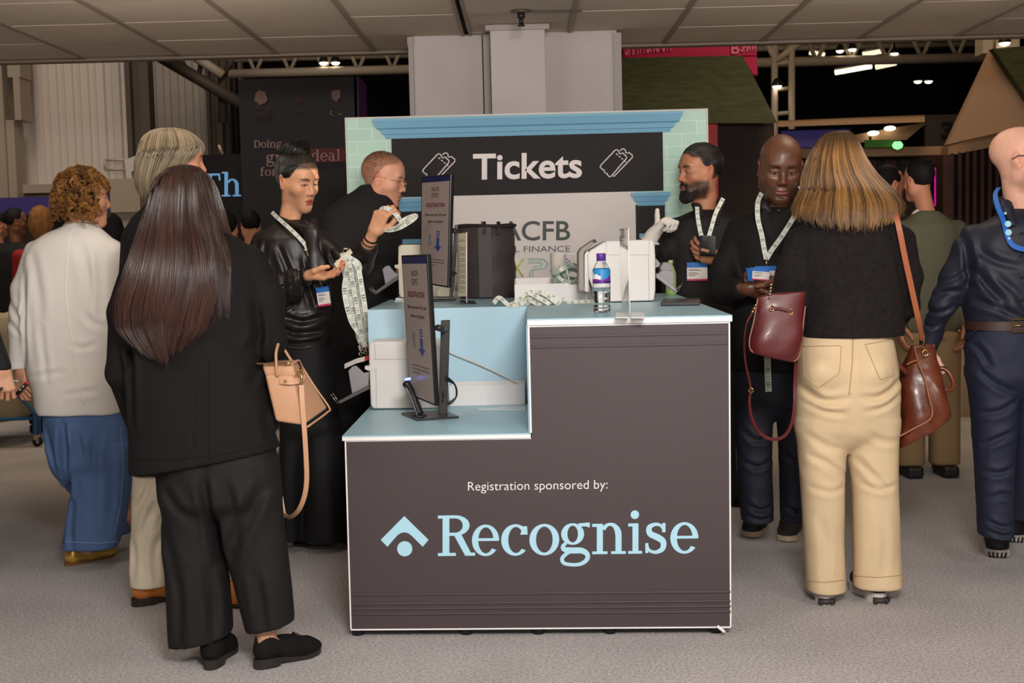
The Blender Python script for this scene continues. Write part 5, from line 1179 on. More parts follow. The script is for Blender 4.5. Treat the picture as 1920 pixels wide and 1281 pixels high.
strands('hair', P, .0012, HAIR, T, lambda P: hc, base=(Vb, Fb, gcol*.5), vary=.3)

# ------------------------------------------------------------------ 4. woman with a bun, black satin blouse
q = Px(5.8)
T = person(600, 1018, 'dark haired woman with a top bun in a black satin blouse holding lanyards')
acc = Acc(); skin = hexc(214, 158, 122); c = q(557, 341)
def hl4(C, V):
    x, y, z = V.T; a_ = np.abs(x); ed = .073-.2*np.maximum(a_-.03, 0)-1.5*np.maximum(.045-y, 0)*(a_ > .03); return lerp(C, hexc(30, 24, 20), .9*sst(z-ed, -.006, .01)*(1-sst(a_, .071, .075)*(z < .04)))
head(acc, c, Rzyx(-128, -16, 3), q(537, 436, .01), skin, S=1.03, female=True, h=.0019, lips=hexc(178, 92, 84), eye=.7, lid=.85, browth=1.4, jaw=.74, noseL=.985, hairline=hl4)
sk = bones(q, (q(498, 462), q(600, 462)), (q(553, 740), q(596, 740)), (q(548, 870), q(606, 870)), (q(548, 1000), q(610, 1000)), [[q(498, 462), q(498, 570, -.1), q(572, 516, -.26)], [q(600, 462), q(662, 496, -.06), q(700, 438, -.2)]])
foot(sk, (560, 1012), (575, 1022)); foot(sk, (610, 1012), (645, 1016)); skeleton(acc, sk, skin, .012)
red = np.array(hexc(190, 24, 28))
hand(acc, q(574, 517, -.26), (1, -.25, -.02), (.1, -.25, 1), True, skin, q(510, 560, -.1), [(12, 28, 18), (14, 30, 20), (18, 34, 22), (24, 36, 24)], thumb=((-.4, .8, -.5), (.05, .9, -.35), (.2, .95, -.1)), nails=red, S=1.08)
hand(acc, q(700, 438, -.2), (.45, -.1, .95), (.6, .75, -.15), False, skin, q(675, 490, -.08), [(38, 70, 40), (42, 72, 40), (46, 70, 40), (50, 66, 40)], thumb=((-.5, .75, -.5), (.1, .85, -.5), (.4, .8, -.2)), nails=red, S=1.08)
acc.link('body', SKIN, T)
satin = mat('black_satin', hexc(34, 28, 27), .4, spec=.5, wrinkle=(9, 9, 5, .5)); blkt = mat('black_trouser', hexc(16, 15, 16), .75)
rows = [(413, 518, 572, .045), (422, 507, 582, .065), (433, 493, 592, .09), (450, 478, 602, .115), (490, 468, 612, .125), (540, 470, 618, .13), (590, 490, 621, .125), (630, 506, 620, .12), (652, 516, 618, .115)]
garment('blouse', [q.lz(rows)]+q.limb([(492, 452, 0, 20), (476, 520, -.05, 25), (500, 572, -.1, 28), (545, 535, -.2, 26), (568, 520, -.245, 17)])+q.limb([(600, 452, 0, 20), (640, 490, -.03, 24), (672, 492, -.06, 26), (690, 466, -.13, 19)]), satin, T, .0062,
        [folds(.004, 6, 6, 5, 31, (.6, .6)), creases(q, [(((492, 450), (482, 500), (486, 560)), .012, .011), (((508, 455), (500, 510), (508, 565)), .012, .011), (((476, 480), (472, 530), (486, 575)), .01, .01), (((515, 585), (535, 560), (562, 548)), .012, .01), (((520, 560), (540, 540), (565, 530)), .01, .009), (((505, 600), (530, 585), (560, 565)), .01, .01), (((530, 610), (565, 622), (612, 618)), .014, .011), (((520, 628), (560, 642), (610, 636)), .012, .009), (((540, 590), (575, 600), (616, 590)), .012, .011), (((530, 460), (550, 510), (556, 570)), .012, .013), (((575, 480), (585, 530), (600, 580)), .012, .012), (((610, 470), (612, 530), (608, 590)), .01, .011), (((620, 470), (640, 500), (668, 512)), .012, .011), (((640, 460), (662, 488), (686, 492)), .012, .01), (((655, 510), (675, 505), (695, 490)), .01, .009)])], k=.025)
bow = MB()
garment('bow', [ell(q(588, 440, -.145), (.03, .022, .05)), ell(q(575, 432, -.13), (.03, .02, .026)), cone(q(584, 445, -.15), q(590, 520, -.155), .014, .03, ((0, 1, 0), .45)), cone(q(580, 445, -.15), q(602, 495, -.14), .014, .028, ((0, 1, 0), .45)), cone(q(518, 408, -.03), q(575, 432, -.13), .016, .014), cone(q(590, 415, -.05), q(582, 432, -.13), .014, .014)], satin, T, .005, folds(.004, 20, 20, 8, 33))
garment('trousers', [q.pel([(640, 518, 618, .11), (720, 522, 630, .115), (800, 526, 636, .115)]), (limbrow((790, 526, 585, .1), (900, 522, 568, .09), (1012, 527, 568, .09)), .02), (limbrow((790, 570, 638, .1), (900, 572, 644, .1), (1015, 569, 651, .11)), .01)], blkt, T, .0075, folds(.008, 8, 8, 1.5, 34), (), (.014, q(0, 1004)[2]))
for hp, tp in (((556, 1006), (568, 1022)), ((606, 1010), (652, 1016))): shoe(T, hp, tp, suede, bsole, sole=.008, heelh=.015, opn=.5, L=.25)
# swept up hair and bun
dk = np.array(hexc(20, 16, 14)); R_ = Rzyx(-128, -16, 3); n, k = 1500, 16
th = RNG.uniform(-2.75, 2.75, n); u = np.linspace(0, 1, k)[None, :]; bun = np.array([0, -.055, .15])
lowz = .045+.052*np.cos(th)-.05*(np.abs(th) > 1.7); st0 = np.stack([np.sin(th)*.076, np.cos(th)*.083-.012, lowz+RNG.normal(0, .003, n)-.0], 1)
st0 += RNG.normal(0, .0015, st0.shape)
at = np.abs(th); st0[:, 2] = RNG.normal(0, .003, n)+np.where(at < .6, .076-.02*at, np.where(at < 1.38, .064-.1*(at-.6), np.where(at < 1.7, -.014+.19*(at-1.38), .046-.14*(at-1.7))))
cen = np.array([0, -.015, .045]); rel0 = st0-cen; rel1 = np.tile(np.array([0, -.03, .095]), (n, 1))+RNG.normal(0, .008, (n, 3))
W_ = rel0[:, None, :]*(1-u[..., None])+rel1[:, None, :]*u[..., None]; W_ /= np.linalg.norm(W_/np.array([.082, .104, .091]), axis=2)[..., None]
W_ *= (.955+.03*RNG.random((n, 1, 1))*np.minimum(u*5, 1)[..., None]+.055*np.minimum(u*3.5, 1)[..., None]); Ploc = (cen+W_)*1.03
P1 = Ploc@R_.T+c
m_ = 1300; a0 = RNG.uniform(0, 2*pi, m_); rr = .036+RNG.normal(0, .007, m_); tw = RNG.uniform(0, 2*pi, m_); tu = np.linspace(0, 2.2, k)[None, :]
an = a0[:, None]+tu; tr = .03*np.sqrt(RNG.random(m_))[:, None]; ph = tw[:, None]+tu*2.0; bc = q(553, 281, .0); Rb = Rzyx(-128, 6, 12)
B_ = np.stack([(rr[:, None]+tr*np.cos(ph))*np.cos(an), (rr[:, None]+tr*np.cos(ph))*np.sin(an), tr*np.sin(ph)*1.25], 2)
P2 = B_@Rb.T+bc
f = Fld(c-.17, c+np.array([.17, .17, .26]), .006); f.add(ell(c+R_@(cen*1.03), (.081, .103, .09), R_), 0)
f.cut(c+R_@np.array([0, .028, .0]), R_@np.array([0, .72, -.68])); f.cut(c+R_@np.array([0, 0, -.03]), R_@np.array([0, .35, -.95])); f.add(ell(bc, (.055, .055, .034), Rb), .01); Vb, Fb = f.mesh(2)
P = np.vstack([P1, P2]); hc = dk*np.ones((len(P), k, 1))*RNG.uniform(.5, 1.5, (len(P), 1, 1)); lt = RNG.random(len(P)) < .06; hc[lt] = np.array(hexc(54, 42, 28))
strands('hair', P, .0011, HAIR, T, lambda P: hc, base=(Vb, Fb, dk*.7))
def ringw(name, ctr, ax, r, rt, m, par):
    ax = nrm(ax); a = nrm(np.cross(ax, (0, .3, 1))); b = np.cross(ax, a)
    return MB().tube([ctr+(a*math.cos(i*pi/12)+b*math.sin(i*pi/12))*r for i in range(24)], rt, 6, closed=True).build(name, m, par)
for i in range(2): ringw('bracelet', q(696-4*i, 446+7*i, -.185+.01*i), q(700, 438, -.2)-q(675, 490, -.08), .031, .004-.0015*i, mat('bracelet_dark', hexc(50, 44, 40), .3, .8), T)
lanyard(q, [(510, 398, -.02), (520, 408, -.07), (545, 430, -.135), (562, 447, -.15), (574, 462, -.152)], None, (574, 470, -.155), (604, 538, -.165), 'lanyard with blue and white name badge worn by the woman with a bun', bw=.058, bh=.085, bu=(1, -.1, .14), bv=(-.1, -.05, 1), nor=(-.25, -1, .35))
# ------------------------------------------------------------------ 5. man with glasses behind the counter
def short_hair(nm, c, R_, T, col, n, lo, hi, S=1.0, k=5, sel=None, m=None, seed=0, lift=.5):
    """short cropped hair: strands leaning back over the scalp"""
    d = RNG.normal(size=(n*3, 3)); d /= np.linalg.norm(d, axis=1)[:, None]; d = d[sel(d)][:n]
    root = (np.array([0, -.014, .045])+d*np.array([.077, .098, .087]))*S; u = np.linspace(0, 1, k)[None, :, None]
    ln = RNG.uniform(lo, hi, (len(d), 1, 1)); back = np.array([0, -1, -.25])-d*(d@np.array([0, -1, -.25]))[:, None]; back /= np.linalg.norm(back, axis=1)[:, None]+1e-6
    dr = d*lift+back*(1-lift)+RNG.normal(0, .12, d.shape); P = root[:, None, :]+dr[:, None, :]*ln*u
    P = P@R_.T+c; hc = np.array(col)*RNG.uniform(.6, 1.5, (len(P), 1, 1))*np.ones((1, k, 1))
    return strands(nm, P, .0009, m or HAIRM, T, lambda P: hc)
q = Px(6.5)
T = person(690, 960, 'man with cropped hair and thin gold glasses in black, leaning in profile behind the counter')
acc = Acc(); skin = hexc(208, 152, 126); c = q(719, 338); R_ = Rzyx(-97, -13)
hbr = np.array(hexc(96, 66, 44))
def hl5(C, V):
    x, y, z = V.T; ed = .06+.03*np.clip(y/.08, -1, 1)-.1*sst(-y, -.02, .06); w_ = sst(z-ed, -.004, .012)*(1-sst(y, .055, .075)); return lerp(C, hbr*.9, .62*w_)
head(acc, c, R_, q(694, 395, .02), skin, S=1.06, h=.0022, brow=hexc(130, 90, 60), stubble=(hexc(150, 100, 76), .4, 1), hairline=hl5)
sk = bones(q, (q(625, 420), q(735, 420)), (q(655, 690), q(700, 690)), (q(648, 820), q(702, 820)), (q(645, 940), q(700, 940)), [[q(622, 425), q(612, 520), q(640, 570, .0)], [q(735, 425), q(742, 500, .0), q(722, 560, .02)]])
skeleton(acc, sk, skin, .013)
hand(acc, q(640, 570, .0), (.3, -.2, -.9), (0, 0, -1), False, skin, q(612, 520), [(20, 30, 20)]*4, h=.004); hand(acc, q(722, 560, .02), (.0, -.2, -.9), (0, 0, -1), True, skin, q(742, 500, -.05), [(20, 30, 20)]*4, h=.004)
acc.link('body', SKIN, T)
short_hair('hair', c, R_, T, hbr, 2600, .005, .012, 1.06, sel=lambda d: (d[:, 2] > .15+.35*d[:, 1]-.55*(d[:, 1] < -.2)) & ~((d[:, 1] > .62)))
MB().tube(spline([c+R_@np.array(p)*1.06 for p in ((-.012, .108, -.0535), (0, .112, -.0515), (.012, .108, -.0535), (.022, .1, -.058))], 10), .0045, 6, flat=.6).build('moustache', mat('hair_brown', hexc(120, 80, 52), .6), T)
jersey = mat('black_jersey', hexc(15, 14, 15), .85)
garment('jumper', [q.lz([(346, 676, 712, .05), (356, 664, 722, .07), (370, 640, 738, .1), (392, 616, 746, .13), (430, 604, 750, .145), (500, 602, 750, .14), (600, 615, 742, .13), (700, 622, 735, .125)])]+q.limb([(628, 408, 0, 20), (612, 510, .0, 19), (640, 565, .0, 15)])+q.limb([(730, 412, 0, 19), (738, 490, .0, 17), (724, 550, .02, 14)]), jersey, T, .009, folds(.005, 6, 6, 4, 41))
garment('trousers', [q.pel([(680, 622, 735, .12), (740, 620, 736, .12)]), (limbrow((730, 620, 680, .085), (850, 622, 676, .08), (945, 622, 676, .08)), .02), (limbrow((730, 678, 736, .085), (850, 680, 732, .08), (945, 680, 732, .08)), .01)], blkt, T, .01, None, (), (.016, q(0, 936)[2]))
for hp, tp in (((640, 956), (680, 962)), ((695, 956), (735, 962))): shoe(T, hp, tp, suede, bsole)
gl = thing('glasses', c, 'thin gold framed glasses on the man with cropped hair', 'glasses')
G = lambda x, y, z: c+R_@np.array([x, y, z])*1.06
for s in (-1, 1):
    ring = [G(s*.032+.021*math.cos(a*pi/10), .106-.006*abs(math.cos(a*pi/10))*(1 if s*math.cos(a*pi/10) > 0 else 0), .004+.017*math.sin(a*pi/10)) for a in range(20)]
    MB().tube(ring, .0014, 6, closed=True).build('rim', gold, gl); MB().tube([G(s*.052, .1, .008), G(s*.081, .06, .012), G(s*.084, -.005, .014), G(s*.08, -.03, .0)], .0014, 6).build('temple', gold, gl)
MB().tube([G(-.011, .107, .006), G(0, .111, .009), G(.011, .107, .006)], .0014, 6).build('bridge', gold, gl)

# ------------------------------------------------------------------ 6. bearded man with a white glove
q = Px(6.6)
T = person(1312, 950, 'bearded man in a black shirt raising a white gloved thumb')
acc = Acc(); skin = hexc(178, 122, 92); c = q(1312, 324); R_ = Rzyx(113, -2, 0); S = 1.1
bk = np.array(hexc(24, 18, 16))
def hl6(C, V):
    x, y, z = V.T; ed = .085-.02*sst(np.abs(x), .02, .06)-.1*sst(.02-y, 0, .045); w_ = sst(z-ed, -.004, .008)*(1-sst(np.abs(x), .071, .076)*(z < .04)); return lerp(C, bk, .85*w_)
head(acc, c, R_, q(1324, 398, .02), skin, S=S, h=.0021, brow=bk, browth=1.5, lips=hexc(150, 90, 78), stubble=(bk, .96, 1), hairline=hl6, gaze=(.6, 0), eye=.9)
sk = bones(q, (q(1262, 430), q(1372, 430)), (q(1285, 680), q(1345, 680)), (q(1285, 810), q(1345, 810)), (q(1290, 935), q(1350, 935)), [[q(1264, 432), q(1232, 505, -.12), q(1222, 441, -.25)], [q(1372, 432), q(1385, 520, -.05), q(1352, 488, -.26)]])
skeleton(acc, sk, skin, .013)
hand(acc, q(1352, 488, -.26), (-1, -.15, .35), (.2, .9, .4), False, skin, q(1385, 520, -.05), [(25, 40, 25), (28, 42, 25), (30, 44, 25), (34, 44, 25)], thumb=((-.2, .75, .55), (-.1, .9, .3), (0, .9, .1)), S=1.08, h=.0026)
acc.link('body', SKIN, T)
acc = Acc(); gw = hexc(226, 220, 212)
hand(acc, q(1226, 436, -.25), (.6, -.35, .62), (.72, -.35, -.6), True, gw, q(1216, 456, -.24), [(62, 88, 40), (66, 88, 40), (68, 88, 40), (70, 86, 40)], thumbw=((-.25, -.35, .9), (-.05, -.1, 1), (.02, 0, 1)), S=1.02, h=.003, glove=True, wr=.032)
glv = acc.link('glove', mat('glove_cotton', (.8, .8, .8), .8, attr='Col'), T)
ringw('glove_cuff', q(1219, 452, -.243), (.3, -.1, .8), .042, .007, mat('glove_cuff', gw, .8), T)
mb = ringw('bracelet', q(1214, 462, -.235), (.3, -.1, .8), .035, .008, mat('beads_red', hexc(150, 30, 24), .4), T)
shirtb = mat('black_shirt', hexc(24, 21, 20), .7, spec=.35, wrinkle=(7, 7, 5, .4))
garment('shirt', [q.lz([(393, 1302, 1352, .05), (400, 1284, 1364, .085), (414, 1256, 1380, .12), (450, 1242, 1388, .135), (520, 1240, 1390, .14), (600, 1242, 1388, .13), (690, 1248, 1385, .13)])]+q.limb([(1262, 428, 0, 18), (1234, 505, -.12, 18), (1222, 470, -.22, 15)])+q.limb([(1370, 428, 0, 18), (1386, 515, -.05, 18), (1362, 494, -.2, 14)]), shirtb, T, .0075, folds(.005, 7, 6, 5, 51, (.4, .4)))
garment('collar', [cone(q(1306, 388, -.07), q(1328, 420, -.115), .02, .012, ((0, 1, 0), .4)), cone(q(1352, 378, -.05), q(1344, 420, -.125), .022, .012, ((0, 1, 0), .4)), cone(q(1300, 384, .0), q(1308, 390, -.07), .013, .013), cone(q(1354, 374, .0), q(1353, 380, -.06), .014, .014)], shirtb, T, .006)
garment('trousers', [q.pel([(670, 1250, 1383, .12), (740, 1250, 1384, .12)]), (limbrow((730, 1250, 1315, .09), (850, 1254, 1312, .085), (945, 1258, 1314, .085)), .02), (limbrow((730, 1314, 1384, .09), (850, 1318, 1380, .085), (945, 1322, 1388, .085)), .01)], blkt, T, .01, None, (), (.016, q(0, 936)[2]))
for hp, tp in (((1290, 935), (1270, 960)), ((1365, 935), (1385, 950))): shoe(T, hp, tp, suede, bsole)
n, k = 1700, 12; th = RNG.uniform(-2.9, 2.9, n); u = np.linspace(0, 1, k)[None, :]
st0 = np.stack([np.sin(th)*.074, np.cos(th)*.084-.01, np.where(np.abs(th) < .8, .088-.01*np.abs(th), np.where(np.abs(th) < 1.35, .08-.1*(np.abs(th)-.8), .03))+RNG.normal(0, .004, n)], 1)
rel0 = st0-cen; en = np.stack([np.sin(th)*.05, np.full(n, -.085), np.full(n, .02)+RNG.normal(0, .02, n)], 1)-cen; mid = np.stack([np.sin(th)*.045, np.full(n, -.02), np.full(n, .1)], 1)-cen
W_ = rel0[:, None, :]*((1-u)**2)[..., None]+2*mid[:, None, :]*(u*(1-u))[..., None]+en[:, None, :]*(u**2)[..., None]; W_ /= np.linalg.norm(W_/np.array([.08, .102, .09]), axis=2)[..., None]
P = ((cen+W_*(1.0+.03*RNG.random((n, 1, 1))+.035*np.sin(u*pi)[..., None]))*S)@R_.T+c
f = Fld(c-.17, c+.18, .006); f.add(ell(c+R_@(cen*S), np.array([.081, .103, .09])*S, R_), 0); f.cut(c+R_@np.array([0, .035, .01]), R_@np.array([0, .85, -.5])); f.cut(c+R_@np.array([0, 0, -.035]), R_@np.array([0, .3, -.95])); Vb, Fb = f.mesh(2)
hc = bk*RNG.uniform(.5, 1.6, (n, 1, 1))*np.ones((1, k, 1)); strands('hair', P, .0011, HAIR, T, lambda P: hc, base=(Vb, Fb, bk*.8))
# beard: short strands and a soft base
bb = [cone(c+R_@(np.array(a)*S), c+R_@(np.array(b)*S), r0*S, r1*S) for a, b, r0, r1 in (((-.05, .012, -.05), (-.02, .072, -.108), .016, .022), ((.05, .012, -.05), (.02, .072, -.108), .016, .022), ((-.02, .076, -.112), (.02, .076, -.112), .024, .024), ((-.022, .088, -.056), (.0, .095, -.05), .006, .006), ((.022, .088, -.056), (.0, .095, -.05), .006, .006), ((-.024, .086, -.058), (-.02, .082, -.09), .007, .012), ((.024, .086, -.058), (.02, .082, -.09), .007, .012), ((0, .088, -.086), (0, .085, -.12), .008, .02))]
garment('beard', bb, mat('beard_hair', hexc(26, 19, 16), .8, bump=.6, bscale=300), T, .0035, lambda P: .002*vn(P*260)+.0012*vn(P*500), k=.012)
lanyard(q, [(1307, 388, -.1), (1308, 405, -.14), (1312, 430, -.155), (1318, 460, -.16)], [(1356, 372, -.09), (1342, 400, -.14), (1333, 430, -.155), (1323, 460, -.16)], (1305+1, 482, -.165), (1307, 492, -.165), 'lanyard with blue topped name badge worn by the bearded man', bw=.102, bh=.092, wid=.02)
ph = thing('phone', q(1328, 462, -.31), 'black phone held in the hand of the bearded man', 'phone')
Rr = Rzyx(6, -8, 4); pc = q(1327, 461, -.315)
bm = MB().box((-.041, -.005, -.05), (.041, .005, .05)); bm.build('body', mat('phone_black', hexc(12, 12, 14), .25), ph, bevel=.006, xf=Matrix.Translation(pc)@Matrix(Rr.tolist()).to_4x4())
MB().box((-.03, -.008, .018), (-.002, -.004, .044)).build('camera_bump', mat('phone_grey', hexc(40, 40, 44), .3), ph, bevel=.003, xf=Matrix.Translation(pc)@Matrix(Rr.tolist()).to_4x4())

# ------------------------------------------------------------------ 7. bald man in a black suit
q = Px(5.57)
T = person(1455, 1035, 'smiling bald man in a black suit and navy trousers looking down at a badge')
acc = Acc(); skin = hexc(104, 66, 46); c = q(1463, 317); S = 1.12; R_ = Rzyx(176, -17, -3)
head(acc, c, R_, q(1463, 405, .03), skin, S=S, h=.0021, lips=hexc(132, 74, 64), brow=hexc(22, 13, 10), browth=1.15, eye=.4, lid=.8, smile=.7, stubble=(hexc(44, 26, 20), .45, 1), noseL=1.0)
sk = bones(q, (q(1385, 430), q(1530, 430)), (q(1418, 720), q(1478, 720)), (q(1416, 850), q(1484, 850)), (q(1418, 965), q(1488, 965)), [[q(1385, 430), q(1362, 540, -.1), q(1398, 545, -.27)], [q(1530, 430), q(1540, 535, -.08), q(1468, 540, -.27)]])
skeleton(acc, sk, skin, .013)
hand(acc, q(1394, 541, -.27), (.8, .05, -.25), (-.1, .45, .9), True, skin, q(1362, 540, -.1), [(45, 70, 45), (48, 70, 45), (50, 70, 45), (52, 66, 45)], thumb=((-.5, .75, .35), (-.1, .9, .3), (.1, .95, .1)), S=1.12, h=.0024)
hand(acc, q(1466, 539, -.27), (-.85, -.1, .0), (-.1, .7, .7), False, skin, q(1540, 535, -.08), [(35, 60, 40), (38, 62, 40), (42, 62, 40), (46, 60, 40)], thumb=((-.45, .7, .5), (-.1, .9, .35), (.1, .95, .1)), S=1.12, h=.0024)
acc.link('body', SKIN_OILY, T)
suit = mat('black_suit', hexc(20, 18, 18), .75, spec=.3, wrinkle=(6, 6, 4, .25)); navyt = mat('navy_trouser', hexc(26, 28, 40), .7, wrinkle=(7, 7, 5, .35))
garment('shirt', [q.lz([(394, 1436, 1494, .05), (402, 1420, 1512, .09), (420, 1405, 1530, .128), (500, 1395, 1530, .14), (690, 1390, 1530, .14)])], mat('black_shirting', hexc(16, 14, 14), .55), T, .009)
garment('shirt_collar', [cone(q(1432, 384, -.055), q(1452, 412, -.1), .022, .012, ((0, 1, 0), .4)), cone(q(1492, 380, -.055), q(1472, 412, -.1), .022, .012, ((0, 1, 0), .4)), cone(q(1428, 380, .03), q(1432, 386, -.06), .014, .014), cone(q(1498, 378, .03), q(1493, 384, -.06), .014, .014)], MATS['black_shirting'], T, .006)
rows = [(388, 1424, 1502, .06), (400, 1402, 1522, .1), (416, 1378, 1540, .132), (450, 1362, 1550, .15), (520, 1366, 1550, .148), (600, 1374, 1548, .148), (692, 1374, 1546, .155)]
garment('jacket', [q.lz(rows)]+q.limb([(1384, 428, 0, 22), (1358, 500, -.04, 22), (1362, 544, -.1, 25), (1388, 543, -.22, 20)])+q.limb([(1530, 430, 0, 22), (1546, 520, -.05, 21), (1480, 542, -.22, 17)]), suit, T, .007, folds(.004, 6, 5, 4, 61),
        subs=[(cone(q(1464, 385, -.19), q(1462, 470, -.2), .075, .012), .004)])
for s, xs in ((-1, ((1436, 388), (1424, 405), (1430, 425), (1456, 475), (1462, 470), (1446, 420))), (1, ((1494, 388), (1506, 405), (1500, 425), (1470, 475), (1464, 470), (1482, 420)))):
    MB().prism([q(x, y, -.135-.0008*(y-388)*.4) for x, y in xs], (0, .006, 0)).build('lapel', suit, T, bevel=.002)
MB().tube([q(1460, 394.5, -.118), q(1460, 394.5, -.122)], .004, 8).build('button', gold, T)
garment('trousers', [q.pel([(676, 1378, 1518, .125), (740, 1378, 1520, .125)]), (limbrow((730, 1377, 1450, .095), (850, 1381, 1447, .085), (976, 1390, 1450, .08)), .02), (limbrow((730, 1452, 1520, .095), (850, 1460, 1516, .085), (976, 1463, 1516, .08)), .01)], navyt, T, .0075, [folds(.004, 7, 6, 3, 62), creases(q, [(((1385, 800), (1410, 820), (1444, 815)), .01, .011), (((1388, 860), (1415, 870), (1445, 855)), .01, .011), (((1395, 940), (1420, 950), (1448, 942)), .01, .01), (((1394, 962), (1420, 968), (1448, 962)), .008, .008), (((1466, 945), (1488, 952), (1510, 945)), .01, .009), (((1465, 850), (1490, 860), (1512, 850)), .009, .011)])], (), (.014, q(0, 966)[2]))
nub = mat('grey_nubuck', hexc(52, 48, 48), .7); nsole = mat('cream_sole', hexc(196, 176, 150), .6); nlace = mat('navy_lace', hexc(30, 38, 66), .7)
shoe(T, (1432, 985), (1386, 1026), mat('navy_nubuck', hexc(36, 38, 46), .7), nsole, sole=.02, heelh=.022, opn=.0, laces=nlace, L=.29, W=1.08); shoe(T, (1492, 992), (1456, 1040), nub, nsole, sole=.02, heelh=.022, laces=nlace, L=.29, W=1.08)
lanyard(q, [(1428, 362, -.02), (1421, 380, -.1), (1421, 410, -.155), (1428, 440, -.165), (1433, 468, -.17)], [(1500, 350, -.02), (1505, 366, -.1), (1492, 400, -.158), (1468, 440, -.168), (1448, 468, -.172)], (1437, 486, -.178), (1437, 499, -.18), 'lanyard with blue name badge worn by the bald man in the black suit', bw=.098, bh=.07, wid=.02)
t = thing('name_badge', q(1425, 512, -.34), 'folded blue and white name badge held in both hands of the bald man', 'badge')
badge(t, q(1427, 503, -.345), (1, .1, -.1), (.1, .2, 1), .07, .05, 'card'); MB().prism([q(1399, 502, -.36), q(1412, 504, -.345), q(1414, 527, -.345), q(1403, 527, -.36)], (0, .0018, 0)).build('flap', BADGE_B, t)
t = thing('lanyard', q(1440, 700, -.16), 'loose lanyard end hanging below the burgundy bag against black trousers', 'lanyard')
strap_mesh('strap', [q(1438, 640, -.17), q(1439, 680, -.17), q(1441, 735, -.165)], .027, (0, -1, .1), t, 60, base=hexc(200, 214, 200))

# ------------------------------------------------------------------ 8. blonde woman, back turned
q = Px(4.78)
T = person(1600, 1130, 'woman with straight golden brown hair in a charcoal jacket and beige trousers, back turned')
acc = Acc(); skin = hexc(214, 165, 140); c = q(1572, 342)
head(acc, c, Rzyx(14, -16), q(1590, 420, .02), skin, S=.88, female=True, h=.004)
sk = bones(q, (q(1498, 455), q(1692, 455)), (q(1545, 720), q(1630, 720)), (q(1543, 880), q(1642, 880)), (q(1548, 1090), q(1646, 1082)), [[q(1498, 455), q(1482, 565, .0), q(1484, 545, .26)], [q(1692, 455), q(1706, 560, .02), q(1680, 600, .2)]])
foot(sk, (1548, 1132), (1536, 1102)); foot(sk, (1645, 1130), (1612, 1098)); skeleton(acc, sk, skin, .013)
hand(acc, q(1484, 545, .26), (-.1, .9, .2), (.4, .1, -.9), False, skin, q(1482, 565), [(30, 50, 30)]*4, h=.004); hand(acc, q(1680, 600, .2), (-.2, .8, -.2), (-.9, .1, 0), True, skin, q(1706, 560, .02), [(30, 50, 30)]*4, h=.004)
acc.link('body', SKIN, T)
boucle = mat('charcoal_boucle', hexc(31, 27, 27), .92, bump=.5, bscale=180, var=.25, vscale=60, spec=.2, wrinkle=(4, 4, 3, .12))
rows = [(396, 1552, 1640, .06), (408, 1525, 1668, .085), (424, 1500, 1692, .108), (452, 1487, 1706, .122), (500, 1493, 1706, .126), (560, 1504, 1700, .126), (600, 1504, 1697, .13), (650, 1503, 1694, .135)]
garment('jacket', [q.lz(rows)]+q.limb([(1496, 452, 0, 24), (1482, 520, -.02, 27), (1481, 558, .0, 27), (1482, 545, .2, 20)])+q.limb([(1694, 450, 0, 22), (1708, 520, 0, 20), (1704, 575, .03, 19), (1684, 600, .18, 17)]), boucle, T, .0065, [folds(.0045, 5, 5, 4, 71, (.4, .4)), lambda P: .0015*vn(P*110)], [(q(1600, 630), (0, 0, -1))])
bei = mat('beige_denim', hexc(206, 182, 146), .8, bump=.12, bscale=240, var=.06, vscale=6, wrinkle=(6, 6, 5, .4)); beid = mat('beige_stitch', hexc(178, 150, 108), .8)
trows = [(616, 1508, 1670, .115), (650, 1500, 1676, .125), (700, 1494, 1682, .14), (750, 1491, 1685, .14), (800, 1491, 1685, .125)]
TR = garment('trousers', [q.pel(trows), (ell(q(1544, 698, -.085), (.072, .07, .07)), .04), (ell(q(1634, 694, -.085), (.072, .07, .07)), .04), (limbrow((785, 1491, 1589, .108), (850, 1496, 1585, .092), (930, 1502, 1582, .085), (1020, 1507, 1581, .085), (1106, 1512, 1585, .09)), .015), (limbrow((785, 1586, 1685, .108), (850, 1590, 1684, .092), (930, 1598, 1683, .085), (1020, 1601, 1685, .085), (1098, 1600, 1691, .09)), .012)], bei, T, .006,
        [folds(.004, 5, 5, 3, 72, (.5, .3)), creases(q, [(((1497, 722), (1530, 745), (1583, 738)), .016, .012), (((1592, 738), (1635, 736), (1682, 706)), .016, .012), (((1500, 748), (1535, 765), (1575, 768)), .01, .01), (((1600, 765), (1640, 756), (1680, 735)), .01, .01), (((1505, 845), (1540, 862), (1580, 890)), .012, .012), (((1502, 805), (1540, 830), (1572, 838)), .008, .012), (((1594, 850), (1622, 880), (1660, 918)), .012, .012), (((1605, 900), (1640, 910), (1676, 900)), .008, .01), (((1510, 905), (1545, 915), (1578, 908)), .008, .011), (((1530, 960), (1540, 1020), (1536, 1090)), .008, .014), (((1640, 950), (1648, 1010), (1642, 1080)), .008, .014), (((1610, 800), (1640, 820), (1680, 822)), .008, .012)], .62), lambda P: .004*np.exp(-((P[:, 0]-q(1587, 0)[0])/.012)**2)*sst(P[:, 2], q(0, 770)[2], q(0, 700)[2])], (), (.014, q(0, 1090)[2]), subs=[(cone(q(1588, 775, -.16), q(1590, 840, -.12), .012, .02), .02)])
for pts in (((1506, 650), (1578, 648), (1574, 700), (1535, 728), (1508, 708)), ((1622, 646), (1668, 638), (1676, 704), (1650, 712))): stitched('pocket', TR, pts, .0016, beid, T, 44, True)
stitched('seam', TR, [(1599, 634), (1598, 680), (1592, 740)], .0022, beid, T, 24)
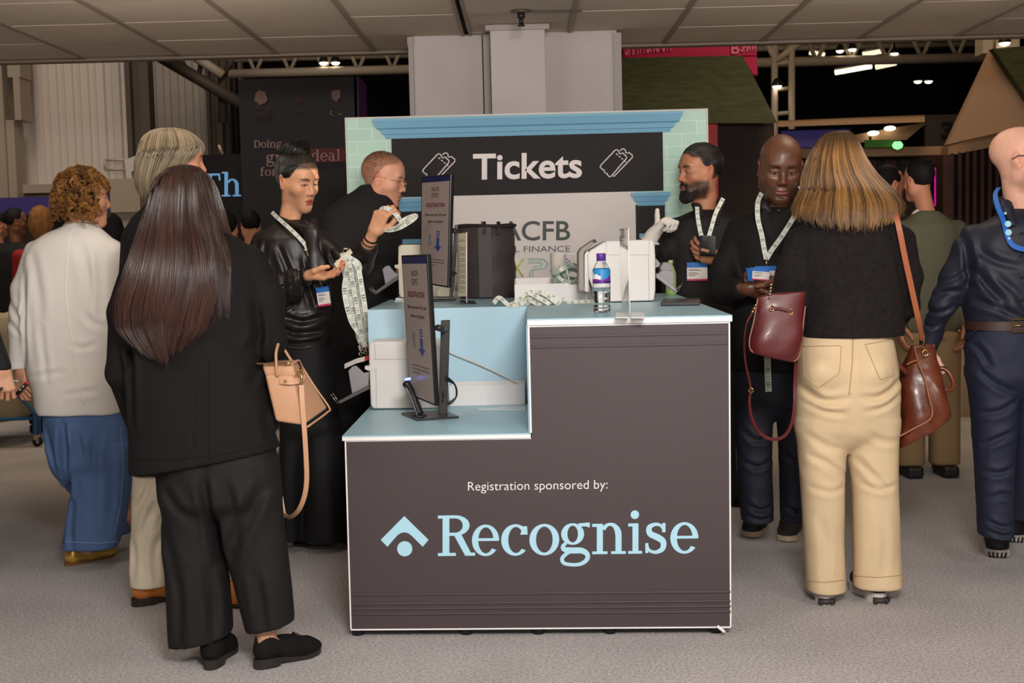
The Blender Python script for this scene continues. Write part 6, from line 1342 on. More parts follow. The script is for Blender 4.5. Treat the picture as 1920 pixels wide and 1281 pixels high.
stitched('hem', TR, [(1514, 1090), (1548, 1092), (1583, 1088)], .0016, beid, T); stitched('hem', TR, [(1602, 1080), (1645, 1083), (1688, 1079)], .0016, beid, T)
snk = mat('sneaker_dark', hexc(52, 48, 50), .55); snw = mat('sneaker_white', hexc(206, 198, 192), .6)
for hp, tp in (((1550, 1136), (1528, 1102)), ((1652, 1134), (1604, 1098))):
    s_, T_, z0 = shoe(T, hp, tp, snk, snw, sole=.03, heelh=.038, W=1.05, L=.27)
    for i in range(5): MB().tube([T_(-.02+.01*i, -.004, .006+.004*(i % 2)), T_(-.02+.01*i, -.004, .022+.004*(i % 2))], .0062, 8).build('heel_stud', snk, s_)
    MB().tube([T_(-.028, .008, .016), T_(0, -.003, .016), T_(.028, .008, .016)], .014, 8, flat=.8).build('heel_guard', snk, s_)
rows = [(246, 1562, 1592, .018, .0), (251, 1547, 1598, .045), (264, 1534, 1606, .075), (290, 1522, 1616, .1), (325, 1511, 1638, .115, -.005), (357, 1504, 1668, .122, -.012), (386, 1492, 1689, .125, -.035), (408, 1489, 1692, .12, -.05), (430, 1500, 1684, .115, -.06)]
def zend(t): x = np.cos(t); return q(1590, 426)[2]+.055*np.abs(x)**2.5+RNG.random(len(t))**2*.03
P, t, cl = hair_loft(q, rows, 4600, 22, (150, 390), zend, amp=.011, clump=(24, 4), rho=(.9, 1.03), wave=.025)
g0, g1 = np.array(hexc(166, 122, 70)), np.array(hexc(80, 56, 36)); u = np.linspace(0, 1, 22)[None, :, None]; mixv = np.clip(.5+.9*cl+RNG.normal(0, .38, len(P)), 0, 1)[:, None, None]*sst(u, .0, .25)
hc = g1*(1-mixv)+g0*mixv*1.15
Vb, Fb = hair_base(q, rows, .86, [(q(1590, 300, .05), (0, 1, -.2)), (q(1590, 372), (0, 0, -1))]); strands('hair', P, .0012, HAIR, T, lambda P: hc, base=(Vb, Fb, g1*.7), vary=.3)

# ------------------------------------------------------------------ 9. bald man in a navy shirt, right edge
q = Px(5.19)
T = person(1890, 1050, 'bald man in navy shirt and trousers walking at the right edge')
acc = Acc(); skin = hexc(222, 170, 146); c = q(1914, 302); R_ = Rzyx(-112, 0)
head(acc, c, R_, q(1912, 405, .02), skin, S=1.04, h=.0026, stubble=(hexc(150, 112, 90), .45, 1), brow=hexc(150, 110, 84))
sk = bones(q, (q(1825, 450), q(2010, 450)), (q(1865, 680), q(1950, 680)), (q(1864, 840), q(1940, 840, .04)), (q(1866, 985), q(1920, 960, .18)), [[q(1825, 450), q(1782, 535, .03), q(1740, 640, .1)], [q(2010, 450), q(2045, 560), q(2030, 650, -.1)]])
skeleton(acc, sk, skin, .013)
hand(acc, q(1738, 648, .1), (-.15, .1, -1), (.9, .3, .2), True, skin, q(1782, 535, .03), [(30, 45, 25)]*4, h=.004); hand(acc, q(2030, 650, -.1), (0, -.2, -1), (-.9, .2, 0), False, skin, q(2045, 560), [(30, 45, 25)]*4, h=.004)
acc.link('body', SKIN, T)
nshirt = mat('navy_shirt', hexc(32, 34, 48), .55, spec=.4, wrinkle=(6, 6, 5, .4)); npant = mat('navy_chino', hexc(30, 35, 56), .7, bump=.06, bscale=220, wrinkle=(6, 6, 6, .4))
garment('shirt', [q.lz([(392, 1888, 1945, .06), (404, 1866, 1975, .09), (424, 1832, 2005, .12), (455, 1812, 2020, .135), (520, 1808, 2025, .145), (570, 1806, 2022, .148), (606, 1812, 2015, .138)])]+q.limb([(1824, 446, 0, 26), (1790, 520, .03, 26), (1768, 570, .05, 23), (1746, 628, .1, 18.5), (1740, 652, .1, 18)])+q.limb([(2010, 446, 0, 26), (2045, 560, 0, 24), (2030, 640, -.1, 18)]), nshirt, T, .0068,
        [folds(.004, 6, 6, 5, 81, (.8, .6)), creases(q, [(((1755, 560), (1775, 548), (1800, 545)), .01, .01), (((1748, 585), (1768, 585), (1790, 572)), .01, .01), (((1770, 530), (1790, 520), (1805, 505)), .008, .01), (((1742, 610), (1756, 615), (1772, 606)), .008, .008), (((1812, 500), (1840, 540), (1870, 585)), .012, .014), (((1815, 560), (1850, 575), (1900, 596)), .01, .012), (((1825, 470), (1850, 490), (1890, 500)), .008, .014), (((1800, 430), (1806, 480), (1812, 540)), .014, .012), (((1850, 520), (1880, 545), (1905, 590)), .008, .012)])])
garment('collar', [cone(q(1872, 382, .02), q(1886, 392, -.07), .022, .022), cone(q(1886, 386, -.06), q(1900, 420, -.125), .024, .014, ((0, 1, 0), .4)), cone(q(1890, 376, .06), q(1874, 382, .02), .02, .022), cone(q(1945, 390, -.08), q(1935, 420, -.125), .02, .012, ((0, 1, 0), .4))], nshirt, T, .0055)
garment('trousers', [q.pel([(596, 1813, 2012, .132), (640, 1812, 2012, .138), (700, 1814, 2010, .135)]), (limbrow((690, 1813, 1908, .11), (800, 1824, 1904, .098), (900, 1830, 1899, .088), (1003, 1836, 1898, .085)), .02), (limbrow((690, 1906, 2008, .11), (800, 1900, 1985, .098, .04), (880, 1892, 1955, .09, .1), (970, 1888, 1948, .085, .19)), .012)], npant, T, .0068, [folds(.004, 6, 6, 3, 83, (.4, .3)), creases(q, [(((1822, 690), (1850, 715), (1895, 735)), .012, .012), (((1825, 770), (1860, 765), (1900, 740)), .012, .012), (((1832, 830), (1860, 815), (1895, 800)), .012, .012), (((1835, 880), (1865, 880), (1893, 865)), .01, .011), (((1838, 930), (1865, 920), (1892, 925)), .01, .011), (((1840, 970), (1865, 980), (1893, 975)), .01, .009), (((1842, 990), (1868, 997), (1892, 992)), .008, .008), (((1815, 640), (1830, 660), (1842, 690)), .008, .01)])], (), (.014, q(0, 960)[2]))
beltm = mat('brown_belt', hexc(62, 40, 32), .4)
st = [q.row(607, 1810, 2017, .14)]; z, cx, cy, rx, ry = st[0]
MB().ribbon([(cx+rx*1.005*math.copysign(abs(math.cos(a))**.87, math.cos(a)), cy-ry*1.01*abs(math.sin(a))**.87, z-.012*0) for a in np.linspace(0, pi, 40)], .036, [(math.cos(a), -math.sin(a), 0) for a in np.linspace(0, pi, 40)], .005).build('belt', beltm, T)
mb = MB(); a_, b_ = q(1899, 599, -.15), q(1924, 622, -.15); mb.tube([(a_[0], a_[1], a_[2]), (b_[0], a_[1], a_[2]), (b_[0], a_[1], b_[2]), (a_[0], a_[1], b_[2])], .0032, 6, closed=True, smooth=False); mb.tube([((a_[0]*.9+b_[0]*.1), a_[1]-.003, (a_[2]+b_[2])/2), (b_[0], a_[1]-.003, (a_[2]+b_[2])/2)], .002, 6); mb.build('belt_buckle', gold, T)
for y in (400, 437, 478, 520, 562): MB().cyl(q(1917, y, -.138 if y < 450 else -.15), q(1917, y, -.145 if y < 450 else -.155), .0052, 10).build('button', MATS['black_plastic'], T)
MB().tube([q(1812, 640, -.02), q(1822, 628, -.09), q(1836, 612, -.12)], .0025, 5).build('pocket', npant, T)
run = mat('runner_black', hexc(24, 22, 24), .7, bump=.3, bscale=200); rs = mat('runner_sole', hexc(200, 192, 188), .55)
for hp, tp in (((1868, 1018), (1872, 1070)), ((1906, 992), (1900, 1030))):
    s_, T_, z0 = shoe(T, hp, tp, run, rs, sole=.024, heelh=.03, W=1.12, laces=MATS['black_plastic'], L=.29)
    for i in range(5): MB().tube([T_(-.032+.016*i, .268-.004*abs(i-2), .022), T_(-.03+.015*i, .276-.006*abs(i-2), .01), T_(-.026+.013*i, .262, .001)], .0045, 6).build('tread', MATS['black_plastic'], s_)
G = lambda x, y, z: c+R_@np.array([x, y, z])*1.04
gl = thing('glasses', c, 'black framed glasses on the bald man at the right edge', 'glasses'); bgl = MATS['black_plastic']
for s in (-1, 1):
    MB().tube([G(s*.032+.022*math.cos(a*pi/10), .106, .006+.016*math.sin(a*pi/10)) for a in range(20)], .0018, 6, closed=True).build('rim', bgl, gl); MB().tube([G(s*.054, .102, .012), G(s*.083, .055, .016), G(s*.086, -.005, .016), G(s*.082, -.03, .004)], .0022, 6).build('temple', bgl, gl)
MB().tube([G(-.01, .107, .009), G(0, .111, .012), G(.01, .107, .009)], .0018, 6).build('bridge', bgl, gl)
t = thing('lanyard', q(1892, 430, -.15), 'bright blue lanyard with round printed badges on the man in the navy shirt', 'lanyard')
bs = mat('lanyard_blue', hexc(20, 100, 190), .5); lb_ = mat('lanyard_mark', hexc(150, 205, 225), .5)
P = spline([q(1872, 352, .02), q(1866, 366, -.03), q(1872, 390, -.09), q(1882, 415, -.135), (q(1888, 440, -.155)), q(1897, 458, -.162), q(1912, 466, -.165), q(1930, 468, -.165)], 40)
MB().ribbon(P, .019, spline([(-.6, -.7, .3), (-.6, -.7, .2), (-.5, -.9, .2), (-.1, -1, .1), (0, -1, 0), (0, -1, .1), (0, -1, .1), (0, -1, 0)], 40), .0018).build('strap', bs, t)
for x, y, r in ((1890, 420, .015), (1891, 436, .015), (1885, 400, .006), (1892, 447, .006)):
    MB().tube([q(x, y, -.152-.0005*(y-400)*.3), q(x, y, -.156-.0005*(y-400)*.3)], r*.8, 16, smooth=False).build('printed_mark', lb_, t)

# ------------------------------------------------------------------ 10. person cut off by the left edge
q = Px(5.3)
T = person(-110, 1090, 'person cut off at the left edge, only a dark sleeve and a hand showing')
acc = Acc(); skin = hexc(214, 160, 128); c = q(-120, 330)
head(acc, c, Rzyx(-30, 0), q(-118, 430), skin, h=.005)
sk = bones(q, (q(-190, 470), q(-45, 470)), (q(-145, 760), q(-85, 760)), (q(-145, 900), q(-85, 900)), (q(-145, 1050), q(-85, 1050)), [[q(-190, 470), q(-205, 590), q(-200, 700)], [q(-45, 470), q(-32, 600), q(4, 690, -.06)]]); skeleton(acc, sk, skin, .014)
hand(acc, q(4, 690, -.06), (.12, -.1, -1), (-.5, .8, 0), True, skin, q(-32, 600), [(35, 55, 35), (40, 60, 35), (42, 60, 35), (44, 60, 35)], thumb=((-.1, .8, -.6), (.1, .9, -.4), (.2, .9, -.3)), h=.003)
hand(acc, q(-200, 700), (0, 0, -1), (.9, 0, 0), False, skin, q(-205, 590), [(30, 40, 30)]*4, h=.005)
acc.link('body', SKIN, T)
garment('jacket', [q.lz([(405, -145, -90, .06), (420, -175, -65, .09), (450, -205, -35, .12), (600, -195, -40, .14), (800, -200, -35, .14)])]+q.limb([(-188, 465, 0, 24), (-205, 590, 0, 22), (-200, 690, 0, 17)])+q.limb([(-48, 465, 0, 24), (-36, 590, 0, 23), (4, 688, -.05, 18)]), bwool, T, .009, folds(.005, 6, 6, 4, 91), [(q(6, 693, -.05), (.5, 0, -.85))] if 0 else ())
garment('trousers', [q.pel([(780, -195, -38, .125), (840, -192, -40, .12)]), (limbrow((820, -192, -118, .1), (950, -180, -120, .09), (1062, -175, -118, .085)), .02), (limbrow((820, -115, -42, .1), (950, -110, -52, .09), (1062, -110, -55, .085)), .01)], blkt, T, .012)
for x in (-145, -85): shoe(T, (x-10, 1070), (x+15, 1045), suede, bsole)
n = 900; d = RNG.normal(size=(n, 3)); short_hair('hair', c, Rzyx(-30, 0), T, hexc(50, 36, 28), 900, .015, .03, sel=lambda d: (d[:, 2] > -.2) & ~((d[:, 1] > .5) & (d[:, 2] < .55)))
t = thing('pen', q(-2, 728, -.08), 'short black pen in the hand at the left edge', 'pen'); MB().tube([q(-14, 738, -.09), q(4, 728, -.1)], .006, 8).build('barrel', MATS['black_plastic'], t); MB().tube([q(4, 728, -.1), q(7, 726.5, -.1)], [.005, .001], 8).build('tip', MET, t)
# ================================================================== THINGS ON AND AROUND THE COUNTER
def quadmap(TL, TR, BR, BL):
    TL, TR, BR, BL = map(np.array, (TL, TR, BR, BL))
    return lambda u, v: (TL*(1-u)+TR*u)*(1-v)+(BL*(1-u)+BR*u)*v
def qtext(s, qm, u0, v0, u1, v1, m, parent, nrmv, bold=0, rot=False, name='screen_text'):
    me = textmesh(s, bold); V = np.empty(len(me.vertices)*3); me.vertices.foreach_get('co', V); V = V.reshape(-1, 3); lo, hi = V.min(0), V.max(0); t = (V-lo)/np.maximum(hi-lo, 1e-9)
    if rot: U, W_ = u0+(u1-u0)*(1-t[:, 1]), v1-(v1-v0)*t[:, 0]
    else: U, W_ = u0+(u1-u0)*t[:, 0], v1-(v1-v0)*t[:, 1]
    P = np.array([qm(a, b)+nrmv*(.0008+.0004*c_) for a, b, c_ in zip(U, W_, t[:, 2])]); me.vertices.foreach_set('co', P.ravel()); me.update(); return link(name, me, parent, m)
def slabq(TL, TR, BR, BL, off): return MB().prism([TL, TR, BR, BL], off)
def monitor(TL, TR, BR, BL, label):
    t = thing('monitor', (np.array(BL)+np.array(BR))/2, label, 'monitor', 'registration monitors'); TL, TR, BR, BL = map(np.array, (TL, TR, BR, BL))
    nv = nrm(np.cross(TR-TL, BR-TL)); nv = nv if nv[1] < 0 else -nv; d_ = BL-CO; BL = CO+d_*((nv@(TL-CO))/(nv@d_)); qm = quadmap(TL, TR, BR, BL)
    sq = lambda a, b, c_, d: [qm(a, b), qm(c_, b), qm(c_, d), qm(a, d)]
    MB().prism(sq(0, 0, 1, 1), -nv*.018).build('housing', mat('monitor_black', hexc(20, 18, 18), .3), t, bevel=.003)
    MB().prism([p-nv*.012 for p in sq(.25, .3, .75, .75)], -nv*.03).build('back_bulge', MATS['monitor_black'], t, bevel=.006)
    d = MB().prism([p+nv*.0004 for p in sq(.03, .012, .97, .985)], -nv*.002).build('display', mat('display_grey', hexc(140, 126, 120), .3, emit=.12), t)
    MB().prism([p+nv*.0007 for p in sq(.03, .012, .97, .06)], -nv*.002).build('title_bar', mat('display_navy', hexc(26, 34, 72), .3, emit=.1), d)
    ik = mat('screen_ink', hexc(74, 58, 56), .4); pk_ = mat('screen_maroon', hexc(96, 40, 56), .4); bl_ = mat('screen_arrow', hexc(40, 62, 120), .4, emit=.1)
    qtext('NACFB', qm, .37, .105, .62, .145, ik, d, nv); qtext('EXPO', qm, .38, .16, .61, .205, ik, d, nv)
    qtext('REGISTRATION', qm, .2, .25, .83, .29, pk_, d, nv, .02); qtext('Please scan your QR code', qm, .15, .345, .88, .375, ik, d, nv, .02); qtext('below to check-in', qm, .26, .405, .78, .43, ik, d, nv, .02)
    qtext('COLUMBO', qm, .28, .53, .38, .64, mat('screen_blueink', hexc(84, 84, 130), .4), d, nv, 0, True)
    for v in (.505, .525, .545): MB().prism([p+nv*.0009 for p in sq(.56, v, .68, v+.01)], -nv*.0003).build('arrow_dash', bl_, d)
    MB().add([qm(*p)+nv*.001 for p in ((.57, .565), (.67, .565), (.67, .64), (.75, .64), (.62, .69), (.49, .64), (.57, .64))], [tuple(range(7))]).build('arrow', bl_, d)
    for k_, v in enumerate((.76, .785, .81)): qtext(('This event is free to attend', 'and open to all visitors', 'Ask our team')[k_] if 0 else '-'*(26 if k_ < 2 else 10), qm, .2, v, .85 if k_ < 2 else .5, v+.006, ik, d, nv)
    return t, qm, nv
stand_m = mat('stand_grey', hexc(58, 54, 54), .35, .3); blkp = MATS['black_plastic']
zt = ZT+.0005; zl = ZL+.0005
# front monitor on the low counter
Yn, Yf = 4.68, 4.93
t, qm, nv = monitor(onY(752, 479, Yf), onY(800, 477, Yn), onY(816, 762, Yn), onY(768, 742, Yf), 'tall check in monitor with grey screen standing on the low front counter top')
base = [onZ(x, y, zl) for x, y in ((752, 777), (781, 790), (861, 784), (832, 771))]
MB().prism(base, (0, 0, .007)).build('base', stand_m, t, bevel=.002)
pc_ = onZ(831, 779, zl)
tp = onY(836, 603, pc_[1]); MB().prism([pc_+np.array([-.018, -.012, .005]), pc_+np.array([.016, -.012, .005]), pc_+np.array([.016, .014, .005]), pc_+np.array([-.018, .014, .005])], tp-pc_).build('post', stand_m, t, bevel=.003)
MB().tube([onY(833, 618, pc_[1]), qm(.9, .49)-nv*.04], .016, 8, flat=.8).build('arm', stand_m, t)
for i in range(3): MB().tube(spline([onY(836, 705+4*i, pc_[1]-.02), onY(853, 722, pc_[1]+.02), onY(855, 745, pc_[1]+.03), onY(840-4*i, 758, pc_[1]+.02), onY(830, 735+8*i, pc_[1]-.02)], 20), .0035, 6).build('cable', blkp, t)
# scanner
sc_ = thing('barcode_scanner', onZ(780, 780, zl), 'small black handheld scanner with a blue light resting in front of the front monitor', 'scanner')
ys = onZ(780, 782, zl)[1]-.03
ps = [onY(758, 716, ys), onY(764, 722, ys), onY(773, 740, ys), onY(781, 760, ys), onY(787, 777, ys)]
MB().tube(spline(ps, 16), np.interp(np.linspace(0, 1, 16), [0, .15, .5, 1], [.014, .021, .018, .022]), 12, flat=.8).build('body', mat('scanner_black', hexc(30, 28, 28), .3), sc_)
MB().tube(spline([p+np.array([-.006, -.015, -.006]) for p in ps[1:]], 12), .005, 8).build('trim', mat('scanner_silver', hexc(120, 118, 118), .3, .6), sc_)
MB().tube([onY(759, 712, ys-.008), onY(770, 710, ys-.008)], .005, 8).build('light', mat('blue_led', (.15, .2, 1), .4, emit=4), sc_); MB().cyl(onZ(786, 783, zl), onZ(786, 783, zl)+np.array([0, 0, .012]), .03, 20).build('foot', blkp, sc_)
# rear monitor on the upper counter
Yn, Yf = 5.5, 5.77
t, qm, nv = monitor(onY(790, 331, Yf), onY(845, 326, Yn), onY(840, 540, Yn), onY(788, 531, Yf), 'tall check in monitor with grey screen on the upper counter beside the black hamper')
pb_ = onZ(846, 565, zt); MB().box((pb_[0]-.1, pb_[1]-.01, zt), (pb_[0]+.016, pb_[1]+.13, zt+.008)).build('base', stand_m, t, bevel=.002)
tp = onY(856, 424, pb_[1]); MB().prism([pb_+np.array([-.008, -.015, .006]), pb_+np.array([.008, -.015, .006]), pb_+np.array([.008, .02, .006]), pb_+np.array([-.008, .02, .006])], tp-pb_).build('post', stand_m, t, bevel=.002)
MB().tube([onY(852, 432, pb_[1]), qm(.9, .5)-nv*.04], .012, 8).build('arm', stand_m, t)
for i in range(2): MB().tube(spline([onY(840, 505+6*i, pb_[1]-.03), onY(850, 510+5*i, pb_[1]-.05), onY(858, 516, pb_[1]), onY(855, 545, pb_[1]+.03)], 14), .003, 6).build('cable', blkp, t)
# price list in a clear stand
t = thing('sign_holder', onZ(866, 568, zt), 'clear upright stand with a pale printed list in front of the black hamper', 'sign holder')
clear = mat('clear_acrylic', (1, 1, 1), .02, trans=1, ior=1.3, spec=.5); papr = mat('paper_list', hexc(206, 196, 172), .6)
Ya, Yb = 5.52, 5.42
Q = [onY(857, 438, Ya), onY(874, 437, Yb), onY(874, 556, Yb), onY(857, 556, Ya)]; ql = quadmap(*Q); nv = nrm(np.cross(Q[1]-Q[0], Q[3]-Q[0])); nv = nv if nv[1] < 0 else -nv
MB().prism(Q, -nv*.001).build('printed_list', papr, t)
for v, w_ in [(.1, .6), (.12, .8)]+[(.2+.022*i, .8 if i % 4 else .25) for i in range(34)]:
    MB().prism([ql(.1, v)+nv*.0006, ql(.1+w_, v)+nv*.0006, ql(.1+w_, v+.006)+nv*.0006, ql(.1, v+.006)+nv*.0006], -nv*.0004).build('list_line', INK, t) if v < .97 else None
Q2 = [onY(856, 436, Ya+.004), onY(875, 435, Yb+.004), onY(875, 568, Yb+.004), onY(856, 566, Ya+.004)]; MB().prism(Q2, -nv*.003).build('acrylic_panel', clear, t)
MB().tube([Q2[1], Q2[2]], .0025, 6).build('panel_edge', mat('acrylic_edge', hexc(225, 220, 215), .3), t)
MB().prism([onZ(857, 569, zt), onZ(893, 570, zt), onZ(890, 565, zt), onZ(857, 564, zt)], (0, 0, .003)).build('base_plate', clear, t)
# black collapsible hamper
t = thing('laundry_hamper', onZ(915, 562, zt), 'black collapsible fabric hamper standing on the upper counter', 'hamper')
c = onZ(915, 558, zt); r = .138; z1 = onY(915, 424, c[1])[2]
n1, n2 = 72, 40; V = []; F = []; ham = mat('hamper_black', hexc(58, 50, 49), .6, bump=.1, bscale=90, var=.1, vscale=10)
for j in range(n2+1):
    for i in range(n1):
        a = 2*pi*i/n1; v = j/n2; sag = -.006*(abs(math.sin(2.5*pi*(v-.13*a/pi))))+.003*vn(np.array([[math.cos(a)*3, math.sin(a)*3, v*9]]))[0]
        rr_ = r*(1+.02*math.sin(v*pi))+sag; V.append((c[0]+rr_*math.cos(a), c[1]+rr_*math.sin(a), zt+(z1-zt)*v+.008*v*math.sin(a*2+.4)*(v > .95)))
for j in range(n2):
    for i in range(n1): F.append((j*n1+i, j*n1+(i+1) % n1, (j+1)*n1+(i+1) % n1, (j+1)*n1+i))
F += [tuple(range(n1-1, -1, -1))]
o = MB().add(V, F, True).build('fabric', ham, t)
MB().tube([(c[0]+(r+.002)*math.cos(2*pi*i/40), c[1]+(r+.002)*math.sin(2*pi*i/40), z1+.004*math.sin(4*pi*i/40)) for i in range(40)], .008, 8, closed=True).build('rim', mat('hamper_rim', hexc(34, 28, 28), .7), t)
MB().add([(c[0]+r*.98*math.cos(2*pi*i/40), c[1]+r*.98*math.sin(2*pi*i/40), z1-.02) for i in range(40)], [tuple(range(40))]).build('inner', MATS['hamper_rim'], t)
MB().ribbon([(c[0]-.005+.0*z, c[1]-r*1.025-.003, zt+(z1-zt)*z) for z in np.linspace(.02, .98, 12)], .062, (0, -1, 0), .002).build('panel', mat('hamper_panel', hexc(66, 59, 60), .6), t)
for x in (908, 935): MB().ribbon([onY(x, 416, c[1]-.1), onY(x, 428, c[1]-r-.006), onY(x, 440, c[1]-r-.008)], .016, (0, -1, 0), .003).build('tab', MATS['hamper_rim'], t)
MB().tube([onY(865, 432, c[1]-.03), onY(863, 440, c[1]-.05), onY(866, 438, c[1]-.05)], .0025, 6).build('hook', MET, t)
# open white box
Yw = onZ(1030, 565.5, zt)[1]
a, b = onY(965, 550, Yw), onY(1101, 550, Yw); zf = onY(1030, 532, Yw)[2]; zb_ = onY(1030, 520.5, Yw+.17)[2]
wbx = mat('white_card', hexc(226, 222, 220), .5)
t = thing('white_box', ((a[0]+b[0])/2, Yw, zt), 'open white tray box holding coiled lanyards behind the loose pile on the upper counter', 'box')
MB().box((a[0], Yw, zt), (b[0], Yw+.006, zf)).build('front_panel', wbx, t); MB().box((a[0], Yw+.17, zt), (b[0], Yw+.176, zb_)).build('back_panel', wbx, t)
for x in (a[0], b[0]-.006): MB().prism([(x, Yw+.006, zt), (x, Yw+.17, zt), (x, Yw+.17, zb_), (x, Yw+.006, zf)], (.006, 0, 0)).build('side_panel', wbx, t)
MB().box((a[0]+.006, Yw+.006, zt), (b[0]-.006, Yw+.17, zt+.005)).build('bottom_panel', wbx, t)
def loose_lanyard(pts, label, group, n=70, seed=0, nor=(0, -.4, 1), wid=.02, base=LB):
    t = thing('lanyard', pts[0], label, 'lanyard', group); strap_mesh('strap', pts, wid, nor, t, n, base=base, seed=seed); return t
rg = np.random.default_rng(3)
for i in range(7):
    cx = onY(1072, 515, Yw+.08); R0 = .06-.005*(i % 3); 
    pts = [cx+np.array([R0*1.05*math.cos(w_)+.012*(i-3)*.6, .022*(i % 3-1)+.012*math.sin(w_*2), -.01+.034*math.sin(w_)+.004*i]) for w_ in np.linspace(.0+.3*i, 5.4+.3*i, 14)]
    loose_lanyard(pts, 'pale printed lanyard coiled with others in the open white box', 'lanyards coiled in the white box', seed=i*3, wid=.018, nor=(.2, -1, .5), base=LB if i % 2 else hexc(150, 165, 150))
for i, (pp_, lab) in enumerate((
    (((928, 566, .012), (938, 556, .035), (955, 570, .004), (975, 571, .002), (985, 560, .03)), 'pale printed lanyard trailing from the left end of the loose counter pile'),
    (((960, 571, .002), (975, 563, .028), (990, 554, .05), (1010, 560, .03), (1030, 570, .003)), None), (((972, 571, .002), (985, 556, .045), (1005, 551, .058), (1025, 556, .04), (1045, 569, .003)), None),
    (((980, 572, .003), (998, 560, .035), (1018, 554, .05), (1040, 560, .03), (1050, 571, .002)), None), (((965, 570, .006), (990, 566, .02), (1010, 571, .004), (1030, 563, .03), (1052, 567, .01)), None),
    (((985, 572, .003), (1005, 566, .024), (1022, 572, .003), (1040, 569, .014), (1056, 560, .022)), None), (((975, 568, .01), (1000, 557, .044), (1022, 562, .03), (1035, 571, .004)), None),
    (((970, 572, .002), (984, 569, .012), (1000, 573, .002), (1016, 568, .016), (1034, 573, .002)), None), (((1052, 571, .002), (1040, 562, .03), (1026, 566, .012), (1008, 558, .04), (992, 568, .006)), None), (((958, 568, .004), (972, 573, .002), (990, 570, .016), (1014, 573, .004), (1044, 572, .008)), None),
    (((1062, 572, .001), (1082, 570, .003), (1098, 565, .004), (1112, 561, .003)), 'pale printed lanyard lying flat behind the water bottle'))):
    pts = []
    for x, y, dz in pp_:
        p = onZ(x, min(y+dz*430, 574), zt); pts.append(np.array([p[0], 5.33+.009*i+(0 if i < 10 else .03), zt+.002+dz]))
    loose_lanyard(pts, lab or 'pale printed lanyard tangled in the loose pile in front of the white box', 'lanyards loose on the counter', seed=i*5, nor=(0, -.8, .7))
t = thing('paper_cup', onZ(1048, 556, zt), 'tall white cup standing behind the open white box', 'cup')
c = onZ(1048, 557, zt); s_ = c[1]/CF; zc1 = onY(1048, 474, c[1])[2]
MB().lathe([(12*s_, 0), (12.5*s_, .004), (15*s_, zc1-zt-.004), (15.5*s_, zc1-zt), (14.3*s_, zc1-zt-.002), (11.6*s_, .006)], (c[0], c[1], zt), 28).build('body', mat('cup_white', hexc(214, 204, 194), .5), t)
# clear leaflet stand
t = thing('leaflet_stand', onZ(1060, 560, zt), 'clear folded acrylic leaflet stand beside the white box', 'stand')
edge = MATS['acrylic_edge']; Yq = Yw-.012
for pts in (((1043, 520), (1056, 474)), ((1058, 480), (1068, 531)), ((1056, 477), (1100, 477))):
    MB().tube([onY(x, y, Yw+.2 if x < 1057 and y > 500 else Yw+.1) for x, y in pts] if pts[0][0] != 1058 else [onY(1058, 480, Yw+.1), onY(1068, 531, Yw-.01)], .0022, 6).build('edge', edge, t)
MB().prism([onY(1058, 478, Yw+.1), onY(1100, 478, Yw+.1), onY(1104, 533, Yw-.012), onY(1068, 533, Yw-.012)], (0, .002, 0)).build('sheet', clear, t)
# water bottle
t = thing('water_bottle', onZ(1129, 585, zt), 'clear plastic water bottle with purple cap and blue label on the upper counter', 'bottle')
c = onZ(1129, 585, zt); s_ = c[1]/CF; H_ = onY(1129, 475, c[1])[2]-zt; R0 = 16.6*s_
pl = mat('bottle_plastic', (1, 1, 1), .03, trans=1, ior=1.12, spec=.6)
pr_ = [(.6, 0), (.88, .008), (.96, .02), (.97, .06), (.92, .075), (.97, .09), (.9, .14), (.88, .17), (.97, .19), (.98, .215), (.98, .29), (1.0, .3), (1.0, .66), (.96, .69), (.86, .76), (.62, .83), (.45, .86), (.43, .9), (.43, .91)]
MB().lathe([(R0*r_, H_*z_) for r_, z_ in pr_], (c[0], c[1], zt), 36).build('body', pl, t)
wt = mat('water', (.92, .97, 1), .0, trans=1, ior=1.33)
MB().lathe([(R0*(r_-.035), H_*z_+.002) for r_, z_ in pr_ if z_ < .38]+[(R0*.96, H_*.42)], (c[0], c[1], zt), 36).build('water', wt, t)
MB().lathe([(R0*.45, H_*.885), (R0*.52, H_*.89), (R0*.54, H_*.985), (R0*.48, H_*1.0)], (c[0], c[1], zt), 28).build('cap', mat('cap_purple', hexc(92, 48, 150), .4), t)
MB().lathe([(R0*.56, H_*.87), (R0*.56, H_*.885)], (c[0], c[1], zt), 28).build('neck_ring', MATS['cap_purple'], t)
def cylpatch(z0, z1, a0, a1, m, nm, par, k_=1.012, top=None):
    n = 24; V = []; F = []
    for i in range(n+1):
        a = math.radians(a0+(a1-a0)*i/n); zt_ = z1 if top is None else top(i/n)
        for z_ in (z0, zt_): V.append((c[0]+R0*k_*math.cos(a), c[1]+R0*k_*math.sin(a), zt+H_*z_))
    for i in range(n): F.append((i*2, i*2+2, i*2+3, i*2+1))
    return MB().add(V, F, True).build(nm, m, par)
lab = cylpatch(.5, .735, 0, 360, mat('label_blue', hexc(52, 140, 200), .35), 'label', t)
cylpatch(.49, .53, 0, 360, mat('label_violet', hexc(70, 34, 120), .35), 'label_band', lab, 1.018); cylpatch(.53, .6, 180, 360, mat('label_purple', hexc(120, 50, 150), .35), 'label_wave', lab, 1.016, lambda u: .55+.06*u**1.5+.015*math.sin(u*9))
cylpatch(.55, .7, 180, 262, MATS['white_edge'], 'label_cloud', lab, 1.014, lambda u: .6+.1*abs(math.sin(u*7))*(1-u)+.02)
cylpatch(.43, .49, 0, 360, mat('label_clear', hexc(214, 210, 205), .3), 'label_edge', lab, 1.01)
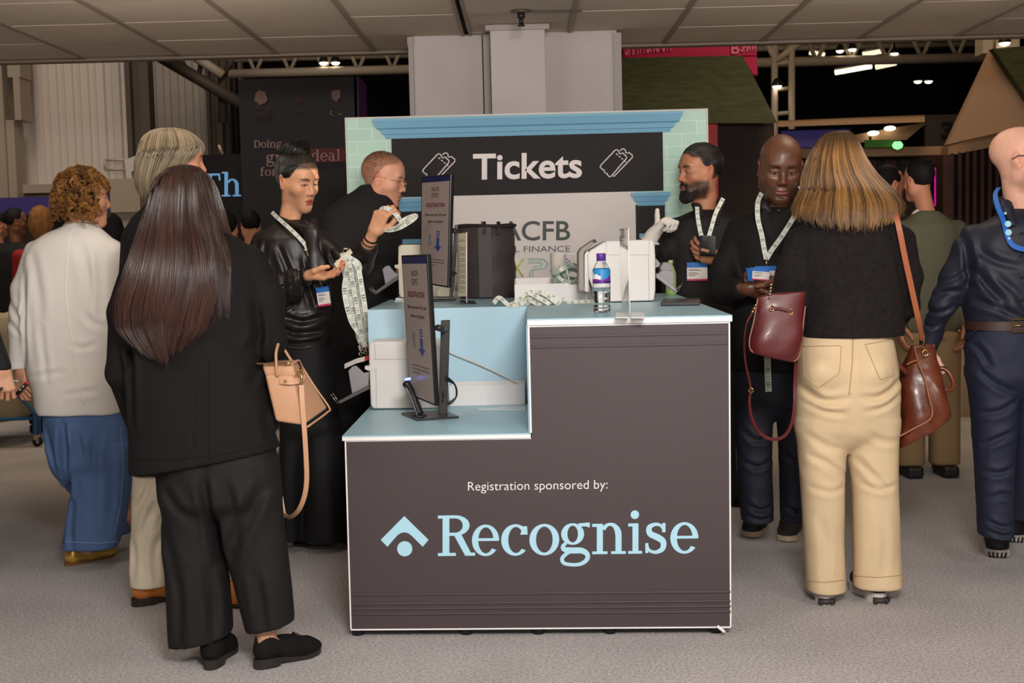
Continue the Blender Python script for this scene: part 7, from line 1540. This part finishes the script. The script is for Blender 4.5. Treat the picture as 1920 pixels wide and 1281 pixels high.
# clear T shaped stand
t = thing('acrylic_divider', onZ(1181, 592, zt), 'thin clear acrylic divider on a white foot near the front of the upper counter', 'divider')
a = onZ(1181, 594, zt); b = onZ(1181, 586, zt); hgt = onY(1181, 427, a[1])[2]
MB().prism([(a[0]-.0025, a[1], zt), (a[0]+.0025, a[1], zt), (a[0]+.0025, b[1]+.12, zt), (a[0]-.0025, b[1]+.12, zt)], (0, 0, hgt-zt)).build('sheet', clear, t)
MB().tube([(a[0], a[1]-.001, zt), (a[0], a[1]-.001, hgt)], .0026, 6).build('sheet_edge', edge, t)
for x0, x1 in ((1154, 1179), (1183, 1209)): MB().prism([onZ(x0, 597, zt), onZ(x1, 597, zt), onZ(x1-.5, 588, zt), onZ(x0+1, 588, zt)], (0, 0, .004)).build('foot', mat('foot_white', hexc(206, 214, 214), .3), t)
# tablet / handset lying on the counter
t = thing('handset', onZ(1275, 572, zt), 'slim dark grey handset lying at the right edge of the upper counter', 'handset')
P = [onZ(x, y, zt) for x, y in ((1239, 574), (1312, 573), (1314, 566.5), (1243, 567.5))]
MB().prism(P, (0, 0, .016)).build('body', mat('handset_grey', hexc(52, 46, 46), .4), t, bevel=.004)
MB().box((P[0][0]+.03, P[0][1]-.0012, zt+.006), (P[0][0]+.045, P[0][1]+.002, zt+.011)).build('port', MATS['acrylic_edge'], t); MB().box((P[0][0]+.1, P[0][1]-.0, zt+.0155), (P[0][0]+.16, P[0][1]+.02, zt+.017)).build('red_edge', mat('handset_red', hexc(150, 60, 60), .4), t)

# ------------------------------------------------------------------ card printers
pw = mat('printer_white', hexc(222, 217, 212), .42); pg = mat('printer_grey', hexc(150, 142, 134), .5); pseam = mat('printer_seam', hexc(168, 162, 156), .5); hop = mat('hopper_grey', hexc(150, 145, 150), .4); pdark = mat('printer_dark', hexc(30, 28, 28), .5)
def extr(pts, Y, d): return MB().prism([onY(x, y, Y) for x, y in pts], (0, d, 0))
t = thing('card_printer', onZ(1165, 566, zt), 'large white card printer with open grey flap on the right of the upper counter', 'printer', 'white card printers')
Yp = onZ(1170, 567, zt)[1]; zfix = lambda pts: pts
body = [(1113, 545), (1103, 520), (1101, 478), (1106, 470), (1131, 455), (1138, 452), (1222, 449), (1227, 454), (1229, 480), (1229, 545), (1226, 564), (1150, 566), (1118, 566)]
extr(body, Yp, .27).build('body', pw, t, bevel=.006)
extr([(1085, 545), (1085, 474), (1090, 466), (1113, 450), (1118, 452), (1098, 470), (1095, 476), (1096, 547)], Yp+.02, .2).build('flap', pg, t, bevel=.004)
extr([(1096, 547), (1096, 477), (1101, 470), (1104, 472), (1104, 548)], Yp+.01, .22).build('bezel', pw, t, bevel=.003); extr([(1110, 453), (1116, 449), (1120, 453), (1115, 456)], Yp+.015, .2).build('latch', pdark, t)
for pts in (((1137, 453), (1137, 478), (1217, 478), (1217, 450)), ((1216, 478), (1217, 563))): MB().tube([onY(x, y, Yp-.001) for x, y in pts], .0008, 4, smooth=False).build('seam', pseam, t)
for x in (1130, 1218): MB().cyl(onZ(x, 565.5, zt)*[1, 0, 1]+[0, Yp+.02, 0], onZ(x, 565.5, zt)*[1, 0, 1]+[0, Yp+.02, .012], .012, 12).build('foot', pdark, t)
extr([(1238, 503), (1244, 492), (1252, 492), (1261, 500), (1260, 510), (1240, 512)], Yp+.12, .05).build('hopper', hop, t, bevel=.003); extr([(1233, 515), (1242, 506), (1264, 509), (1264, 532), (1259, 538), (1236, 522)], Yp+.06, .05).build('hopper', hop, t, bevel=.003)
extr([(1231, 512), (1262, 536), (1271, 546), (1268, 549), (1230, 520)], Yp+.05, .07).build('output_tray', mat('tray_clear', hexc(160, 156, 160), .3), t, bevel=.002)
for dx in (0, 5): MB().tube([onY(1266+dx, 546, Yp+.05), onY(1275+dx, 535-dx, Yp+.05)], .002, 6).build('tray_rail', MET, t)
extr([(1229, 484), (1238, 494), (1236, 500), (1229, 502)], Yp+.08, .06).build('latch', hop, t)
t = thing('card_printer', onZ(760, 566, zt), 'cream card printer behind the rear monitor on a white plate', 'printer', 'white card printers')
Yp = 5.99; pcream = mat('printer_cream', hexc(214, 204, 184), .5)
extr([(747, 462), (752, 459), (828, 458), (832, 468), (832, 557), (752, 558), (748, 552), (746, 500)], Yp, .24).build('body', pcream, t, bevel=.005); extr([(740, 502), (740, 497), (748, 496), (748, 505)], Yp-.005, .05).build('latch', pcream, t)
extr([(818, 548), (826, 536), (850, 536), (852, 556), (820, 557)], Yp-.05, .06).build('roller_cover', pcream, t, bevel=.006)
a, b = onZ(740, 566, zt), onZ(846, 566, zt); MB().box((a[0], a[1], zt), (b[0], a[1]+.3, zt+.005)).build('plate', wbx, t, bevel=.001); MB().box((a[0]+.004, a[1]+.004, zt+.007), (b[0]-.004, a[1]+.29, zt+.017)).build('plate', wbx, t, bevel=.001)
extr([(717, 505), (722, 500), (729, 498), (741, 512), (747, 513), (747, 522), (723, 536)], Yp+.02, .02).build('hopper', hop, t, bevel=.002); extr([(746, 516), (747, 524), (704, 553), (700, 549)], Yp+.0, .04).build('output_tray', mat('tray_dark', hexc(96, 90, 92), .3), t, bevel=.002)
for dx in (0, 4): MB().tube([onY(692+dx, 540-dx*.5, Yp), onY(703+dx, 552, Yp)], .0022, 6).build('tray_rail', MET, t)
t = thing('card_printer', onZ(755, 768, zl), 'white card printer on the low counter behind the front monitor', 'printer', 'white card printers')
Yp = onZ(755, 768, zl)[1]
extr([(692, 690), (691, 646), (695, 641), (760, 640), (822, 640), (825, 650), (825, 762), (820, 766), (700, 767), (695, 760)], Yp, min(.25, YP-Yp-.006)).build('body', pw, t, bevel=.007); extr([(684, 692), (684, 687), (704, 686), (704, 695), (690, 695)], Yp-.004, .05).build('latch', pw, t)
for pts in (((702, 641), (704, 674)), ((702, 674), (764, 674)), ((705, 690), (706, 765))): MB().tube([onY(x, y, Yp-.001) for x, y in pts], .0008, 4, smooth=False).build('seam', pseam, t)
MB().cyl(onY(810, 764, Yp+.05)*[1, 1, 0]+[0, 0, zl], onY(810, 764, Yp+.05)*[1, 1, 0]+[0, 0, zl+.01], .012, 12).build('foot', pdark, t); extr([(760, 742), (768, 740), (768, 763), (760, 763)], Yp-.012, .014).build('socket', pcream, t)
extr([(653, 696), (660, 688), (667, 686), (682, 700), (692, 697), (691, 724), (660, 738)], Yp+.02, .02).build('hopper', hop, t, bevel=.002); extr([(691, 722), (692, 730), (636, 758), (632, 754)], Yp+.0, .04).build('output_tray', MATS['tray_dark'], t, bevel=.002)
for dx in (0, 4): MB().tube([onY(620+dx, 740-dx*.6, Yp), onY(633+dx, 757, Yp)], .0022, 6).build('tray_rail', MET, t)
MB().ribbon([onY(646, 687, Yp+.05), onY(668, 677, Yp+.05), onY(691, 671, Yp+.05)], .05, (0, -.3, 1), .001).build('card_slip', wbx, t); MB().ribbon([onY(684, 673, Yp+.048), onY(691, 670.5, Yp+.048)], .05, (0, -.3, 1), .002).build('card_slip', mat('slip_red', hexc(170, 40, 40), .5), t)
# white tray and papers on the low counter
Yq = onZ(915, 760, zl)[1]; a, b = onY(842, 740, Yq), onY(984, 740, Yq); z1 = onY(915, 722, Yq)[2]
t = thing('white_box', ((a[0]+b[0])/2, Yq, zl), 'long open white tray box on the low counter against the blue panel', 'box')
MB().box((a[0], Yq, zl), (b[0], Yq+.005, z1)).build('front_panel', wbx, t); MB().box((a[0], YP-.012, zl), (b[0], YP-.007, z1+.004)).build('back_panel', wbx, t); MB().box((a[0], Yq+.005, zl), (a[0]+.005, YP-.012, z1)).build('side_panel', wbx, t); MB().box((b[0]-.005, Yq+.005, zl), (b[0], YP-.012, z1)).build('side_panel', wbx, t); MB().box((a[0], Yq+.005, zl), (b[0], YP-.012, zl+.004)).build('bottom_panel', wbx, t)
tag(MB().tube(spline([onY(828, 652, YP-.03), onY(850, 664, YP-.025), onY(890, 680, YP-.025), onY(930, 698, YP-.025), onY(965, 716, YP-.03), onY(975, 722, YP-.04)], 24), .0035, 6).build('cable', mat('cable_white', hexc(214, 208, 202), .5), None), 'thin white cable arching from the low printer into the white tray', 'cable')
MB_ = MB().prism([onZ(x, y, zl) for x, y in ((896, 769), (985, 770), (988, 764), (940, 763))], (0, 0, .003)); tag(MB_.build('acrylic_sheet', mat('paper_clear', hexc(190, 208, 214), .2), None), 'thin pale sheet lying flat in front of the long white tray', 'sheet')
# green bottle behind the right printer
t = thing('green_bottle', onZ(1258, 556, zt), 'pale green bottle standing behind the right printer by the bearded man', 'bottle'); c = np.array([onY(1258, 540, 6.05)[0], 6.05, zt]); s_ = 6.05/CF; zz = onY(1260, 488, 6.05)[2]-zt
gg = mat('green_plastic', hexc(168, 190, 120), .35)
MB().lathe([(9*s_, 0), (10*s_, .005), (10*s_, zz*.62), (6*s_, zz*.8), (4*s_, zz*.86), (4*s_, zz*.9)], c, 24).build('body', gg, t); MB().lathe([(4.6*s_, zz*.89), (4.6*s_, zz)], c, 20).build('cap', mat('cap_green', hexc(190, 205, 160), .4), t)
# ------------------------------------------------------------------ lanyards in the hands of the woman with a bun
q = Px(5.54)
for i in range(9):
    x0 = 640+1.5*i; x1 = 676+3.2*(i % 5)-(6 if i in (2, 7) else 0); y1 = 648+(i*7) % 12; d = -.018*(i % 4)+.02
    pts = [q(x0+2, 474+i, d), q(645+3.6*i, 500, d-.01), q(651+3.9*i, 540, d-.012*(i % 3)), q(662+3.4*i, 590, d-.01), q(672+2.4*i, 630, d), q(x1, y1-6, d)]
    if i % 3 == 2: pts[2:4] = [q(640+3*i, 545, d), q(652+3*i, 600, d)]
    t = loose_lanyard(pts, 'pale printed lanyard in the bundle hanging from the hand of the woman with a bun', 'lanyards hanging in a bundle', seed=i*4, nor=(.25*(i % 3-1), -1, .1), wid=.022, n=110)
    e = pts[-1]; MB().tube([e, e+np.array([.002, -.002, -.016])], .0045, 8).build('clip', MET, t); MB().tube([e+np.array([.007*math.cos(a), -.003, -.024+.008*math.sin(a)]) for a in np.linspace(0, 2*pi, 9)[:-1]], .0018, 5, closed=True).build('hook', MET, t)
t = thing('card_tag', q(642, 484, -.03), 'stiff cream tag held at the top of the lanyard bundle', 'tag')
MB().prism([q(626, 495, -.03), q(632, 503, -.03), q(661, 474, -.03), q(656, 466, -.03)], (0, .004, 0)).build('card', mat('card_cream', hexc(216, 206, 178), .5), t)
MB().tube([q(641, 474, -.03), q(646, 466, -.035), q(655, 468, -.035)], .004, 8).build('clip', MET, t)
q = Px(5.58)
pts = [q(722, 398, .0), q(714, 408, .02), q(713, 424, .02), q(728, 432, .0), q(748, 428, -.02), q(762, 420, -.03), q(776, 410, -.02), q(778, 404, -.01), q(766, 408, -.0), q(752, 414, .0), q(744, 404, .0), q(732, 394, .0), q(720, 390, .01), q(712, 394, .02)]
loose_lanyard(pts, 'pale looped lanyard held up in the raised hand of the woman with a bun', None, 130, nor=(.15, -.75, .65), wid=.023)
loose_lanyard([q(716, 430, .01), q(735, 428, -.01), q(756, 416, -.02), q(776, 406, -.02)], 'second pale lanyard strand below the raised loop', None, 50, nor=(0, -.5, .9), wid=.02)

# ------------------------------------------------------------------ bags
def hull(front, Yf_, back, Yb_, name, m, parent, bevel, seg=4):
    V = [onY(x, y, Yf_) for x, y in front]+[onY(x, y, Yb_) for x, y in back]
    return MB().add(V, [(0, 1, 2, 3), (7, 6, 5, 4), (0, 4, 5, 1), (1, 5, 6, 2), (2, 6, 7, 3), (3, 7, 4, 0)], True).build(name, m, parent, bevel=bevel, seg=seg)
bgl_ = mat('beige_leather', hexc(188, 144, 112), .45, bump=.05, bscale=300); bge = mat('beige_edge', hexc(92, 62, 46), .5)
t = thing('handbag', onY(535, 800, 4.2), 'structured beige leather handbag with long strap hanging from the arm of the woman in black', 'handbag')
Y1, Y2 = 4.14, 4.3
hull([(496, 702), (551, 704), (570, 800), (516, 792)], Y1, [(506, 688), (567, 688), (617, 766), (540, 760)], Y2, 'body', bgl_, t, .012)
hull([(490, 684), (548, 680), (556, 708), (498, 710)], Y1+.012, [(500, 676), (556, 674), (566, 692), (504, 692)], Y2-.03, 'top_panel', bgl_, t, .012)
MB().tube(spline([onY(x, y, Y) for x, y, Y in ((546, 684, Y1+.01), (560, 676, (Y1+Y2)/2), (568, 690, Y2), (592, 728, Y2), (617, 764, Y2), (613, 774, Y2-.04), (576, 801, Y1+.0))], 30), .0035, 6).build('piping', bgl_, t)
MB().tube(spline([onY(x, y, Y1-.004) for x, y in ((480, 682), (510, 682), (540, 681))], 10), .003, 6).build('zip', bge, t); MB().tube([onY(534, 682, Y1-.006), onY(546, 681, Y1-.006)], .004, 8).build('zip_pull', gold, t)
for pts in (((520, 706, Y1-.006), (518, 680, Y1-.01), (518, 660, Y1+.0), (524, 640, Y1+.06), (530, 630, Y1+.1)), ((546, 676, Y2-.05), (536, 660, Y2-.05), (526, 642, Y2-.05), (520, 632, Y2-.05))):
    MB().tube(spline([onY(*p) for p in pts], 20), .0075, 10, flat=.6).build('handle', bgl_, t)
MB().ribbon(spline([onY(x, y, Y) for x, y, Y in ((525, 714, Y1-.008), (545, 716, Y1-.01), (562, 713, Y1+.01), (570, 704, Y2-.1))], 14), .019, (.1, -1, .1), .004).build('belt', bgl_, t); MB().cyl(onY(535, 715, Y1-.009), onY(535, 715, Y1-.016), .005, 12).build('stud', gold, t)
MB().tube([onY(563, 692, Y1+.03), onY(566, 700, Y1+.0), onY(565, 722, Y1-.005)], .0042, 8).build('clasp', gold, t); ringw('ring', onY(562, 694, Y1+.02), (1, -.2, 0), .009, .002, gold, t)
sp_ = spline([onY(x, y, Y) for x, y, Y in ((565, 722, Y1-.006), (567, 760, Y1-.012), (571, 810, Y1-.012), (574, 860, Y1), (575, 900, Y1+.02), (571, 930, Y1+.04), (561, 955, Y1+.07), (548, 968, Y1+.12), (538, 968, Y1+.17), (530, 955, Y1+.22), (520, 880, Y1+.25))], 60)
MB().ribbon(sp_, .0155, (.3, -1, 0), .003).build('strap', bgl_, t)
bur = mat('burgundy_leather', hexc(88, 28, 30), .4, bump=.12, bscale=280, coat=.15); burE = mat('burgundy_edge', hexc(150, 90, 80), .5)
t = thing('bucket_bag', onY(1458, 676, 4.62), 'burgundy leather bucket bag with drawstring hanging from the arm of the blonde woman', 'handbag')
q = Px(4.6)
garment('body', [q.lz([(548, 1424, 1509, .02), (575, 1420, 1509, .026), (605, 1414, 1507, .04), (640, 1406, 1503, .052), (658, 1408, 1500, .05), (674, 1416, 1496, .035), (682, 1440, 1490, .02)], n=2.6)], bur, t, .005, lambda P: .004*np.sin((P[:, 0]-P[:, 2])*40)*.4, [(q(1421, 556), (-.17, 0, 1)), (q(1411, 663), (-.25, 0, -1))], None, smooth=2)
MB().tube(spline([q(x, y, -.02) for x, y in ((1421, 560), (1414, 600), (1405, 640), (1411, 660), (1440, 668), (1480, 676), (1494, 674), (1501, 655), (1507, 600), (1510, 574))], 40), .003, 6).build('piping', burE, t)
for x, y in ((1447, 578), (1482, 585)): ringw('eyelet', q(x, y, -.034), (0, 1, 0), .009, .0022, gold, t)
MB().ribbon(spline([q(x, y, -.042) for x, y in ((1447, 577), (1465, 579), (1482, 584))], 8), .009, (0, -1, 0), .003).build('drawstring', bur, t)
for i in range(5): MB().tube([q(1443-1+.8*i, 560-6*i, -.02), q(1444+.8*i, 556-6*i, -.022)], .0042, 8).build('chain_link', MET, t)
for i in range(3): MB().tube([q(1419-3*i, 570+6*i, -.03), q(1416-3*i, 575+6*i, -.03)], .0045, 8).build('clasp', gold, t)
sp_ = spline([q(x, y, d) for x, y, d in ((1410, 588, -.03), (1400, 610, -.03), (1396, 640, -.03), (1398, 680, -.03), (1407, 725, -.03), (1405, 755, -.03), (1410, 785, -.02), (1425, 812, -.01), (1448, 824, 0), (1470, 818, .01), (1484, 795, .01), (1490, 760, .01), (1491, 720, .01), (1493, 676, 0))], 70)
MB().ribbon(sp_, .0125, spline([(.9, -.5, 0), (.9, -.5, 0), (.6, -.9, 0), (.3, -1, 0), (-.6, -.8, 0)], 70), .0028).build('strap', bur, t); ringw('buckle', q(1408, 732, -.032), (.3, 1, 0), .008, .002, gold, t)
brl = mat('brown_leather', hexc(112, 54, 30), .34, bump=.1, bscale=40, col2=hexc(80, 36, 22), vscale=9, coat=.2); brE = mat('brown_piping', hexc(140, 82, 50), .4)
t = thing('leather_satchel', onY(1710, 830, 4.85), 'large brown leather bag on a long shoulder strap beside the beige trousers', 'bag')
Y1, Y2 = 4.74, 4.95
q = Px(4.93)
garment('body', [q.lz([(640, 1706, 1752, .018, .02), (660, 1702, 1756, .04), (700, 1688, 1764, .07), (740, 1684, 1772, .095), (775, 1682, 1777, .105), (800, 1680, 1768, .1), (825, 1678, 1745, .085), (840, 1678, 1715, .07)], n=3)], brl, t, .006, [folds(.008, 9, 9, 3, 95, (.5, 0)), folds(.003, 20, 20, 12, 96)], [(q(1711, 648), (-.05, 0, 1)), (q(1725, 815), (.5, -.1, -.85))], None, smooth=2)
MB().tube(spline([q(x, y, d) for x, y, d in ((1714, 650, -.03), (1722, 680, -.06), (1734, 710, -.085), (1742, 745, -.1), (1748, 772, -.108), (1742, 788, -.108), (1715, 803, -.1), (1680, 822, -.09))], 40), .0045, 8).build('piping', brE, t)
MB().tube(spline([q(x, y, d) for x, y, d in ((1750, 646, .0), (1758, 690, .02), (1768, 730, .03), (1776, 765, .03))], 20), .004, 8).build('piping', brE, t)
MB().tube(spline([q(x, y, d) for x, y, d in ((1700, 684, -.062), (1712, 678, -.062), (1722, 676, -.062))], 10), .004, 6).build('flap_seam', brE, t)
MB().tube(spline([q(x, y, d) for x, y, d in ((1758, 690, .05), (1774, 694, .04), (1786, 712, .03), (1787, 726, .03), (1776, 732, .04), (1762, 728, .05))], 24), .0095, 10).build('handle', brl, t); MB().tube(spline([q(x, y, d) for x, y, d in ((1700, 700, -.085), (1690, 690, -.1), (1676, 684, -.1), (1664, 690, -.08))], 16), .009, 10).build('handle', brl, t)
P = spline([onY(x, y, Y) for x, y, Y in ((1668, 392, 4.74), (1678, 400, 4.66), (1686, 430, 4.635), (1696, 480, 4.635), (1710, 545, 4.65), (1722, 600, 4.68), (1730, 636, 4.76))], 50)
MB().ribbon(P, [.02]*50, spline([(0, -.6, .8), (0, -.9, .4), (0, -1, 0), (0, -1, 0), (.1, -1, 0), (.1, -1, 0)], 50), .004).build('strap', mat('strap_tan', hexc(160, 90, 58), .4), t)
MB().tube([onY(1731, 634, 4.76), onY(1733, 652, 4.85)], .005, 8).build('clasp', gold, t); ringw('ring', onY(1735, 662, 4.86), (0, 1, 0), .011, .003, gold, t)
# ------------------------------------------------------------------ laundry trolley at the left
t = thing('laundry_trolley', onZ(40, 838, 0), 'canvas laundry trolley on a blue tube frame with castors at the left edge', 'trolley')
Yt = onZ(72, 838, 0)[1]; q = Px(Yt); bt_ = mat('frame_blue', hexc(40, 96, 140), .4)
garment('canvas_bag', [q.lz([(588, -90, 58, .3, .3), (620, -92, 60, .32, .3), (700, -85, 62, .32, .3), (770, -70, 58, .3, .3), (787, -60, 45, .26, .3)], n=3.5)], mat('canvas', hexc(176, 162, 132), .85, bump=.2, bscale=60), t, .016, [folds(.02, 4, 4, 3, 97, (.6, .4))])
for d in (0, .55): MB().tube([q(-100, 790, d), q(64, 784, d)], .014, 8).build('rail', bt_, t); MB().tube(spline([q(36, 742, d), q(52, 760, d), q(64, 774, d), q(66, 790, d), q(66, 822, d)], 14), .016, 8).build('leg', bt_, t)
MB().tube([q(64, 786, 0), q(64, 786, .55)], .014, 8).build('rail', bt_, t); MB().tube([q(73, 758, .3), q(73, 822, .3)], .016, 8).build('leg', bt_, t)
for d in (0, .55):
    p = q(71, 828, d); w_ = MB().tube([p+np.array([0, -.014, 0]), p+np.array([0, .014, 0])], .034, 18).build('castor', mat('castor_black', hexc(28, 26, 26), .6), t); MB().tube([p+np.array([0, -.016, 0]), p+np.array([0, .016, 0])], .014, 12).build('hub', MET, w_); MB().box((p[0]-.022, p[1]-.02, p[2]+.012), (p[0]+.012, p[1]+.02, p[2]+.05)).build('bracket', MET, t)
# ------------------------------------------------------------------ people further back
def far_person(cx, top, Y, label, hair, cloth, trou, yaw, skin, hairlen=0, shirt=None, w_=.42, dx=0, group=None):
    q = Px(Y); k = CF/Y; X = lambda m_: m_*k
    T = thing('person', (q(cx, 500)[0], Y, 0), label, 'person', group); acc = Acc(); hy = top+X(.115); c = q(cx+dx, hy); R_ = Rzyx(yaw, -4)
    head(acc, c, R_, q(cx, top+X(.3)), skin, S=.88, h=.005)
    zt_ = q(cx, top)[2]; b0 = q(cx, top)*[1, 1, 0]; zz = lambda f_: zt_*f_
    st = [(zz(.845), b0[0], Y, .06, .06), (zz(.82), b0[0], Y, w_*.33, .09), (zz(.79), b0[0], Y, w_*.5, .12), (zz(.65), b0[0], Y, w_*.47, .13), (zz(.5), b0[0], Y, w_*.46, .13), (zz(.46), b0[0], Y, w_*.45, .13)]
    s_ = [b0+np.array([sx*w_*.47, 0, zz(.78)]) for sx in (-1, 1)]; e_ = [b0+np.array([sx*(w_*.56), .03, zz(.6)]) for sx in (-1, 1)]; wr_ = [b0+np.array([sx*w_*.5, -.1, zz(.49)]) for sx in (-1, 1)]
    sk = bones(q, s_, [b0+np.array([sx*.08, 0, zz(.5)]) for sx in (-1, 1)], [b0+np.array([sx*.09, 0, zz(.28)]) for sx in (-1, 1)], [b0+np.array([sx*.09, 0, .09]) for sx in (-1, 1)], [[s_[i], e_[i], wr_[i]] for i in (0, 1)]); skeleton(acc, sk, skin, .016)
    for i in (0, 1): hand(acc, wr_[i], (0, -.2, -1), ((1, 0, 0), (-1, 0, 0))[i], i == 0, skin, e_[i], [(25, 35, 20)]*4, h=.005)
    acc.link('body', SKIN, T)
    garment('jacket', [loft(st)]+[cone(s_[i], e_[i], .058, .052) for i in (0, 1)]+[cone(e_[i], wr_[i], .052, .04) for i in (0, 1)], cloth, T, .011, folds(.006, 6, 6, 4, cx*.1))
    onx = dx/k*.5
    if shirt is not None: garment('shirt_collar', [cone(b0+np.array([onx-.02, -.0, zz(.825)]), b0+np.array([onx+.02, -.0, zz(.825)]), .045, .045)], shirt, T, .008)
    garment('trousers', [loft([(zz(.44), b0[0], Y, w_*.42, .125), (zz(.52), b0[0], Y, w_*.42, .125)])]+[(loft([(.06, b0[0]+sx*.1, Y, .085, .09), (zz(.25), b0[0]+sx*.1, Y, .085, .09), (zz(.46), b0[0]+sx*.095, Y, .095, .11)]), .015) for sx in (-1, 1)], trou, T, .012)
    for sx in (-1, 1):
        p = b0+np.array([sx*.1, .0, 0]); MB().prism([p+np.array([x, y, 0]) for x, y in ((-.045, -.14), (.045, -.14), (.05, .02), (.035, .13), (-.035, .13), (-.05, .02))], (0, 0, .07)).build('shoe', pdark, T, bevel=.02)
    hb = np.array(hair); sel = (lambda d: (d[:, 2] > -.25-hairlen*2) & ~((d[:, 1] > .5) & (d[:, 2] < .5)))
    f = Fld(c-.2-hairlen, c+.18, .009); f.add(ell(c+R_@np.array([0, -.016, .04]), (.073, .092, .085), R_))
    if hairlen: f.add(ell(c+R_@np.array([0, -.035, -.02]), (.092, .085, .11+hairlen*.3), R_), .03)
    f.cut(c+R_@np.array([0, .05, .03]), R_@np.array([0, .85, -.5])); f.disp(lambda P: .004*vn(P*40)); V, F = f.mesh(1); link('hair', npmesh('hair', V, F, True, np.tile(hb, (len(V), 1))*(1+.4*vn(V*[60, 60, 12]))[:, None]), T, HAIRM); return T
olive = mat('olive_suit', hexc(86, 84, 66), .8); tanp = mat('tan_trouser', hexc(150, 124, 88), .8); whs = mat('white_shirt', hexc(220, 212, 204), .7); redt = mat('red_top', hexc(150, 26, 28), .75); dkc = mat('dark_cloth', hexc(16, 14, 16), .85)
sk1, sk2 = hexc(190, 130, 100), hexc(120, 78, 56)
far_person(1738, 302, 7.3, 'man in an olive grey jacket seen from behind beyond the blonde woman', hexc(20, 15, 13), olive, tanp, 25, sk1, 0, whs, .36, -16)
far_person(1668, 312, 7.9, 'dark haired person in black with a white collar beyond the blonde woman', hexc(16, 12, 11), dkc, dkc, -70, sk1, 0, whs)
far_person(30, 392, 10.8, 'dark haired person in black standing behind the laundry trolley at the left edge', hexc(20, 15, 13), dkc, dkc, -60, sk2)
far_person(-4, 398, 11.4, 'person with dark brown hair half hidden at the far left edge', hexc(34, 26, 22), dkc, dkc, -40, sk1)
far_person(80, 388, 9.95, 'person with a blond bob in a red top behind the curly haired woman', hexc(128, 88, 46), redt, dkc, -15, sk1, .06)
far_person(208, 402, 8.4, 'dark haired person in black between the curly haired woman and grey haired man', hexc(18, 14, 13), dkc, dkc, 10, sk1, .05)
far_person(425, 398, 8.6, 'dark haired person with a pale collar below the blue lettered screen', hexc(16, 13, 12), dkc, dkc, 0, sk1, 0, whs)
far_person(470, 396, 9.8, 'dark haired person in black in front of the dark banner tower', hexc(16, 13, 12), dkc, dkc, 20, sk1)
